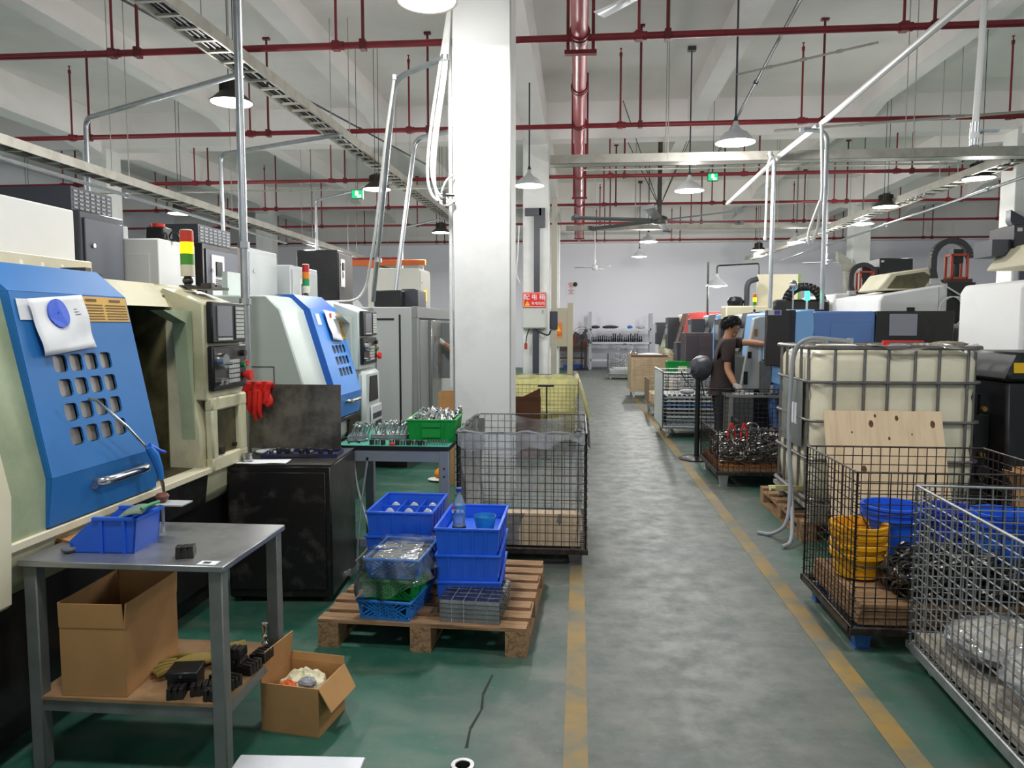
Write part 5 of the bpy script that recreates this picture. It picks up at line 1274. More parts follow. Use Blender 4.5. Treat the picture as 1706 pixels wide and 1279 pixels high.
def steel_ring(label, loc, r=0.027, h=0.042, hole=0.6, group=None, name='steel_ring', m=STEEL, knurl=False):
    t = thing(name, label, 'ring', loc, 0, group)
    o = M(); o.lathe([(r,0.002),(r,h-0.002),(r-0.002,h),(r*hole+0.002,h),(r*hole,h-0.002),(r*hole,0.002),(r*hole+0.002,0),(r-0.002,0)],24,closed=True); o.obj('ring', m, t)
    o = M(); o.lathe([(r+0.0006,h*0.30),(r+0.0006,h*0.34),(r-0.001,h*0.34),(r-0.001,h*0.30)],24,closed=True); o.obj('groove', STEELD, t)
    return t
steel_ring('steel ring on the curled white paper', (-1.85, 4.03, ZB+0.007), 0.03)
t = thing('gauge_tray', 'low dark blue tray of small tools before the splash plate', 'tray', (-1.62, 4.27, ZB), 6)
o = M(); o.box(-0.22,0.22,-0.09,0.09,0,0.006)
for y in (-0.09,0.085): o.box(-0.22,0.22,y,y+0.005,0.006,0.022)
for x in (-0.22,0.215): o.box(x,x+0.005,-0.09,0.09,0.006,0.022)
o.obj('tray', mat('navy_tray','#262a4a',0.45), t); o = M(); o.box(-0.1,0.1,-0.094,-0.09,0.004,0.018); o.obj('edge_strip', STEELD, t)
for k in range(9):
    x = -1.80+0.042*k+0.006*math.sin(k*5)
    steel_ring('small dark collet in the low tray before the splash plate', (x, 4.26+0.025*((k*7) % 3-1), ZB+0.006), 0.014, 0.03+0.008*(k % 2), 0.5, 'collets in the low tray', 'collet', STEELD if k % 3 else STEEL)
t = thing('lid_disc', 'round grey lid at the left of the low tray', 'lid', (-1.86, 4.35, ZB), 0); o = M(); o.lathe([(0.075,0.0),(0.08,0.006),(0.078,0.012),(0.05,0.014),(0,0.014)],28); o.obj('disc', GREY, t); o = M(); o.cyl((0,0,0.014),(0,0,0.018),0.02,n=16); o.obj('boss', GREY, t)

# ---- green topped bench
t = thing('green_bench', 'grey steel bench with green mat top behind the blue crates', 'bench', (-1.16, 4.92, 0), 0)
a, b, zt = 0.36, 0.35, 0.795
o = M(); o.box(-a,a,-b,b,zt-0.03,zt-0.004); o.obj('top_frame', BLKM, t)
o = M(); o.box(-a,a,-b,b,zt-0.004,zt); o.obj('green_top', MATTE, t)
BENG = mat('bench_grey','#838b93',0.45,var=0.2,vcol='#6b727a',scale=4)
o = M(); o.box(-a+0.058,a-0.058,-b+0.004,-b+0.02,zt-0.10,zt-0.03); o.obj('front_rail', BENG, t)
for s in (-1, 1):
    for sy in (-1, 1):
        o = M(); o.box(s*(a-0.03)-0.03,s*(a-0.03)+0.03,sy*(b-0.03)-0.03,sy*(b-0.03)+0.03,0,zt-0.03); lg = o.obj('leg', BENG, t, bevel=0.004)
        if sy < 0:
            for z in (zt-0.14, zt-0.19):
                o = M(); o.cyl((s*(a-0.03),-b,z),(s*(a-0.03),-b-0.004,z),0.006,n=8); o.obj('bolt', BLACK, lg)
for sy in (-1, 1):
    o = M(); o.box(-a+0.06,a-0.06,sy*(b-0.03)-0.015,sy*(b-0.03)+0.015,0.14,0.19); o.obj('stretcher', BENG, t)
# crate builders
def crate(name, label, loc, rz, w, d, h, m, group=None, cells=None, lattice=False, th=0.006, label_plate=False):
    t = thing(name, label, 'crate', loc, rz, group)
    tp = 0.012
    def wallp(sx):  # tapered side walls
        pass
    o = M()
    bw, bd = w/2-tp, d/2-tp; tw, td = w/2, d/2
    B = [(-bw,-bd),(bw,-bd),(bw,bd),(-bw,bd)]; Tt = [(-tw,-td),(tw,-td),(tw,td),(-tw,td)]
    if not lattice:
        for i in range(4):
            j = (i+1) % 4
            o.add([(*B[i],0),(*B[j],0),(*Tt[j],h),(*Tt[i],h)],[(0,1,2,3)])
        o.add([(*B[k],0.0) for k in range(4)],[(0,1,2,3)])
        body = o.obj('tub', m, t, solid=th, smooth=False)
    else:
        o.box(-bw,bw,-bd,bd,0,th)
        for i in range(4):
            j = (i+1) % 4
            p = Vector((*B[i],0)); q = Vector((*B[j],0)); P = Vector((*Tt[i],h)); Q = Vector((*Tt[j],h))
            f = lambda u, v: (p*(1-u)+q*u)*(1-v)+(P*(1-u)+Q*u)*v
            n = max(6, int((q-p).length/0.026))
            for v0, v1 in ((0,0.16),(0.84,1.0)): o.add([f(0,v0),f(1,v0),f(1,v1),f(0,v1)],[(0,1,2,3)])
            for u0, u1 in ((0,0.06),(0.94,1),(0.32,0.36),(0.64,0.68)): o.add([f(u0,0.1),f(u1,0.1),f(u1,0.9),f(u0,0.9)],[(0,1,2,3)])
            for k in range(-4, n+1):
                for sgn in (1, -1):
                    u0 = k/n; u1 = u0+4.0/n
                    if sgn < 0: u0, u1 = u1, u0
                    if min(u0,u1) < 0 or max(u0,u1) > 1: continue
                    e = 0.007/(q-p).length
                    o.add([f(u0-e,0.14),f(u0+e,0.14),f(u1+e,0.86),f(u1-e,0.86)],[(0,1,2,3)])
        body = o.obj('basket', m, t, solid=0.003, smooth=False)
    o = M()
    for (x0,x1,y0,y1) in ((-tw-0.008,tw+0.008,-td-0.008,-td+0.006),(-tw-0.008,tw+0.008,td-0.006,td+0.008),(-tw-0.008,-tw+0.006,-td,td),(tw-0.006,tw+0.008,-td,td)):
        o.box(x0,x1,y0,y1,h-0.012,h)
    o.obj('rim', m, t, bevel=0.002)
    if not lattice:
        for s in (-1, 1):
            for u in (-0.62, -0.2, 0.2, 0.62):
                o = M(); o.add([(u*bw-0.006,s*bd,0),(u*bw+0.006,s*bd,0),(u*tw+0.006,s*td,h-0.012),(u*tw-0.006,s*td,h-0.012),(u*bw-0.006,s*(bd+0.006),0),(u*bw+0.006,s*(bd+0.006),0),(u*tw+0.006,s*(td+0.006),h-0.012),(u*tw-0.006,s*(td+0.006),h-0.012)],[(0,1,2,3),(4,7,6,5),(0,4,5,1),(3,2,6,7),(0,3,7,4),(1,5,6,2)]); o.obj('rib', m, t)
                o = M(); o.add([(s*bw,u*bd-0.006,0),(s*bw,u*bd+0.006,0),(s*tw,u*td+0.006,h-0.012),(s*tw,u*td-0.006,h-0.012),(s*(bw+0.006),u*bd-0.006,0),(s*(bw+0.006),u*bd+0.006,0),(s*(tw+0.006),u*td+0.006,h-0.012),(s*(tw+0.006),u*td-0.006,h-0.012)],[(0,1,2,3),(4,7,6,5),(0,4,5,1),(3,2,6,7),(0,3,7,4),(1,5,6,2)]); o.obj('rib', m, t)
    if cells:
        nx, ny, ch = cells
        for k in range(1, nx):
            o = M(); x = -bw+2*bw*k/nx; o.box(x-0.002,x+0.002,-td+0.01,td-0.01,th,ch); o.obj('divider', m, t)
        for k in range(1, ny):
            o = M(); y = -bd+2*bd*k/ny; o.box(-tw+0.01,tw-0.01,y-0.002,y+0.002,th,ch); o.obj('divider', m, t)
    if label_plate:
        o = M(); o.box(-0.06,0.06,-td-0.008,-td-0.002,h*0.2,h*0.6); o.obj('label_plate', m, t)
        o = M(); o.box(-0.06,0.06,-td-0.014,-td-0.004,h*0.66,h*0.86); o.obj('grip', m, t)
    return t
crate('green_crate', 'green plastic crate heaped with steel parts on the green bench', (-0.955, 4.96, 0.795), 3, 0.31, 0.42, 0.145, GRNP, label_plate=True)
# turned parts heaped in the crate: countable cylinders
pm = M(); pm.lathe([(0.02,0),(0.02,0.03),(0.013,0.032),(0.013,0.055),(0.0,0.055)],12); pmesh = pm.mesh('body', STEEL)
pc = M(); pc.lathe([(0.0205,0.006),(0.0205,0.012),(0.019,0.012),(0.019,0.006)],12,closed=True); pcm = pc.mesh('collar', STEELD)
for i in range(6):
    for j in range(7):
        x = -0.955-0.125+0.05*i+0.006*math.sin(i*3+j); y = 4.79+0.056*j
        t = thing('turned_part', 'bright turned steel part in the heaped green crate', 'part', (x, y, 0.905+0.012*math.sin(i*2.1+j*1.7)+0.004*j), 0, 'turned parts in the green crate')
        t.rotation_euler = (R(35+20*math.sin(j*2+i)), R(20*math.sin(i*1.7+j)), R(40*i+25*j))
        link('body', pmesh, t); link('collar', pcm, t)
t = thing('support_sheet', 'grey foam sheet under the parts in the green crate', 'sheet', (-0.955, 4.96, 0.802), 3); o = M(); o.box(-0.13,0.13,-0.18,0.18,0,0.09); o.obj('foam', GREY, t); o = M(); o.box(-0.12,0.12,-0.17,0.17,0.09,0.098); o.obj('top_layer', HOSE, t)
# trays of stemmed tools
def stem_tray(label, loc, rz, nx, ny, seed):
    t = thing('tool_tray', label, 'tray', loc, rz, 'clear tool trays on the bench')
    w, d = nx*0.04, ny*0.05
    o = M(); o.box(-w/2,w/2,-d/2,d/2,0,0.006)
    for x in (-w/2,w/2-0.003): o.box(x,x+0.003,-d/2,d/2,0,0.03)
    for y in (-d/2,d/2-0.003): o.box(-w/2,w/2,y,y+0.003,0,0.03)
    o.obj('tray', film('clear_plastic','#c9d2d2',0.35,0.2,0.2), t); o = M(); o.box(-w/2,w/2,-d/2,d/2,0.026,0.03); o.obj('hole_plate', film('clear_plastic','#c9d2d2'), t)
    return w, d
stm = M(); stm.cyl((0,0,0),(0,0,0.085),0.0042,n=8); stm = stm.mesh('shank', STEEL)
hd = M(); hd.lathe([(0.004,0.085),(0.011,0.09),(0.013,0.1),(0.009,0.106),(0,0.107)],10); hd = hd.mesh('head', STEEL)
r3 = random.Random(11)
for (lb, loc, rz, nx, ny) in (('clear tray of stemmed steel tools next to the green crate', (-1.245, 4.92, 0.795), 0, 6, 4), ('clear tray of stemmed steel tools behind the splash plate', (-1.455, 4.84, 0.795), 8, 3, 4)):
    w, d = stem_tray(lb, loc, rz, nx, ny, 1)
    for i in range(nx):
        for j in range(ny):
            t = thing('stem_tool', 'thin shank steel tool standing tilted in a bench tray', 'tool', (loc[0]-w/2+0.02+0.04*i, loc[1]-d/2+0.025+0.05*j, 0.801), 0, 'stemmed tools in the bench trays')
            t.rotation_euler = (R(r3.uniform(-12,12)), R(r3.choice((22,15,25,-8,20))), 0)
            link('shank', stm, t); link('head', hd, t)
for k in range(10):
    x = -1.30+0.036*k+(0.02 if k > 2 else 0)
    steel_ring('short bright bush in the line along the bench front edge', (x, 4.615, 0.795), 0.0155, 0.032, 0.6, 'bushes along the bench edge', 'bush', STEEL if k % 2 else STEELD)
t = thing('jar_lid', 'flat red lid in the line of bushes on the bench', 'lid', (-1.165, 4.60, 0.795)); o = M(); o.lathe([(0.02,0),(0.022,0.004),(0.02,0.012),(0,0.012)],20); o.obj('lid', REDPL, t); o = M(); o.cyl((0,0,0.012),(0,0,0.014),0.012,n=14); o.obj('boss', REDPL, t)
for k in range(8):
    x = -0.93+0.0155*k
    t = thing('spring_pin', 'thin steel pin in the short row at the bench corner', 'pin', (x, 4.63, 0.795), 0, 'pins at the bench corner'); o = M()
    if k == 0:
        o.cyl((0,0,0),(0,0,0.03),0.005,n=8); PINM = o.mesh('pin', STEEL); o2 = M(); o2.cyl((0,0,0.03),(0,0,0.034),0.007,n=8); PINH = o2.mesh('pin_head', STEEL)
    link('pin', PINM, t); link('pin_head', PINH, t)
t = thing('caliper', 'small dark micrometer lying at the back of the tool tray', 'gauge', (-1.43, 4.66, 0.795), 30); o = M(); o.tube(arc((0,0,0.008),0.035,-40,200,14,'xy'),0.006,8); o.obj('frame', STEELD, t); o = M(); o.cyl((0.02,0.02,0.008),(0.10,0.05,0.008),0.008,n=10); o.obj('thimble', STEEL, t)
t = thing('cable', 'thin white cable hanging from the bench to the floor', 'cable', (-1.42, 4.62, 0)); o = M(); o.tube(bend([(0.0,0,0.70),(0.02,0,0.5),(0.10,-0.03,0.28),(0.12,-0.05,0.15),(-0.02,-0.1,0.02),(-0.12,-0.12,0.006)],0.15),0.006,8); o.obj('lead', HOSE, t); o = M(); o.cyl((0,0,0.70),(0,0,0.72),0.01,n=8); o.obj('clip', BLACK, t)
t = thing('cable', 'grey cable running straight down beside the black cabinet', 'cable', (-1.34, 4.58, 0)); o = M(); o.tube(bend([(0.02,0,0.70),(-0.03,0,0.4),(-0.05,-0.02,0.1),(-0.04,-0.05,0.006)],0.12),0.006,8); o.obj('lead', HOSEG, t); o = M(); o.cyl((0.02,0,0.70),(0.02,0,0.72),0.01,n=8); o.obj('clip', BLACK, t)
open_carton('carton', 'plain carton standing beside the big column foot', (-1.23, 7.2, 0), 0, 0.22, 0.22, 0.9, [])
t = thing('floor_rag', 'orange cloth bundle lying under the far side of the bench', 'rag', (-1.33, 7.3, 0)); o = M(); o.sph((0,0,0.07),(0.10,0.1,0.07)); o.sph((0.06,0.03,0.06),(0.07,0.06,0.05)); o.obj('bundle', mat('orange_cloth','#e08a1c',0.8), t, subsurf=1); o = M(); o.sph((-0.02,-0.02,0.02),(0.14,0.09,0.02)); o.obj('pale_cloth', HOSE, t)

# ---- pallet with crates
PX0, PX1, PY0, PY1 = -1.225, -0.215, 3.40, 4.42
t = thing('wooden_pallet', 'worn wooden pallet carrying the blue crates by the aisle', 'pallet', ((PX0+PX1)/2, (PY0+PY1)/2, 0), -2)
a, b = (PX1-PX0)/2, (PY1-PY0)/2
bm_ = M(); bm_.box(-a,a,-0.045,0.045,0,0.018); bmesh_ = bm_.mesh('deck_board', WOOD)
nb = 8
for k in range(nb):
    y = -b+0.045+(2*b-0.09)*k/(nb-1)
    o = link('deck_board', bmesh_, t, (0.008*math.sin(k*2.3), y, 0.122+0.001*math.sin(k*5))); o.rotation_euler = (0, 0, R(0.5*math.sin(k*3.1)))
sm = M(); sm.box(-0.05,0.05,-b,b,0,0.018); smesh = sm.mesh('stringer_board', WOODY)
for x in (-a+0.05, 0, a-0.05):
    link('stringer_board', smesh, t, (x, 0, 0.104)); link('bottom_board', smesh, t, (x, 0, 0.0))
kb = M(); kb.box(-0.05,0.05,-0.065,0.065,0,0.086); kmesh = kb.mesh('block', WOODY)
for x in (-a+0.05, 0, a-0.05):
    for y in (-b+0.065, 0, b-0.065): link('block', kmesh, t, (x, y, 0.018))
ZP = 0.1405
lvl = ['bottom', 'middle', 'top']
CH = 0.138
for k in range(3):
    crate('blue_crate', ('divided blue crate on %s of the stack' % lvl[k] if k == 2 else 'blue crate at the %s of the divided crate stack' % lvl[k]) + ', farther back on the pallet', (-0.955, 4.13, ZP+(CH-0.004)*k), -3+1.5*k, 0.355, 0.46, CH, BINB, 'blue crates on the pallet', cells=(3, 3, 0.10) if k == 2 else None)
for k in range(3):
    crate('blue_crate', ('blue crate on %s of the stack holding the bottle' % lvl[k] if k == 2 else 'blue crate at the %s of the bottle crate stack' % lvl[k]), (-0.545, 3.86, ZP+(CH-0.004)*k), 2-1.0*k, 0.315, 0.50, CH, BINB, 'blue crates on the pallet', cells=(2, 3, 0.06) if k == 2 else None)
Zc = ZP+(CH-0.004)*2
o = M(); o.box(-0.14,0.14,-0.23,0.23,0.062,0.068); o.obj('inner_deck', BINB, [c for c in bpy.data.objects if c.get('label') == 'blue crate on top of the stack holding the bottle'][0])
for i in range(3):
    for j in range(3):
        t = thing('wrapped_bulb', 'clear wrapped part in a cell of the divided crate', 'part', (-0.955-0.11+0.11*i, 4.13-0.145+0.145*j, Zc+0.004), 0, 'wrapped parts in the divided crate')
        o = M(); o.lathe([(0.0,0.0),(0.035,0.01),(0.04,0.05),(0.03,0.075),(0.014,0.095),(0.0,0.10)],12); o.obj('wrap', film('bulb_film','#dfe8f2',0.6,0.15,0.3), t); o = M(); o.cyl((0,0,0.005),(0,0,0.06),0.018,n=10); o.obj('core', STEEL, t)
# bottle and cup
t = thing('water_bottle', 'clear plastic bottle with blue cap and label in the front blue crate', 'bottle', (-0.60, 3.72, Zc+0.076))
BOT = film('bottle_plastic', '#bcd6ea', 0.40, 0.08, 0.2)
o = M(); o.lathe([(0.0,0.0),(0.028,0.0),(0.033,0.008),(0.033,0.05),(0.030,0.06),(0.033,0.07),(0.033,0.15),(0.030,0.165),(0.018,0.195),(0.0125,0.205),(0.0125,0.225)],24); o.obj('body', BOT, t)
o = M(); o.cyl((0,0,0.222),(0,0,0.24),0.0155,n=18); o.obj('cap', mat('cap_blue','#2a3f9e',0.4), t)
o = M(); o.lathe([(0.0335,0.105),(0.0335,0.155)],24); lb = o.obj('label', mat('label_blue','#3c86d8',0.45), t)
text_mesh('矿泉水', 0.022, 'label_text', PAPER, lb, (0.0,-0.0345,0.126), (R(90),0,0))
o = M(); o.box(-0.028,-0.018,-0.0345,-0.029,0.135,0.15); o.obj('red_mark', REDPL, lb)
o = M(); o.lathe([(0,0.002),(0.036,0.002),(0.036,0.045),(0.034,0.047),(0,0.047)],22); o.obj('dark_base_sleeve', BLACK, t)
t = thing('plastic_cup', 'translucent light blue bowl beside the water bottle', 'bowl', (-0.475, 3.78, Zc+0.076))
o = M(); o.lathe([(0.040,0.0),(0.054,0.05),(0.058,0.085),(0.056,0.085),(0.052,0.05),(0.038,0.004)],28,closed=True); o.obj('wall', film('blue_cup','#2f9be0',0.8,0.2,0.1), t); o = M(); o.lathe([(0.0,0.0),(0.036,0.0),(0.036,0.005),(0.0,0.005)],24); o.obj('base', film('blue_cup','#2f9be0'), t)
# perforated crates, wrapped top one
for k, (nm, m) in enumerate((('light blue perforated crate at the bottom before the crate stack', BINL), ('green perforated crate between two light blue ones', GRNP), ('light blue perforated crate wrapped in clear film', BINL))):
    crate('perforated_crate', nm, (-0.895+0.012*k, 3.60+0.012*k, ZP+0.098*k), -7+2*k, 0.265, 0.37, 0.10, m, 'perforated crates', lattice=True)
for k in range(11):
    t = thing('steel_shaft', 'bright steel shaft packed crosswise in the wrapped crate', 'shaft', (-0.871, 3.475+0.026*k, ZP+0.285-0.0), -3, 'shafts in the wrapped crate')
    if k == 0:
        o = M(); o.cyl((-0.11,0,0),(0.09,0,0),0.0105,n=10); SHM = o.mesh('shaft', STEEL); o = M(); o.cyl((0.09,0,0),(0.115,0,0),0.007,n=10); SHE = o.mesh('shaft_end', STEELD)
    link('shaft', SHM, t); link('shaft_end', SHE, t)
t = thing('crate_filler', 'folded grey paper under the shafts in the wrapped crate', 'paper', (-0.871, 3.624, ZP+0.2)); o = M(); o.box(-0.11,0.11,-0.16,0.16,0.002,0.072); o.obj('pad', GREY, t); o = M(); o.box(-0.10,0.10,-0.15,0.15,0.072,0.074); o.obj('top_sheet', PAPER, t)
t = thing('plastic_wrap', 'crinkled clear plastic wrap over the top perforated crate', 'plastic wrap', (-0.871, 3.624, ZP+0.20), -3)
def wrapf(u, v):
    ang = 2*math.pi*u
    r_ = 1.0/max(abs(math.cos(ang)/0.150), abs(math.sin(ang)/0.205))
    cr = 0.010*math.sin(23*u*2+5*v)+0.008*math.sin(41*u*2-9*v)
    if v < 0.35:
        s = v/0.35; rr = r_*s; z = 0.108+0.004*math.sin(18*u+9*v)
        return ((rr+cr*0.2)*math.cos(ang), (rr+cr*0.2)*math.sin(ang), z+0.004*math.sin(30*u)*s)
    s = (v-0.35)/0.65; rr = r_*(1.0+0.07*s)+cr*(0.4+s*1.2)+0.02*s*s
    low = 0.10+0.10*max(0,math.sin(ang*1.0+3.9))
    return (rr*math.cos(ang), rr*math.sin(ang), 0.108-s*low+0.008*math.sin(40*u)*s)
o = M(); o.sheet(90, 16, wrapf); o.obj('film', film('wrap_film','#f2f6fa',0.05,0.05,0.16), t); o = M(); o.sheet(12, 4, lambda u, v: (-0.17-0.10*u, -0.10-0.03*u+0.05*v*(1-0.5*u), 0.02-0.04*u+0.02*math.sin(8*u+6*v))); o.obj('loose_tail', film('wrap_film','#f2f6fa'), t)
# clear trays stack
CLR = film('clear_tray', '#dfe3e5', 0.22, 0.12, 0.2)
CLRD = film('tray_divider', '#eef1f2', 0.75, 0.2, 0.2)
for k in range(5):
    t = thing('clear_tray', 'clear plastic compartment tray in the low stack on the pallet, layer %s' % ('lowest', 'second', 'third', 'fourth', 'topmost')[k], 'tray', (-0.495, 3.58, ZP+0.022*k), -4, 'clear trays on the pallet')
    o = M(); w, d, h = 0.29, 0.31, 0.021; o.box(-w/2,w/2,-d/2,d/2,0,0.002)
    for x in (-w/2, w/2-0.002): o.box(x,x+0.002,-d/2,d/2,0.002,h)
    for y in (-d/2, d/2-0.002): o.box(-w/2,w/2,y,y+0.002,0.002,h)
    o.obj('shell', CLR, t)
    o = M()
    for i in range(1,5): x = -w/2+w*i/5; o.box(x-0.0015,x+0.0015,-d/2,d/2,0.002,h)
    for j in range(1,6): y = -d/2+d*j/6; o.box(-w/2,w/2,y-0.0015,y+0.0015,0.002,h)
    o.obj('dividers', CLRD, t)['kind'] = 'stuff'
    o = M(); o.box(-w/2-0.003,w/2+0.003,-d/2-0.003,d/2+0.003,h,h+0.001); o.obj('lid', film('tray_lid','#e2e6e8',0.03,0.1,0.05), t)

# ---- small carton with plastic bags, near grey stool, steel bushing
t = open_carton('carton', 'small open carton stuffed with a plastic bag on the floor', (-1.065, 2.76, 0), -8, 0.24, 0.22, 0.19, [('left',0.12,-8),('right',0.10,150),('back',0.03,10)])
t = thing('plastic_bag', 'crumpled yellowish plastic bag in the small carton', 'bag', (-1.06, 2.75, 0.02))
def blob(rx, ry, rz, cz, seed, n=28, m_=16, amp=0.12):
    o = M(); r_ = random.Random(seed); ph = [r_.uniform(0,6) for _ in range(8)]
    def f(u, v):
        a = 2*math.pi*u; b_ = math.pi*v
        k = 1+amp*(math.sin(5*a+ph[0]+3*b_)*0.5+math.sin(9*a-4*b_+ph[1])*0.35+math.sin(13*b_+ph[2]+2*a)*0.35)
        return (rx*k*math.sin(b_)*math.cos(a), ry*k*math.sin(b_)*math.sin(a), cz-rz*k*math.cos(b_))
    return o.sheet(n, m_, f)
blob(0.095,0.085,0.085,0.10,5).obj('bag', mat('cream_bag','#e4dcbc',0.4,var=0.4,vcol='#b8ae84',scale=12), t)
blob(0.045,0.03,0.03,0.16,8).obj('orange_scrap', mat('orange_scrap','#d8622a',0.6), t).location = (-0.035,-0.055,-0.02)
blob(0.035,0.03,0.02,0.17,9).obj('grey_scrap', mat('grey_scrap','#8f9296',0.5), t).location = (0.03,-0.045,-0.01)
t = thing('steel_stool', 'bare grey steel stool top cut by the bottom edge of the view', 'stool', (-0.72, 1.72, 0), 3)
o = M(); o.box(-0.17,0.17,-0.15,0.15,0.385,0.40); o.obj('seat', mat('pale_steel','#b9bcc2',0.35,0.6,var=0.3,vcol='#9a9da3',scale=5), t, bevel=0.003)
for sx in (-1,1):
    for sy in (-1,1):
        o = M(); o.box(-0.015,0.015,-0.015,0.015,0,0.385); o.obj('leg', TABLEG, t, loc=(sx*0.145, sy*0.125, 0))
steel_ring('single steel bushing standing on the green floor near the stool', (-0.375, 2.37, 0), 0.041, 0.09, 0.58, None, 'steel_bushing')
# ================================================================== WIRE CAGES, TANK AND MIDDLE OF THE HALL
def wire_panel(m, p0, u, v, nu, nv, r, skip=0, lean=None):
    """mesh of round wires: nu+1 uprights and nv+1 rungs spanning u and v from p0"""
    p0 = Vector(p0); u = Vector(u); v = Vector(v)
    nrm = u.cross(v).normalized()*r*1.6
    for i in range(nu+1):
        a = p0+u*(i/nu); m.cyl(a, a+v, r, n=5, cap=False)
    for j in range(nv+1):
        a = p0+v*(j/nv)+nrm; m.cyl(a, a+u, r, n=5, cap=False)

def cage(label, loc, rz, W, D, zb, zt, m, pu, r=0.0028, feet='foot', foot_m=None, panels=None, group='wire mesh cages', base_m=None, hinge=True, deck=True):
    """W along x, D along y, origin at the near left corner"""
    t = thing('wire_cage', label, 'wire cage', loc, rz, group)
    pn = panels or {}
    H = zt-zb
    sides = {'front': ((0,0,zb),(W,0,0)), 'back': ((0,D,zb),(W,0,0)), 'left': ((0,0,zb),(0,D,0)), 'right': ((W,0,zb),(0,D,0))}
    for nm, (p, u) in sides.items():
        h = pn.get(nm, 1.0)
        if h <= 0: continue
        hv = H*h; L = Vector(u).length
        mm = M(); wire_panel(mm, p, u, (0,0,hv), max(4, round(L/pu)), max(3, round(hv/pu)), r)
        o = mm.obj(nm + '_panel', m, t)
        mm = M(); q = Vector(p); e = Vector(u); mm.cyl(q+Vector((0,0,hv)), q+e+Vector((0,0,hv)), r*1.9, n=6); mm.cyl(q, q+e, r*1.9, n=6)
        for s in (0, 1): mm.cyl(q+e*s, q+e*s+Vector((0,0,hv)), r*1.9, n=6)
        mm.obj('panel_edge', m, o)
    if hinge:
        k = M()
        for (x, y) in ((0,0),(W,0),(0,D),(W,D)):
            for j in range(int(H/0.05)):
                z = zb+0.03+0.05*j
                k.tube([(x+0.012*math.cos(a), y+0.012*math.sin(a), z+0.02*a/6.28) for a in [6.28*i/6 for i in range(7)]], r*0.8, 4, cap=False)
        k.obj('corner_spirals', m, t)['kind'] = 'stuff'
    b = M()
    for (x0,x1,y0,y1) in ((-0.015,W+0.015,-0.015,0.015),(-0.015,W+0.015,D-0.015,D+0.015),(-0.015,0.015,0,D),(W-0.015,W+0.015,0,D)): b.box(x0,x1,y0,y1,zb-0.03,zb)
    b.obj('base_frame', base_m or m, t)
    if deck:
        b = M(); wire_panel(b, (0,0,zb), (W,0,0), (0,D,0), round(W/0.05), round(D/0.05), r); b.obj('mesh_floor', m, t)
    fm = foot_m or m
    for (x, y) in ((0.07,0.08),(W-0.07,0.08),(0.07,D-0.08),(W-0.07,D-0.08)):
        if feet == 'foot':
            f = M(); f.prism([(-0.03,0.0),(0.03,0.0),(0.045,zb-0.03),(-0.045,zb-0.03)],'y',-0.03,0.03); f.box(-0.04,0.04,-0.04,0.04,0,0.006)
            f.obj('foot', fm, t, loc=(x, y, 0))
        else:
            f = M(); f.cyl((-0.014,0,0.04),(0.014,0,0.04),0.04,n=16); f.obj('caster_wheel', mat('caster','#c7c7c2',0.5), t, loc=(x, y, 0))
            f = M(); f.box(-0.022,-0.016,-0.02,0.03,0.03,zb-0.03); f.box(0.016,0.022,-0.02,0.03,0.03,zb-0.03); f.box(-0.03,0.03,-0.03,0.03,zb-0.04,zb-0.03); f.obj('caster_fork', GALV, t, loc=(x, y, 0))
    return t

# ---- lined cage at the aisle
CL = cage('black wire cage lined with clear plastic beside the pallet', (-0.775, 4.74, 0), 0, 0.83, 1.03, 0.11, 0.86, WIREB, 0.052, feet='foot', foot_m=TABLEG)
t = thing('plywood_liner', 'pale plywood panel standing low inside the lined cage', 'plywood', (-0.36, 4.78, 0.12)); o = M(); o.box(-0.38,0.38,0.0,0.012,0,0.21); o.obj('sheet', PLY, t); o = M(); o.box(-0.38,0.38,0.012,0.9,0,0.012); o.obj('floor_sheet', PLY, t)
t = thing('plastic_liner', 'milky plastic liner hung inside the black wire cage', 'plastic liner', (-0.36, 5.255, 0.125))
r5 = random.Random(4)
def linerwall(p, u, zt, seed, nrm):
    r_ = random.Random(seed); ph = [r_.uniform(0,6) for _ in range(6)]
    def f(a, b_):
        w = 0.012*math.sin(9*a+ph[0]+3*b_)+0.010*math.sin(17*a-6*b_+ph[1])+0.006*math.sin(29*a+11*b_+ph[2])
        top = 0.02*math.sin(7*a+ph[3])
        return (p[0]+u[0]*a+nrm[0]*(0.03+w), p[1]+u[1]*a+nrm[1]*(0.03+w), b_*(zt+top))
    return f
for (nm, p, u, nr, sd) in (('liner_wall',(-0.40,-0.50),(0.80,0),(0,1),1),('liner_wall',(-0.40,0.50),(0.80,0),(0,-1),2),('liner_wall',(-0.40,-0.50),(0,1.0),(1,0),3),('liner_wall',(0.40,-0.50),(0,1.0),(-1,0),4)):
    o = M(); o.sheet(26, 14, linerwall(p, u, 0.725, sd, nr)); o.obj(nm, FILMW, t)
o = M(); o.sheet(30, 5, lambda a, b_: (-0.405+0.81*a, -0.55-0.012*b_+0.01*math.sin(15*a), 0.735-(0.05+0.10*max(0,1-abs(a-0.35)*2.2)+0.02*math.sin(20*a))*b_)); o.obj('folded_lip', FILMW, t)
o = M(); o.sheet(24, 5, lambda a, b_: (0.43+0.008*math.sin(20*a)+0.006*b_, -0.5+1.0*a, 0.74-0.12*b_)); o.obj('folded_lip', FILMW, t)
o = M(); o.tube([(-0.405+0.81*k/20, -0.53+0.008*math.sin(k*1.9), 0.738+0.008*math.sin(k*1.3)) for k in range(21)], 0.012, 6); o.obj('rolled_edge', FILMW, t)
o = M(); o.tube([(-0.415+0.008*math.sin(k*1.7), -0.53+1.05*k/20, 0.738+0.008*math.sin(k*1.3)) for k in range(21)], 0.012, 6); o.obj('rolled_edge', FILMW, t)
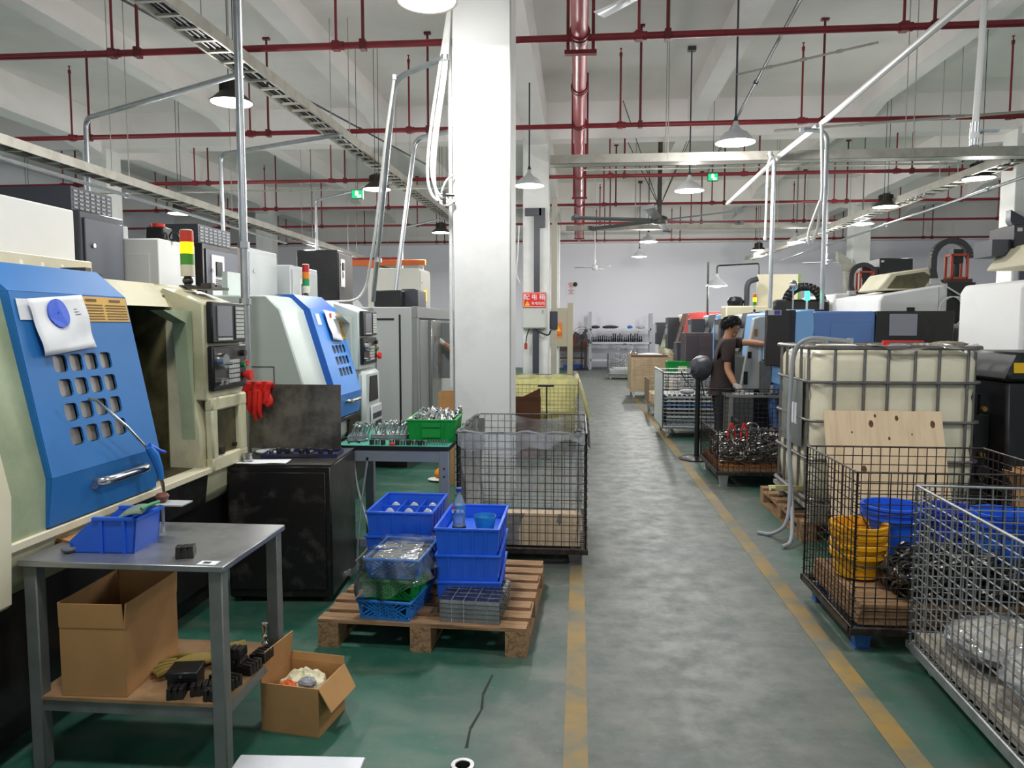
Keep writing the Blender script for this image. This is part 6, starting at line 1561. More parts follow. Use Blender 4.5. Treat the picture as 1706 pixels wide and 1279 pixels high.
t = thing('cage_latch', 'black wire latch hooked at the near corner of the lined cage', 'latch', (0.0, 4.722, 0.80)); o = M()
o.tube([(-0.05,0,0),(-0.05,0,0.05),(0.035,0,0.05),(0.035,0,0)],0.004,6); o.tube(arc((0,0,0.06),0.022,0,360,14),0.004,6); o.obj('hook', WIREB, t); o = M(); o.box(-0.06,0.045,-0.004,0.004,-0.012,-0.006); o.obj('bar', WIREB, t)
# ---- yellow bag cage behind the column
cage('pale wire cage holding a yellow plastic bag behind the big column', (-0.95, 9.35, 0), 0, 0.95, 0.85, 0.11, 0.88, mat('wire_tan','#a59c86',0.45,0.5), 0.05, feet='caster', panels={'front': 0.9})
t = thing('yellow_bag', 'translucent yellow plastic bag draped inside the pale wire cage', 'bag', (-0.48, 9.78, 0.12))
def yb(u, v):
    a = 2*math.pi*u; r_ = 1.0/max(abs(math.cos(a)/0.45),abs(math.sin(a)/0.38))
    w = 1+0.05*math.sin(11*a+4*v)+0.03*math.sin(23*a)
    return (r_*w*math.cos(a)*(0.9+0.12*v), r_*w*math.sin(a)*(0.9+0.12*v), 0.755*v+0.008*math.sin(7*a)*v)
o = M(); o.sheet(60, 12, yb); o.obj('bag', FILMY, t)
o = M(); o.sheet(10, 10, lambda u, v: (0.44+0.18*v+0.03*math.sin(5*u), -0.35+0.6*u*(1-0.6*v), 0.80+0.03*math.sin(3*u)-0.58*v+0.05*math.sin(3.1*v))); o.obj('hanging_corner', FILMY, t)
o = M(); o.box(-0.36,0.36,-0.3,0.3,0.01,0.34); o.obj('content', mat('pale_stuff','#f0eab4',0.7), t)
t = thing('brown_board', 'brown cardboard panel leaning before the yellow bag cage', 'cardboard', (-0.70, 8.6, 0), 0)
o = M(); o.box(-0.27,0.27,-0.004,0.004,0,0.72); o.obj('sheet', CARDB, t, rot=(R(-4),0,0)); o = M(); o.prism([(0.05,0.72),(0.27,0.83),(0.27,0.72)],'y',-0.054,-0.046); o.obj('torn_corner', CARDB, t)
t = thing('clamp_stand', 'thin black clamp stand beside the brown board', 'stand', (-0.36, 8.6, 0)); o = M(); o.cyl((0,0,0),(0,0,0.86),0.008,n=8); o.box(-0.06,0.06,-0.06,0.06,0,0.012); o.obj('post', BLKM, t); o = M(); o.box(-0.10,0.08,-0.012,0.012,0.84,0.86); o.obj('bar', BLKM, t)

# ---- dark cage with buckets
cage('dark wire cage with yellow and blue buckets and scrap', (1.30, 3.58, 0), 0, 0.95, 0.77, 0.12, 0.865, WIREB, 0.05, feet='foot', foot_m=mat('blue_feet','#2f5f9e',0.5,var=0.4,vcol='#284a76',scale=9))
def bucket(label, loc, r, h, m, group=None, tilt=0):
    t = thing('bucket', label, 'bucket', loc, 0, group)
    o = M(); o.lathe([(r*0.82,0.0),(r*0.98,h*0.95),(r*0.98,h),(r*0.94,h),(r*0.79,0.01)],28,closed=True); o.obj('wall', m, t)
    o = M(); o.lathe([(0,0.004),(r*0.82,0.004),(r*0.82,0.012),(0,0.012)],28); o.obj('bottom', m, t)
    for z in (h*0.80, h*0.9, h-0.012):
        o = M(); o.lathe([(r*0.97,z),(r*1.05,z),(r*1.05,z+0.012),(r*0.97,z+0.012)],28,closed=True); o.obj('rim_ring', m, t)
    o = M(); o.tube([(r*1.06*math.cos(a), r*1.06*math.sin(a), h*0.85-0.16*abs(math.sin(a))) for a in [math.pi+math.pi*k/14 for k in range(15)]], 0.004, 6); o.obj('bail', BLACK, t)
    return t
bucket('orange yellow bucket stack in the dark wire cage', (1.475, 4.02, 0.245), 0.14, 0.27, YELLW)
t = bpy.data.objects['bucket']
for k in range(3):
    o = M(); o.lathe([(0.132,0.10+0.05*k),(0.145,0.105+0.05*k),(0.145,0.125+0.05*k),(0.132,0.13+0.05*k)],28,closed=True); o.obj('rim_ring', YELLW, t)
bucket('blue bucket behind the orange yellow buckets', (1.70, 4.16, 0.245), 0.155, 0.34, BINB)
bucket('smaller blue bucket at the far corner of the dark cage', (1.99, 4.15, 0.27), 0.13, 0.31, mat('violet_blue','#3346b8',0.4))
bucket('large blue tub behind the bright wire cage', (2.10, 3.85, 0.30), 0.14, 0.33, BINB)
t = thing('wooden_slab', 'stack of wooden boards on the floor of the dark wire cage', 'boards', (1.775, 3.965, 0.128))
for k in range(3):
    o = M(); o.box(-0.44,0.44,-0.36,0.36,0,0.03); o.obj('board', WOOD, t, loc=(0.005*k, -0.006*k, 0.036*k))
for k in range(4):
    o = M(); o.box(-0.03,0.03,-0.34,0.34,0.03,0.036); o.obj('spacer', WOODY, t, loc=(-0.36+0.24*k, 0, 0.0))
def scrap(name, label, loc, a, b, h, n, seed, m, cat='scrap metal', base=True):
    """heap of rings and curled swarf, more than anyone could count"""
    r_ = random.Random(seed); o = M()
    for k in range(n):
        x, y = r_.uniform(-a,a), r_.uniform(-b,b); z = h*r_.random()*(1-0.6*max(abs(x)/a,abs(y)/b)**2)+0.02
        rr = r_.uniform(0.025,0.065); T = Matrix.Rotation(r_.uniform(0,3),4,'X') @ Matrix.Rotation(r_.uniform(0,3),4,'Z')
        x = max(-a+rr, min(a-rr, x)); y = max(-b+rr, min(b-rr, y)); z = max(z, rr*0.8)
        sw = r_.uniform(3.5,6.28)
        pts = [T @ Vector((rr*math.cos(q), rr*math.sin(q), 0.006*q)) + Vector((x,y,z)) for q in [sw*i/9 for i in range(10)]]
        o.tube(pts, r_.uniform(0.004,0.013), 5)
    q = o.obj(name, m, loc=loc)
    return tag(q, label, cat, kind='stuff')
SCR = mat('scrap_metal','#6d6a66',0.3,0.9,var=0.8,vcol='#2a2725',scale=14)
scrap('scrap_heap', 'tangled heap of dark metal rings and swarf in the dark wire cage', (1.86, 3.80, 0.238), 0.33, 0.19, 0.22, 330, 5, SCR)
# ---- bright cage at the right edge with wrapped bags
cage('bright zinc wire cage with clear wrapped bags at the right edge', (1.45, 2.32, 0), -3, 1.0, 1.13, 0.12, 0.835, WIREG, 0.052, r=0.0032, feet='caster')
t = thing('carton', 'flattened cardboard sheets on the floor of the bright wire cage', 'cardboard', (1.96, 2.88, 0.128), -3)
for k in range(3):
    o = M(); o.box(-0.46,0.46,-0.53,0.53,0,0.012); o.obj('sheet', mat('grey_card','#a39a8c',0.85,var=0.5,vcol='#7d7568',scale=5), t, loc=(0,0.004*k,0.013*k))
for k, (x, y, rx, ry, rz, sd, lb) in enumerate(((1.75,3.13,0.22,0.22,0.085,1,'clear wrapped bag of parts at the far aisle corner of the bright cage'),(1.80,2.74,0.27,0.21,0.12,2,'clear wrapped bag of parts in the middle of the bright cage'),(2.17,3.02,0.22,0.25,0.18,3,'highest clear wrapped bag in the bright cage'),(1.85,2.47,0.27,0.12,0.10,4,'clear wrapped bag at the near end of the bright cage'),(2.22,2.62,0.19,0.2,0.15,5,'clear wrapped bag at the outer side of the bright cage'))):
    t = thing('wrapped_bag', lb, 'bag', (x, y, 0.168), 0, 'wrapped bags in the bright cage')
    blob(rx*0.92,ry*0.92,rz*0.9,rz,sd+20,24,14,0.07).obj('content', mat('bag_content','#b9a888',0.6,var=0.7,vcol='#7f7a74',scale=9), t)
    blob(rx,ry,rz*1.03,rz*1.03,sd,40,20,0.10).obj('film', film('bag_film','#e6e9ee',0.30,0.10,0.45), t)
# carton beyond and pile of dark crates behind the cages
open_carton('carton', 'battered open carton on the dark trolley right of the plywood board', (2.62, 4.25, 0.42), 12, 0.34, 0.3, 0.24, [('left',0.12,40),('front',0.12,120),('back',0.1,10)])
t = thing('dark_trolley', 'dark steel trolley under the battered carton', 'trolley', (2.68, 4.25, 0))
o = M(); o.box(-0.3,0.35,-0.3,0.3,0.38,0.42); o.obj('deck', BLKM, t); 
for x in (-0.25,0.3):
    for y in (-0.25,0.25):
        o = M(); o.box(x-0.02,x+0.02,y-0.02,y+0.02,0.08,0.38); o.obj('leg', BLKM, t); o = M(); o.cyl((x-0.015,y,0.04),(x+0.015,y,0.04),0.04,n=14); o.obj('wheel', BLACK, t)

# ---- liquid tank on its pallets
TX, TY, TW, TD, Z0, Z1 = 1.62, 5.42, 1.20, 1.0, 0.28, 1.39
t = thing('liquid_tank', 'big pale plastic liquid tank in a steel tube cage on a pallet', 'tank', (TX+TW/2, TY+TD/2, 0.145))
zb = Z0-0.145; zt = Z1-0.145
def rrect(w, d, r, n=5):
    out = []
    for cx, cy, a0 in ((w/2-r,d/2-r,0),(-w/2+r,d/2-r,90),(-w/2+r,-d/2+r,180),(w/2-r,-d/2+r,270)):
        for k in range(n+1):
            a = R(a0+90*k/n); out.append((cx+r*math.cos(a), cy+r*math.sin(a)))
    return out
TANK = mat('tank_plastic','#ece5cb',0.42,var=0.55,vcol='#c5bb96',scale=2.2,detail=7,lo=0.42,hi=0.72)
o = M(); prof = [(0.0,-0.06),(0.03,-0.02),(0.18,0.0),(0.32,-0.005),(0.36,-0.012),(0.40,-0.005),(0.66,-0.005),(0.70,-0.012),(0.74,-0.004),(0.93,0.0),(0.97,-0.02),(1.0,-0.07)]
rings = []
for f, ins in prof:
    pl = rrect(TW-0.075+2*ins, TD-0.075+2*ins, 0.11, 6); rings.append([(x, y, zb+f*(zt-zb-0.02)) for x, y in pl])
n = len(rings[0]); o.add([p for rg in rings for p in rg], [(i*n+j, i*n+(j+1) % n, (i+1)*n+(j+1) % n, (i+1)*n+j) for i in range(len(rings)-1) for j in range(n)] + [tuple(range(n))[::-1], tuple(range((len(rings)-1)*n, len(rings)*n))])
o.obj('bottle', TANK, t, angle=60)
TUBE = mat('cage_tube','#8e8a88',0.4,0.75,var=0.5,vcol='#6a6462',scale=10)
for f in (0.02, 0.28, 0.53, 0.78, 1.0):
    z = zb+f*(zt-zb); rr = 0.017 if f in (0.02, 1.0) else 0.0115
    o = M(); o.tube([(x, y, z) for x, y in rrect(TW-0.035, TD-0.035, 0.10, 5)], rr, 8, closed=True); o.obj('ring_tube', TUBE, t)
up = M(); up.cyl((0,0,zb),(0,0,zt),0.0105,n=8); upm = up.mesh('upright_tube', TUBE)
for x in (-0.42,-0.22,-0.06,0.12,0.28,0.47):
    link('upright_tube', upm, t, (x, -TD/2+0.03, 0)); link('upright_tube', upm, t, (x, TD/2-0.03, 0))
for y in (-0.36,-0.18,0.02,0.2,0.36):
    link('upright_tube', upm, t, (-TW/2+0.03, y, 0)); link('upright_tube', upm, t, (TW/2-0.03, y, 0))
o = M(); o.box(-TW/2+0.008,-TW/2+0.014,-0.30,0.22,zb+0.34*(zt-zb),zb+0.78*(zt-zb)); pl = o.obj('name_plate', GALV, t); o = M(); o.box(-TW/2+0.004,-TW/2+0.008,-0.18,-0.06,zb+0.48*(zt-zb),zb+0.62*(zt-zb)); o.obj('paper_label', PAPER, pl)
o = M(); o.lathe([(0.0,0.03),(0.14,0.03),(0.15,0.02),(0.15,0.0)],24,(-0.25,0.05,zt-0.02)); o.obj('lid', CREAML, t)
o = M(); o.box(-TW/2+0.02,TW/2-0.02,-TD/2+0.02,TD/2-0.02,zb-0.05,zb-0.02); o.obj('base_plate', GALVD, t)
for x in (-0.5, 0, 0.5):
    for y in (-0.42, 0, 0.42):
        o = M(); o.box(x-0.06,x+0.06,y-0.06,y+0.06,0.0,zb-0.05); o.obj('base_foot', GALVD, t)
o = M(); o.sheet(24, 4, lambda a, b_: (-0.2+0.75*a, -TD/2-0.03+0.10*b_, zt+0.02+0.012*math.sin(17*a+b_*3)-0.05*(1-b_)*abs(math.sin(5*a)))); o.obj('dirty_film', film('dirty_film','#b5b0a4',0.6,0.2,0.3), t)
t2 = thing('red_strip', 'red plastic strip lying on the tank top edge', 'strip', (2.32, 5.62, 1.425)); o = M(); o.box(-0.14,0.14,-0.012,0.012,0,0.012); o.obj('strip', REDPL, t2); o = M(); o.box(-0.14,-0.10,-0.016,0.016,-0.02,0.0); o.obj('clip', REDPL, t2)
t2 = thing('rag', 'dirty crumpled rag at the far corner of the tank top', 'rag', (2.62, 5.60, 1.39)); blob(0.13,0.06,0.022,0.022,12).obj('cloth', mat('dirty_rag','#a59c86',0.9,var=0.6,vcol='#5d574a',scale=10), t2)
def pallet(label, x0, x1, y0, y1, z=0, nb=6, m=WOOD, along='x'):
    t = thing('wooden_pallet', label, 'pallet', ((x0+x1)/2, (y0+y1)/2, z)); a, b = (x1-x0)/2, (y1-y0)/2
    bm_ = M(); bm_.box(-a,a,-0.05,0.05,0,0.02); me = bm_.mesh('deck_board', m)
    for k in range(nb): link('deck_board', me, t, (0, -b+0.05+(2*b-0.1)*k/(nb-1), 0.122))
    sm = M(); sm.box(-0.05,0.05,-b,b,0,0.02); me = sm.mesh('stringer_board', WOODY)
    for x in (-a+0.05,0,a-0.05): link('stringer_board', me, t, (x,0,0.10)); link('bottom_board', me, t, (x,0,0))
    kb = M(); kb.box(-0.05,0.05,-0.06,0.06,0,0.08); me = kb.mesh('block', WOODY)
    for x in (-a+0.05,0,a-0.05):
        for y in (-b+0.06,0,b-0.06): link('block', me, t, (x,y,0.02))
    return t
pallet('pale wooden pallet under the liquid tank', TX-0.02, TX+TW+0.02, TY+0.02, TY+1.25)
# plywood board leaning on the tank
t = thing('plywood_board', 'knotty plywood board leaning against the liquid tank', 'plywood', (2.06, 4.95, 0.0), 0)
KN = mat('knot','#5a3c24',0.8,var=0.6,vcol='#8a6440',scale=40)
o = M(); o.box(-0.385,0.385,-0.006,0.006,0,1.02); pw = o.obj('board', PLY, t, rot=(R(-19),0,0))
for x, z, r_ in ((-0.08,0.93,0.02),(0.09,0.97,0.015),(0.32,0.93,0.02),(-0.05,0.985,0.010),(-0.21,0.87,0.007),(0.18,0.86,0.006),(0.03,0.83,0.010),(-0.15,0.62,0.02)):
    o = M(); o.lathe([(0,-0.0002),(r_,-0.0002),(r_*0.9,0.0008),(0,0.0008)],14); k = o.obj('knot', KN, pw, loc=(x,-0.006,z), rot=(R(90),0,0)); k.scale = (0.8,1.3,1)
# hose over the tank
pipe('coolant_hose', 'grey blue coolant hose looping over the tank corner to the floor', [(2.0,5.75,1.43),(1.80,5.64,1.45),(1.66,5.62,1.46),(1.57,5.68,1.38),(1.55,5.66,0.8),(1.56,5.60,0.35),(1.52,5.50,0.10),(1.42,5.55,0.012),(1.34,5.62,0.012)], 0.014, HOSEG, 'hose', 0.14)
pipe('coolant_hose', 'second coolant hose hanging beside the tank frame', [(1.9,6.0,1.43),(1.70,5.78,1.44),(1.61,5.80,1.36),(1.585,5.80,0.8),(1.575,5.60,0.25),(1.50,5.3,0.03),(1.42,5.25,0.013)], 0.014, HOSEG, 'hose', 0.14)
t = thing('plastic_trough', 'yellowed plastic trough jutting from under the tank', 'trough', (1.58, 5.75, 0.33)); o = M(); o.sheet(8, 8, lambda u, v: (-0.13+0.30*u, -0.05+0.10*v, -0.03*math.sin(math.pi*v)+0.005*u)); o.obj('channel', mat('aged_plastic','#b5ad7a',0.5), t, solid=0.008); o = M(); o.box(-0.10,0.15,-0.055,-0.045,-0.02,0.02); o.obj('lip', mat('aged_plastic','#b5ad7a',0.5), t)
# black bin right of the tank
t = thing('black_bin', 'tall black lidded bin with yellow label right of the tank', 'bin', (3.28, 5.75, 0))
o = M(); o.prism([(-0.27,0.0),(0.27,0.0),(0.32,1.16),(-0.32,1.16)],'y',-0.28,0.3); o.obj('body', BLKM, t, bevel=0.02)
o = M(); o.prism([(-0.35,1.16),(0.35,1.16),(0.35,1.2),(0.3,1.36),(-0.27,1.36),(-0.33,1.22)],'y',-0.32,0.34); o.obj('lid', BLACK, t, bevel=0.02)
o = M(); o.box(-0.30,-0.17,-0.325,-0.32,1.22,1.29); o.obj('yellow_label', mat('yellow_label','#e8b818',0.5), t); o = M(); o.box(-0.14,0.0,-0.325,-0.32,1.21,1.25); o.obj('white_label', PAPER, t)
t = thing('pipe_cluster', 'dark pump fittings between the tank and the black bin', 'pump', (2.90, 5.75, 0)); o = M(); o.box(-0.05,0.05,-0.1,0.1,0,0.9); o.cyl((0,-0.1,0.5),(0,-0.16,0.5),0.05,n=14); o.cyl((0,0,0.9),(0,0,1.05),0.03,n=12); o.obj('pump_body', BLKM, t)
for z in (0.45,0.62,0.95):
    o = M(); o.cyl((0,-0.11,z),(0,-0.14,z),0.018,n=10); o.obj('brass_fitting', mat('brass','#b98a3a',0.35,0.8), t)

# ---- scrap cage, worker's bench, pedestal
cage('low dark wire cage full of scrap rings before the worker', (1.33, 7.22, 0), 0, 0.95, 1.0, 0.15, 0.86, WIREB, 0.05, panels={'left': 0.52, 'front': 0.56}, hinge=False, foot_m=GALV)
scrap('scrap_heap', 'tangled heap of grey metal rings in the low wire cage', (1.80, 7.72, 0.20), 0.42, 0.45, 0.30, 420, 9, mat('scrap_bright','#8d8b88',0.3,0.9,var=0.8,vcol='#33302e',scale=14))
t = thing('rusty_plank', 'rusty orange plank at the base of the scrap cage', 'plank', (1.80, 7.72, 0.155)); o = M(); o.box(-0.44,0.44,-0.47,0.47,0,0.05); o.obj('plank', mat('rust','#9a5a22',0.8,var=0.6,vcol='#4a2c16',scale=6), t); o = M(); o.box(-0.44,0.44,-0.48,-0.47,0,0.04); o.obj('edge', WOODY, t)
for k, (x, lb) in enumerate(((1.50,'red handled pliers on the scrap heap, nearer the aisle'),(1.62,'red handled pliers sticking up from the scrap heap'))):
    t = thing('pliers', lb, 'pliers', (x, 7.45, 0.46), 20*k, 'red handled pliers')
    for s in (-1, 1):
        o = M(); o.tube([(0,0,0.14),(s*0.03,0,0.06),(s*0.035,0,-0.02)],0.009,8); o.obj('handle', REDPL, t)
    o = M(); o.tube([(0,0,0.14),(0,0,0.20)],0.012,8); o.obj('jaws', STEELD, t)
t = thing('work_bench', 'grey steel work bench with parts in front of the worker', 'bench', (2.02, 8.36, 0))
o = M(); o.box(-0.42,0.42,-0.16,0.16,0.775,0.80); o.obj('top', TABLEG, t); 
for x in (-0.38,0.38):
    for y in (-0.13,0.13):
        o = M(); o.box(x-0.02,x+0.02,y-0.02,y+0.02,0,0.775); o.obj('leg', TABLEG, t)
o = M(); o.box(-0.40,0.40,-0.14,0.14,0.25,0.27); o.obj('shelf', TABLEG, t)
t = thing('paper_sheet', 'white paper under the worker glove on the bench', 'paper', (1.79, 8.32, 0.80)); o = M(); o.box(-0.10,0.14,-0.08,0.08,0,0.003); o.obj('sheet', PAPER, t); o = M(); o.box(-0.05,0.1,-0.04,0.04,0.003,0.004); o.obj('print', GREY, t)
for k in range(9): steel_ring('dark turned ring lying along the worker bench front edge', (1.90+0.055*k, 8.24+0.02*(k % 2), 0.80), 0.02, 0.018, 0.6, 'rings on the worker bench', 'steel_ring', STEEL if k % 2 else STEELD)
t = thing('spray_can', 'white spray bottle standing on the worker bench', 'bottle', (2.22, 8.42, 0.80)); o = M(); o.lathe([(0.03,0),(0.035,0.01),(0.035,0.12),(0.015,0.15),(0.012,0.17)],16); o.obj('body', ENAM, t); o = M(); o.box(-0.02,0.03,-0.01,0.01,0.17,0.2); o.obj('trigger', BINL, t)
t = thing('cup', 'grey metal cup on the worker bench', 'cup', (2.10, 8.33, 0.80)); o = M(); o.lathe([(0.025,0),(0.027,0.10),(0.025,0.10),(0.023,0.004)],16,closed=True); o.obj('wall', GALV, t); o = M(); o.lathe([(0,0),(0.025,0),(0.025,0.004),(0,0.004)],16); o.obj('base', GALV, t)
t = thing('pedestal_fan', 'black round headed pedestal fan on the floor line by the worker', 'fan', (1.37, 8.75, 0))
o = M(); o.lathe([(0.20,0),(0.20,0.012),(0.16,0.03),(0.03,0.04),(0,0.04)],28); o.obj('base_disc', BLKM, t); o = M(); o.cyl((0,0,0.03),(0,0,1.02),0.028,n=14); o.obj('pole', BLACK, t)
o = M(); T_ = Matrix.Rotation(R(100),4,'Y') @ Matrix.Rotation(R(-30),4,'X'); o.lathe([(0,-0.10),(0.09,-0.09),(0.14,-0.02),(0.145,0.05),(0.12,0.08),(0.06,0.07),(0.03,0.10),(0,0.10)],22,(0.02,0,1.06),T=T_); o.obj('head', DKGRY, t); o = M(); o.lathe([(0,-0.005),(0.035,-0.005),(0.03,0.025),(0,0.03)],14,(-0.11,-0.06,1.03),T=T_); o.obj('hub', STEEL, t)
o = M(); o.tube(bend([(0.02,0,0.98),(0.1,0.1,0.7),(-0.12,0.25,0.9),(-0.15,0.3,1.0)],0.1),0.007,6); o.obj('cord', BLACK, t)

# ---- cages further along the right side of the aisle
cage('grey wire cage stacked with flat parts trays behind the pedestal fan', (1.16, 10.35, 0), 0, 0.95, 1.0, 0.16, 0.90, WIREG, 0.05, feet='caster', hinge=False)
t = thing('side_sheet', 'grey steel side sheet of the tray cage facing the aisle', 'sheet', (1.145, 10.85, 0.16)); o = M(); o.box(-0.004,0.004,-0.5,0.5,0,0.74); o.obj('sheet', GREY, t); o = M(); o.box(-0.01,0.008,-0.52,0.52,0.74,0.765); o.obj('top_fold', GALV, t)
for k in range(8):
    t = thing('parts_tray', 'flat tray of small parts in the tray cage, %s from the bottom' % ('first','second','third','fourth','fifth','sixth','seventh','eighth')[k], 'tray', (1.635, 10.85, 0.165+0.055*k), 0, 'trays in the tray cage')
    o = M(); o.box(-0.42,0.42,-0.44,0.44,0,0.022); o.obj('tray', (ENAM, BINL, WHITE, GREY)[k % 4] if k != 1 else mat('grey_blue','#8fa3b8',0.5), t); o = M()
    for i in range(12): o.box(-0.40+0.067*i,-0.36+0.067*i,-0.42,-0.36,0.022,0.045)
    o.obj('small_parts', STEEL, t)['kind'] = 'stuff'
t = thing('white_bag', 'small white and red packet on the parts trays', 'packet', (1.50, 10.5, 0.165+0.055*7+0.046)); blob(0.10,0.06,0.04,0.04,31).obj('packet', PAPER, t); o = M(); o.box(-0.06,0.06,-0.02,0.02,0.07,0.085); o.obj('red_print', mat('dull_red','#8e4038',0.6), t)
cage('wire trolley with a wooden floor and low side beyond the tray cage', (1.20, 12.9, 0), 0, 0.9, 0.8, 0.20, 0.62, mat('wire_brown','#a08f7c',0.5,0.5), 0.05, feet='caster', hinge=False)
t = thing('wood_deck', 'pale wooden boards with a coil on the low wire trolley', 'boards', (1.65, 13.3, 0.21)); o = M(); o.box(-0.40,0.40,-0.36,0.36,0,0.16); o.obj('boards', PLY, t)
for k in range(3):
    o = M(); o.tube([(0.10+0.14*math.cos(a)*(1-0.15*k), -0.05+0.12*math.sin(a), 0.17+0.012*k) for a in [6.283*i/18 for i in range(18)]],0.008,6,closed=True); o.obj('coil', CARDB, t)
cage('tall wire cage lined with pale wood near the cream lathe', (1.10, 15.9, 0), 0, 0.95, 1.0, 0.18, 0.92, mat('wire_rust','#c2b298',0.5,0.4), 0.05, feet='caster', hinge=False)
t = thing('wood_box', 'pale wooden box standing inside the tall wire cage', 'box', (1.575, 16.4, 0.19))
for nm, bx in (('side_board',(-0.44,0.44,-0.47,-0.455)),('side_board',(-0.44,0.44,0.455,0.47)),('side_board',(-0.44,-0.425,-0.455,0.455)),('side_board',(0.425,0.44,-0.455,0.455))):
    o = M(); o.box(bx[0],bx[1],bx[2],bx[3],0,0.68); o.obj(nm, PLY, t)
o = M(); o.box(-0.46,0.30,-0.40,0.40,0.69,0.72); o.obj('cover_board', CARDB, t); o = M(); o.sheet(6,6,lambda u,v:(-0.3+0.5*u,-0.3+0.5*v,0.73+0.03*math.sin(3*u)*math.sin(3*v))); o.obj('white_cloth', PAPER, t)
crate('green_crate', 'green crate with paper label on a stand near the tray cage', (1.62, 12.2, 0.78), 0, 0.42, 0.3, 0.19, GRNP)
t = thing('crate_stand', 'thin dark stand under the green crate in the aisle row', 'stand', (1.62, 12.2, 0)); o = M(); o.box(-0.22,0.22,-0.16,0.16,0.75,0.78); o.obj('top', BLKM, t)
for x in (-0.2,0.2):
    for y in (-0.14,0.14):
        o = M(); o.box(x-0.015,x+0.015,y-0.015,y+0.015,0,0.75); o.obj('leg', BLKM, t)
t = thing('crate_label', 'cream paper label hung on the green crate of the stand', 'label', (1.64, 12.03, 0.80)); o = M(); o.box(-0.07,0.07,-0.003,0.0,0,0.10); o.obj('paper', mat('cream_label','#d8d6b4',0.7), t); o = M(); o.box(0.02,0.04,-0.005,-0.003,0.03,0.05); o.obj('mark', DKGRY, t)
cage('small grey wire trolley at the far end of the aisle', (0.85, 21.5, 0), 0, 0.9, 0.8, 0.16, 0.72, mat('wire_grey','#7c8084',0.4,0.6), 0.05, r=0.004, feet='caster', hinge=False)
t = thing('packing_bundle', 'white slatted packing on the far wire trolley floor', 'packing', (1.30, 21.9, 0.17)); o = M(); o.box(-0.4,0.4,-0.36,0.36,0,0.10); o.obj('pack', ENAM, t); o = M(); o.box(-0.3,0.3,-0.3,0.3,0.10,0.14); o.obj('top_pack', HOSE, t)
scrap('far_mesh_bundle', 'silver bundle of bent wire mesh behind the far trolley', (1.5, 24.0, 0.0), 0.5, 0.35, 0.95, 160, 21, STEEL, 'wire bundle')

# ---- end of the hall: rack, desk, fan, crates, posters
t = thing('metal_rack', 'grey open metal rack with dark tool holders at the end wall', 'rack', (1.45, 26.6, 0))
for x in (-1.05, 1.05):
    for y in (-0.25, 0.25):
        o = M(); o.box(x-0.05,x+0.05,y-0.03,y+0.03,0,2.0 if x < 0 else 1.95); o.obj('upright', mat('rack_grey','#aeb3bb',0.45), t)
    o = M(); o.cyl((x,-0.25,1.4),(x,0.25,1.95),0.015,n=6); o.obj('brace', mat('rack_grey','#aeb3bb',0.45), t)
for z in (0.35, 0.95, 1.42):
    o = M(); o.box(-1.05,1.05,-0.28,0.28,z-0.06,z); o.obj('shelf', mat('rack_pale','#c4c8cf',0.45), t)
r6 = random.Random(2)
hm = M(); hm.lathe([(0.03,0),(0.035,0.1),(0.02,0.11),(0.02,0.2),(0.012,0.22)],8); hm = hm.mesh('holder', BLKM); hc = M(); hc.cyl((0,0,0.2),(0,0,0.23),0.024,n=8); hc = hc.mesh('collar', DKGRY)
for k in range(24):
    t = thing('tool_holder', 'dark tool holder standing on the middle shelf of the metal rack', 'tool holder', (0.46+0.075*k, 26.42+0.05*(k % 3), 0.95), 0, 'tool holders on the rack'); t.scale = (1,1,r6.choice((0.8,0.9,1.0,1.3)))
    link('holder', hm, t); link('collar', hc, t)
for k, (x, w, m, lb) in enumerate(((0.58,0.16,DKGRY,'grey bundle at the aisle end of the rack top'),(1.10,0.28,DKGRY,'long grey bundle on the middle of the rack top'),(1.78,0.09,BINL,'small sky blue box on the rack top'),(2.15,0.16,GREY,'grey lump at the far end of the rack top'))):
    t = thing('rack_item', lb, 'bundle', (x, 26.5, 1.42)); blob(w,0.12,0.055,0.055,40+k).obj('bundle', m, t); o = M(); o.box(-w*0.4,w*0.4,-0.1,0.1,0,0.012); o.obj('base_card', CARDD, t)
t = thing('old_desk', 'dark brown desk with papers at the end wall', 'desk', (-0.30, 26.5, 0))
o = M(); o.box(-0.62,0.62,-0.3,0.3,0.78,0.86); o.obj('top', CARDB, t); o = M(); o.box(-0.6,0.6,-0.28,0.28,0.62,0.78); o.obj('drawer', mat('dark_desk','#3a2c2a',0.5), t)
for x in (-0.55,0.55):
    o = M(); o.box(x-0.05,x+0.05,-0.26,0.26,0,0.62); o.obj('leg', mat('dark_desk','#3a2c2a',0.5), t)
o = M(); o.box(-0.5,0.5,-0.2,0.2,0.36,0.40); o.obj('shelf', mat('dark_desk','#3a2c2a',0.5), t)
t = thing('desk_box', 'brown carton standing on the old desk', 'carton', (-0.40, 26.6, 0.86)); o = M(); o.box(-0.35,0.15,-0.15,0.15,0,0.36); o.obj('carton', CARD, t); o = M(); o.box(0.15,0.7,-0.12,0.12,0,0.36); o.obj('red_carton', mat('maroon','#6e3436',0.6), t)
t = thing('paper_stack', 'white papers lying on the old desk edge', 'paper', (-0.52, 26.32, 0.86)); o = M(); o.box(-0.18,0.16,-0.08,0.08,0,0.05); o.obj('sheets', PAPER, t, bevel=0.01); o = M(); o.box(-0.1,0.1,-0.06,0.06,0.05,0.06); o.obj('top_sheet', PAPER, t)
for k, x in enumerate((-0.35, 0.0)):
    crate('blue_crate', ('dark blue crate under the old desk, toward the column', 'dark blue crate under the old desk, toward the rack')[k], (x, 26.25, 0), 0, 0.34, 0.3, 0.16, mat('dark_blue_plastic','#223a7e',0.45))
t = thing('floor_fan', 'round black cage floor fan before the metal rack', 'fan', (0.12, 25.9, 0))
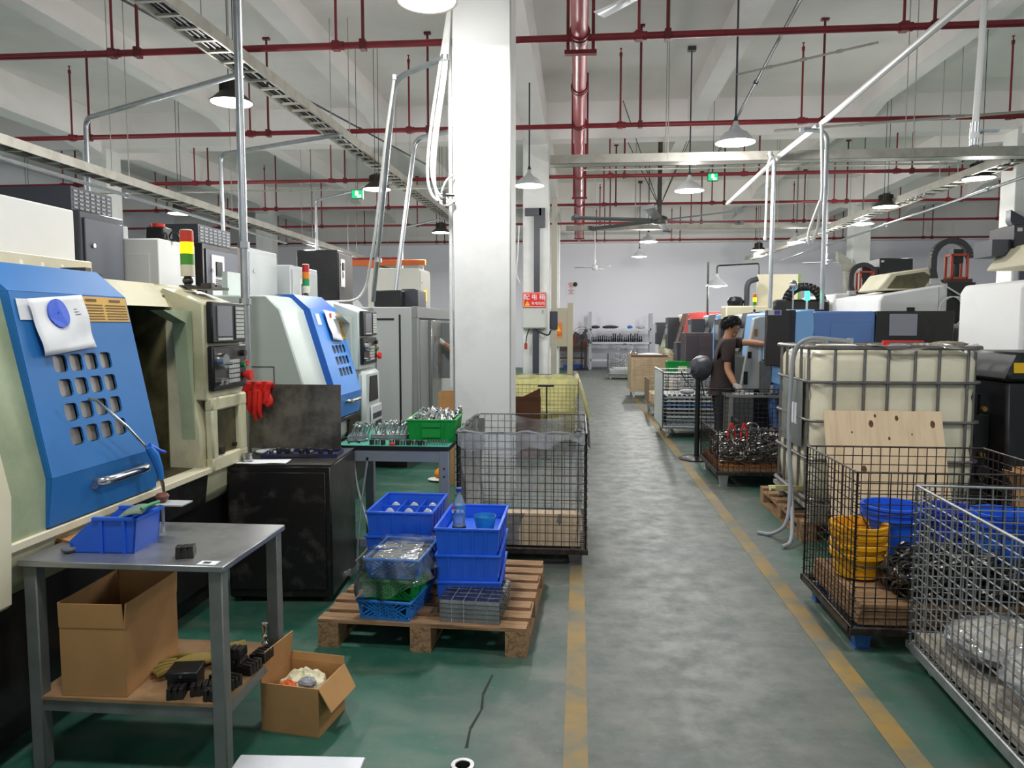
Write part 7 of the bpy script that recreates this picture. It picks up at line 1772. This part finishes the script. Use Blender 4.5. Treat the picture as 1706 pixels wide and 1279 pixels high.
for r_ in (0.36,0.27,0.18,0.09):
    o = M(); o.tube([(r_*math.cos(a),0,1.12+r_*math.sin(a)) for a in [6.283*i/28 for i in range(28)]],0.006,5,closed=True); o.obj('guard_ring', BLACK, t)
for k in range(4):
    o = M(); o.box(0.03,0.32,-0.004,0.004,-0.06,0.06); o.obj('blade', DKGRY, t, loc=(0,0.03,1.12), rot=(0,R(90*k+30),0))
o = M(); o.cyl((0,0.1,0),(0,0.1,1.1),0.022,n=10); o.cyl((0,0.02,1.12),(0,0.2,1.12),0.07,n=14); o.obj('stand', BLACK, t); o = M(); o.lathe([(0.25,0),(0.25,0.02),(0.04,0.05),(0,0.05)],20,(0,0.1,0)); o.obj('foot', BLACK, t)
def poster(label, x, y, z, txt, s, m=None):
    t = thing('wall_notice', label, 'notice', (x, y, z)); o = M(); o.box(-s*0.6,s*0.6,-0.006,0,-s*0.75,s*0.75); o.obj('sheet', PAPER, t)
    for k, ch in enumerate(txt): text_mesh(ch, s*0.75, 'character', mat('notice_red','#c8382c',0.6), t, (0,-0.01,s*0.37-s*0.74*k), (R(90),0,0), 0.002)
    return t
poster('small red lettered notice on the end wall above the desk', -0.28, 27.29, 2.85, '安全', 0.30)
poster('small red lettered notice on the end wall beside the desk', -0.40, 27.29, 1.45, '生产', 0.26)
o = M(); o.sph((0.15,-0.03,0.15),(0.08,0.02,0.08)); o.obj('black_magnet', BLACK, bpy.data.objects['wall_notice'])

# ---- electric box with red sign on the second column
CX = -0.83
t = thing('distribution_box', 'pale grey electric distribution box on the second column', 'electric box', (CX, 14.55, 1.48))
o = M(); o.box(-0.25,0.22,-0.16,0,0,0.68); o.obj('case', mat('box_grey','#c3c6bf',0.5), t, bevel=0.008); o = M(); o.box(-0.23,0.20,-0.172,-0.16,0.02,0.66); d = o.obj('door', mat('box_grey','#c3c6bf',0.5), t, bevel=0.004); o = M(); o.box(0.13,0.16,-0.18,-0.172,0.28,0.36); o.obj('lock', STEEL, d)
t = thing('warning_sign', 'red electric box warning sign with white characters', 'sign', (CX-0.015, 14.36, 1.88))
o = M(); o.box(-0.22,0.22,-0.006,0,0,0.29); sg = o.obj('plate', mat('sign_red','#d8291f',0.45), t)
o = M()
for (x0,x1,z0,z1) in ((-0.205,0.205,0.012,0.018),(-0.205,0.205,0.272,0.278),(-0.205,-0.199,0.012,0.278),(0.199,0.205,0.012,0.278)): o.box(x0,x1,-0.008,-0.006,z0,z1)
o.obj('border', PAPER, sg)
text_mesh('配 电 箱', 0.115, 'title_text', PAPER, sg, (0,-0.009,0.195), (R(90),0,0), 0.001)
text_mesh('有电危险', 0.062, 'warning_text', PAPER, sg, (0.07,-0.009,0.075), (R(90),0,0), 0.001)
o = M(); o.prism([(-0.18,0.035),(-0.08,0.035),(-0.13,0.12)],'y',-0.010,-0.006); tri = o.obj('triangle', mat('sign_yellow','#f0c81a',0.45), sg); o = M(); o.prism([(-0.135,0.055),(-0.12,0.08),(-0.127,0.08),(-0.118,0.105),(-0.138,0.072),(-0.13,0.072)],'y',-0.012,-0.010); o.obj('bolt_mark', BLACK, tri)
t = thing('cable_duct', 'dark grey cable duct running up the second column', 'cable duct', (CX+0.02, 14.55, 0)); o = M(); o.box(-0.07,0.05,-0.10,0,0,1.46); o.box(-0.05,0.06,-0.10,0,2.17,3.66); o.obj('duct', DKGRY, t); o = M(); o.box(-0.22,0.09,-0.12,0.0,3.62,3.76); o.box(0.05,0.16,-0.12,0.0,3.4,3.76); o.obj('elbow', DKGRY, t)
t = thing('box_cable', 'black cables and red plug hanging below the electric box', 'cable', (CX-0.1, 14.42, 1.0)); o = M(); o.tube(bend([(0.1,0,0.50),(0.2,-0.02,0.40),(0.36,0.0,0.34),(0.40,0,0.45)],0.1),0.016,8); o.tube(bend([(0.0,0,0.50),(-0.06,0,0.36),(-0.08,0,0.2)],0.06),0.01,8); o.obj('lead', BLACK, t); o = M(); o.cyl((-0.08,0,0.08),(-0.08,0,0.2),0.03,n=10); o.obj('red_plug', mat('dull_red2','#b03a3a',0.5), t)
t = thing('side_switch', 'small dark switch box beside the electric distribution box', 'switch box', (CX+0.34, 15.2, 1.46)); o = M(); o.box(-0.09,0.07,-0.1,0,0,0.36); o.obj('case', mat('violet_grey','#3d3a4c',0.5), t, bevel=0.006); o = M(); o.box(-0.05,0.04,-0.105,-0.1,0.06,0.2); o.obj('cover', DKGRY, t); o = M(); o.box(-0.06,0.05,-0.05,0.05,-1.46,2.6); o.obj('conduit_post', mat('beige_post','#b7b3a4',0.6), t)
t = thing('panel_board', 'beige electric board with orange triangle notice by the third column', 'electric board', (CX+0.36, 22.55, 0)); o = M(); o.box(-0.36,0.30,-0.10,0,0.9,2.05); o.obj('case', mat('beige_board','#b3a993',0.55), t, bevel=0.01)
o = M(); o.box(0.14,0.30,-0.12,0.1,0,2.2); o.obj('post', mat('beige_board','#b3a993',0.55), t); o = M(); o.box(-0.30,-0.02,-0.108,-0.10,1.18,1.62); nt_ = o.obj('notice', mat('orange_notice','#e27a34',0.5), t); o = M(); o.prism([(-0.27,1.36),(-0.05,1.36),(-0.16,1.56)],'y',-0.114,-0.108); o.obj('triangle', mat('sign_yellow','#f0c81a',0.45), nt_)
text_mesh('有电危险', 0.07, 'notice_text', mat('notice_red','#c8382c',0.6), nt_, (-0.16,-0.112,1.26), (R(90),0,0), 0.001)
t = thing('duct_on_column', 'dark cable duct on the middle left column', 'cable duct', (-9.6, 14.5, 2.2)); o = M(); o.box(-0.12,0.12,-0.1,0.0,0,1.5); o.obj('duct', DKGRY, t); o = M(); o.box(-0.4,0.12,-0.1,0,1.38,1.54); o.obj('elbow', DKGRY, t); o = M(); o.box(-0.1,0.1,-0.08,0,-2.2,0); o.obj('lower_duct', DKGRY, t)
t = thing('duct_on_column', 'grey square duct with elbow on the far right column', 'cable duct', (7.72, 22.6, 1.0)); o = M(); o.box(-0.14,0.1,-0.2,0.0,-1.0,2.1); o.obj('duct', GALVD, t, bevel=0.02); o = M(); o.prism([(-0.14,2.1),(0.1,2.1),(0.02,2.4),(-0.35,2.65),(-0.35,2.4)],'y',-0.2,0); o.obj('elbow', GALVD, t)
t = thing('duct_on_column', 'dark square duct with elbow at the right image edge', 'cable duct', (7.98, 14.5, 1.0)); o = M(); o.box(-0.12,0.12,-0.16,0.0,-1.0,2.1); o.obj('duct', DKGRY, t, bevel=0.02); o = M(); o.prism([(-0.12,2.1),(0.12,2.1),(0.05,2.4),(-0.3,2.6),(-0.3,2.4)],'y',-0.16,0); o.obj('elbow', DKGRY, t)
pipe('column_cable', 'white cables hanging along the second column', [(-1.14,14.4,3.4),(-1.16,14.4,2.9),(-1.2,14.4,2.5),(-1.12,14.4,2.35)], 0.014, HOSE, 'cable')
# ================================================================== PEOPLE
def skin_mesh(name, verts, edges, radii, m, parent, sub=2, root=0):
    me = bpy.data.meshes.new(name); me.from_pydata([tuple(v) for v in verts], edges, []); me.materials.append(m)
    o = bpy.data.objects.new(name, me); COL.objects.link(o); o.parent = parent
    o.modifiers.new('skin', 'SKIN').use_smooth_shade = True
    lay = me.skin_vertices[0].data if me.skin_vertices else None
    if lay is None:
        bpy.context.view_layer.objects.active = o
        lay = me.skin_vertices[0].data
    for i, r in enumerate(radii):
        lay[i].radius = r if isinstance(r, tuple) else (r, r)
        lay[i].use_root = (i == root)
    s = o.modifiers.new('sub', 'SUBSURF'); s.levels = sub; s.render_levels = sub
    return o

def build_person(label, loc, J, parts, face_dir, hair=True, apron=False):
    """J: joints in world space relative to loc"""
    t = thing('person', label, 'person', loc)
    V = {k: Vector(v) for k, v in J.items()}
    # one continuous body: pelvis, spine, neck, head, arms, legs
    vs, es, rs, ix = [], [], [], {}
    def add(k, p, r, prev=None):
        ix[k] = len(vs); vs.append(p); rs.append(r)
        if prev: es.append((ix[prev], ix[k]))
    add('pelvis', V['pelvis'], (0.09, 0.075)); add('waist', V['pelvis'].lerp(V['chest'], 0.45), (0.09, 0.075), 'pelvis'); add('chest', V['chest'], (0.10, 0.08), 'waist')
    add('neckb', V['neck'], 0.058, 'chest'); add('neckt', V['neck'].lerp(V['head'], 0.45), 0.052, 'neckb'); add('skull', V['head'], 0.092, 'neckt'); add('crown', V['head']+(V['head']-V['neck']).normalized()*0.085, 0.078, 'skull')
    for s in 'LR':
        add('sh'+s, V['sh'+s], 0.045, 'chest'); add('ua'+s, V['sh'+s].lerp(V['el'+s], 0.5), 0.042, 'sh'+s); add('el'+s, V['el'+s], 0.040, 'ua'+s)
        add('fa'+s, V['el'+s].lerp(V['wr'+s], 0.4), 0.039, 'el'+s); add('wr'+s, V['wr'+s], 0.027, 'fa'+s)
        add('hip'+s, V['hip'+s].lerp(V['pelvis'],0.3)-Vector((0,0,0.04)), 0.06, 'pelvis'); add('th'+s, V['hip'+s].lerp(V['kn'+s], 0.5), 0.065, 'hip'+s); add('kn'+s, V['kn'+s], 0.05, 'th'+s); add('ca'+s, V['kn'+s].lerp(V['an'+s], 0.35), 0.056, 'kn'+s); add('an'+s, V['an'+s], 0.037, 'ca'+s)
    b = skin_mesh('body', vs, es, rs, SKIN, t)
    # clothes
    g = 0.014
    vs2, es2, rs2 = [], [], []
    def chain(lst):
        for k, (p, r, prev) in enumerate(lst):
            vs2.append(p); rs2.append(r)
            if prev is not None: es2.append((prev, len(vs2)-1))
    ch = V['pelvis']-Vector((0,0,0.07))
    vs2 = [V['pelvis'], V['pelvis'].lerp(V['chest'],0.45), V['chest'], V['neck'].lerp(V['chest'],0.25), ch]
    rs2 = [0.142, 0.138, 0.146, 0.085, 0.142]
    es2 = [(0,1),(1,2),(2,3),(0,4)]
    for s in 'LR':
        k = len(vs2); vs2 += [V['sh'+s], V['sh'+s].lerp(V['el'+s],0.45), V['sh'+s].lerp(V['el'+s],0.80)]; rs2 += [0.080, 0.070, 0.066]; es2 += [(2,k),(k,k+1),(k+1,k+2)]
    skin_mesh('shirt', vs2, es2, rs2, parts['shirt'], t)
    vs3 = [V['pelvis']-Vector((0,0,0.02)), V['pelvis']+Vector((0,0,0.06))]; rs3 = [(0.15,0.115),(0.14,0.108)]; es3 = [(0,1)]
    for s in 'LR':
        k = len(vs3); vs3 += [V['hip'+s], V['hip'+s].lerp(V['kn'+s],0.5), V['kn'+s], V['kn'+s].lerp(V['an'+s],0.5), V['an'+s]+Vector((0,0,0.02))]; rs3 += [0.11,0.098,0.078,0.072,0.066]; es3 += [(0,k),(k,k+1),(k+1,k+2),(k+2,k+3),(k+3,k+4)]
    skin_mesh('trousers', vs3, es3, rs3, TROUS, t)
    for s in 'LR':
        p = V['an'+s]; f = parts['foot_dir']
        o = M(); o.tube([p+Vector((0,0,-0.045))-f*0.07, p+Vector((0,0,-0.04)), p+f*0.09+Vector((0,0,-0.052)), p+f*0.18+Vector((0,0,-0.06))],[0.036,0.045,0.042,0.026],10); o.obj('shoe', BLACK, t, subsurf=1)
    # face and hair
    h = V['head']; f = Vector(face_dir).normalized(); upv = (V['head']-V['neck']).normalized(); rt = f.cross(upv).normalized()
    o = M(); o.tube([h+f*0.062+upv*0.03, h+f*0.083+upv*0.005, h+f*0.098-upv*0.018, h+f*0.078-upv*0.026],[0.010,0.012,0.015,0.008],8); o.obj('nose', SKIN, b, subsurf=1)
    for s in (-1, 1):
        o = M(); c = h+f*0.072+rt*(s*0.032)+upv*0.018; o.sph(c,(0.013,0.013,0.010),10,8); e = o.obj('eye', PAPER, b)
        o = M(); o.sph(c+f*0.008,(0.007,0.007,0.007),8,6); o.obj('pupil', BLACK, b)
        o = M(); c = h+rt*(s*0.083)-f*0.005; o.tube([c+upv*0.03, c+upv*0.028-f*0.018, c-upv*0.004-f*0.016, c-upv*0.03],[0.009,0.011,0.010,0.008],8); o.obj('ear', SKIN, b, subsurf=1)
        o = M(); c = h+f*0.078+rt*(s*0.033)+upv*0.042; o.tube([c-rt*0.018, c+f*0.003, c+rt*0.018-f*0.006],0.004,6); o.obj('eyebrow', HAIR, b)
    o = M(); c = h+f*0.079-upv*0.048; o.tube([c-rt*0.022-f*0.008, c+f*0.003, c+rt*0.022-f*0.008],0.006,8); o.obj('mouth', mat('lips','#a05a50',0.5), b)
    o = M(); c = h+f*0.05-upv*0.075; o.sph(c,(0.035,0.035,0.028),12,8); o.obj('chin', SKIN, b)
    if hair:
        o = M(); r_ = random.Random(3)
        for i in range(0, 9):
            for j in range(24):
                pass
        def hf(u, v):
            a = 2*math.pi*u
            lowest = 0.40+0.36*(0.5-0.5*math.cos(a))       # a=0 is the face side
            ph = v*lowest*math.pi
            d = f*math.cos(a)+rt*math.sin(a)
            k = 1.0+0.03*math.sin(19*a+3*v)+0.02*math.sin(31*a)
            rr = 0.094*k
            return h-f*0.012+upv*(0.030+rr*math.cos(ph)*1.05)+d*(rr*math.sin(ph)*(0.96 if abs(math.cos(a)) < 0.6 else 1.04))
        o.sheet(36, 14, hf)
        for k in range(150):
            u = r_.random(); v = r_.uniform(0.15, 1.0)**0.7
            p0 = hf(u, v*0.97); p1 = hf(u+r_.uniform(-0.02,0.02), min(1.12, v+0.16)); out = (p0-h).normalized()
            o.tube([p0-out*0.006, p0.lerp(p1,0.5)+out*0.012, p1+out*0.006], [0.012, 0.010, 0.002], 5)
        o.obj('hair', HAIR, b, solid=0.006)
    return t, V

def hand(parent, wrist, direction, palm_n, m, curl=0.5, name='glove', size=1.0):
    """palm with four fingers of unequal length and a thumb from its side"""
    w = Vector(wrist); d = Vector(direction).normalized(); n = Vector(palm_n); n = (n-d*n.dot(d)).normalized(); side = d.cross(n).normalized()
    o = M()
    c = w+d*0.045*size
    pts = [w-d*0.03*size, w, w+d*0.04*size, w+d*0.085*size]
    o.tube(pts,[0.031*size,0.029*size,0.036*size,0.034*size],10)
    root = o.obj(name, m, parent, subsurf=1)
    for k, ln in enumerate((0.070, 0.080, 0.074, 0.058)):
        b0 = w+d*0.078*size+side*((k-1.5)*0.019*size)
        a = R(55*curl); l = ln*size/3
        p = [b0]; ang = a*0.4
        for j in range(3):
            p.append(p[-1]+(d*math.cos(ang)+n*math.sin(ang))*l); ang += a
        f = M(); f.tube(p,[0.0105*size,0.010*size,0.009*size,0.007*size],8); f.obj('finger', m, root, subsurf=1)
    b0 = w+d*0.025*size-side*0.026*size
    f = M(); f.tube([b0, b0+d*0.028*size-side*0.022*size+n*0.01*size, b0+d*0.058*size-side*0.028*size+n*0.022*size],[0.013*size,0.0115*size,0.009*size],8); f.obj('thumb', m, root, subsurf=1)
    return root

# worker in the brown shirt, leaning to the lathe: one hand on the bench, the other reaching to the panel
W0 = (1.66, 8.72, 0)
J = dict(pelvis=(-0.03,0.0,0.90), chest=(0.005,0.0,1.27), neck=(0.03,-0.01,1.41), head=(0.06,-0.02,1.525),
         shL=(0.05,0.15,1.345), elL=(0.27,0.03,1.35), wrL=(0.44,-0.08,1.335),
         shR=(0.0,-0.17,1.335), elR=(-0.01,-0.22,1.06), wrR=(0.06,-0.33,0.885),
         hipL=(-0.03,0.09,0.84), knL=(-0.01,0.11,0.46), anL=(-0.03,0.11,0.075),
         hipR=(-0.03,-0.09,0.84), knR=(-0.02,-0.10,0.46), anR=(-0.06,-0.11,0.075))
P1, V1 = build_person('person in a dark brown short sleeved shirt reaching to the machine panel', W0, J, dict(shirt=SHIRT, foot_dir=Vector((1,-0.2,0)).normalized()), (1.0,-0.15,-0.22))
hand(P1, V1['wrL'], (1,-0.35,0.0), (0,-0.2,-1), GLOVEW, 0.35)
hand(P1, V1['wrR'], (0.75,-0.5,-0.45), (0.2,-0.1,-1), GLOVE, 0.5)
# person mostly hidden by the big column, gloved hand on the machine door
W1 = (-1.16, 9.10, 0)
J = dict(pelvis=(0.0,0.0,0.90), chest=(-0.03,0.0,1.25), neck=(-0.05,0,1.40), head=(-0.07,0,1.53),
         shL=(-0.05,-0.17,1.33), elL=(-0.28,-0.24,1.22), wrL=(-0.46,-0.18,1.33),
         shR=(-0.05,0.17,1.33), elR=(-0.22,0.10,1.10), wrR=(-0.42,0.0,1.06),
         hipL=(0.0,-0.09,0.84), knL=(-0.02,-0.10,0.46), anL=(0.02,-0.10,0.075),
         hipR=(0.0,0.09,0.84), knR=(-0.02,0.10,0.46), anR=(0.02,0.10,0.075))
P2, V2 = build_person('person behind the big column with a white gloved hand at the machine door', W1, J, dict(shirt=mat('dark_grey_cloth','#2e2f36',0.9), foot_dir=Vector((-1,0,0))), (-1,0,-0.15))
hand(P2, V2['wrL'], (-0.7,-0.05,0.55), (-0.6,0,-0.8), GLOVEW, 0.7)
hand(P2, V2['wrR'], (-1,-0.1,-0.1), (0,0,-1), GLOVEW, 0.6)
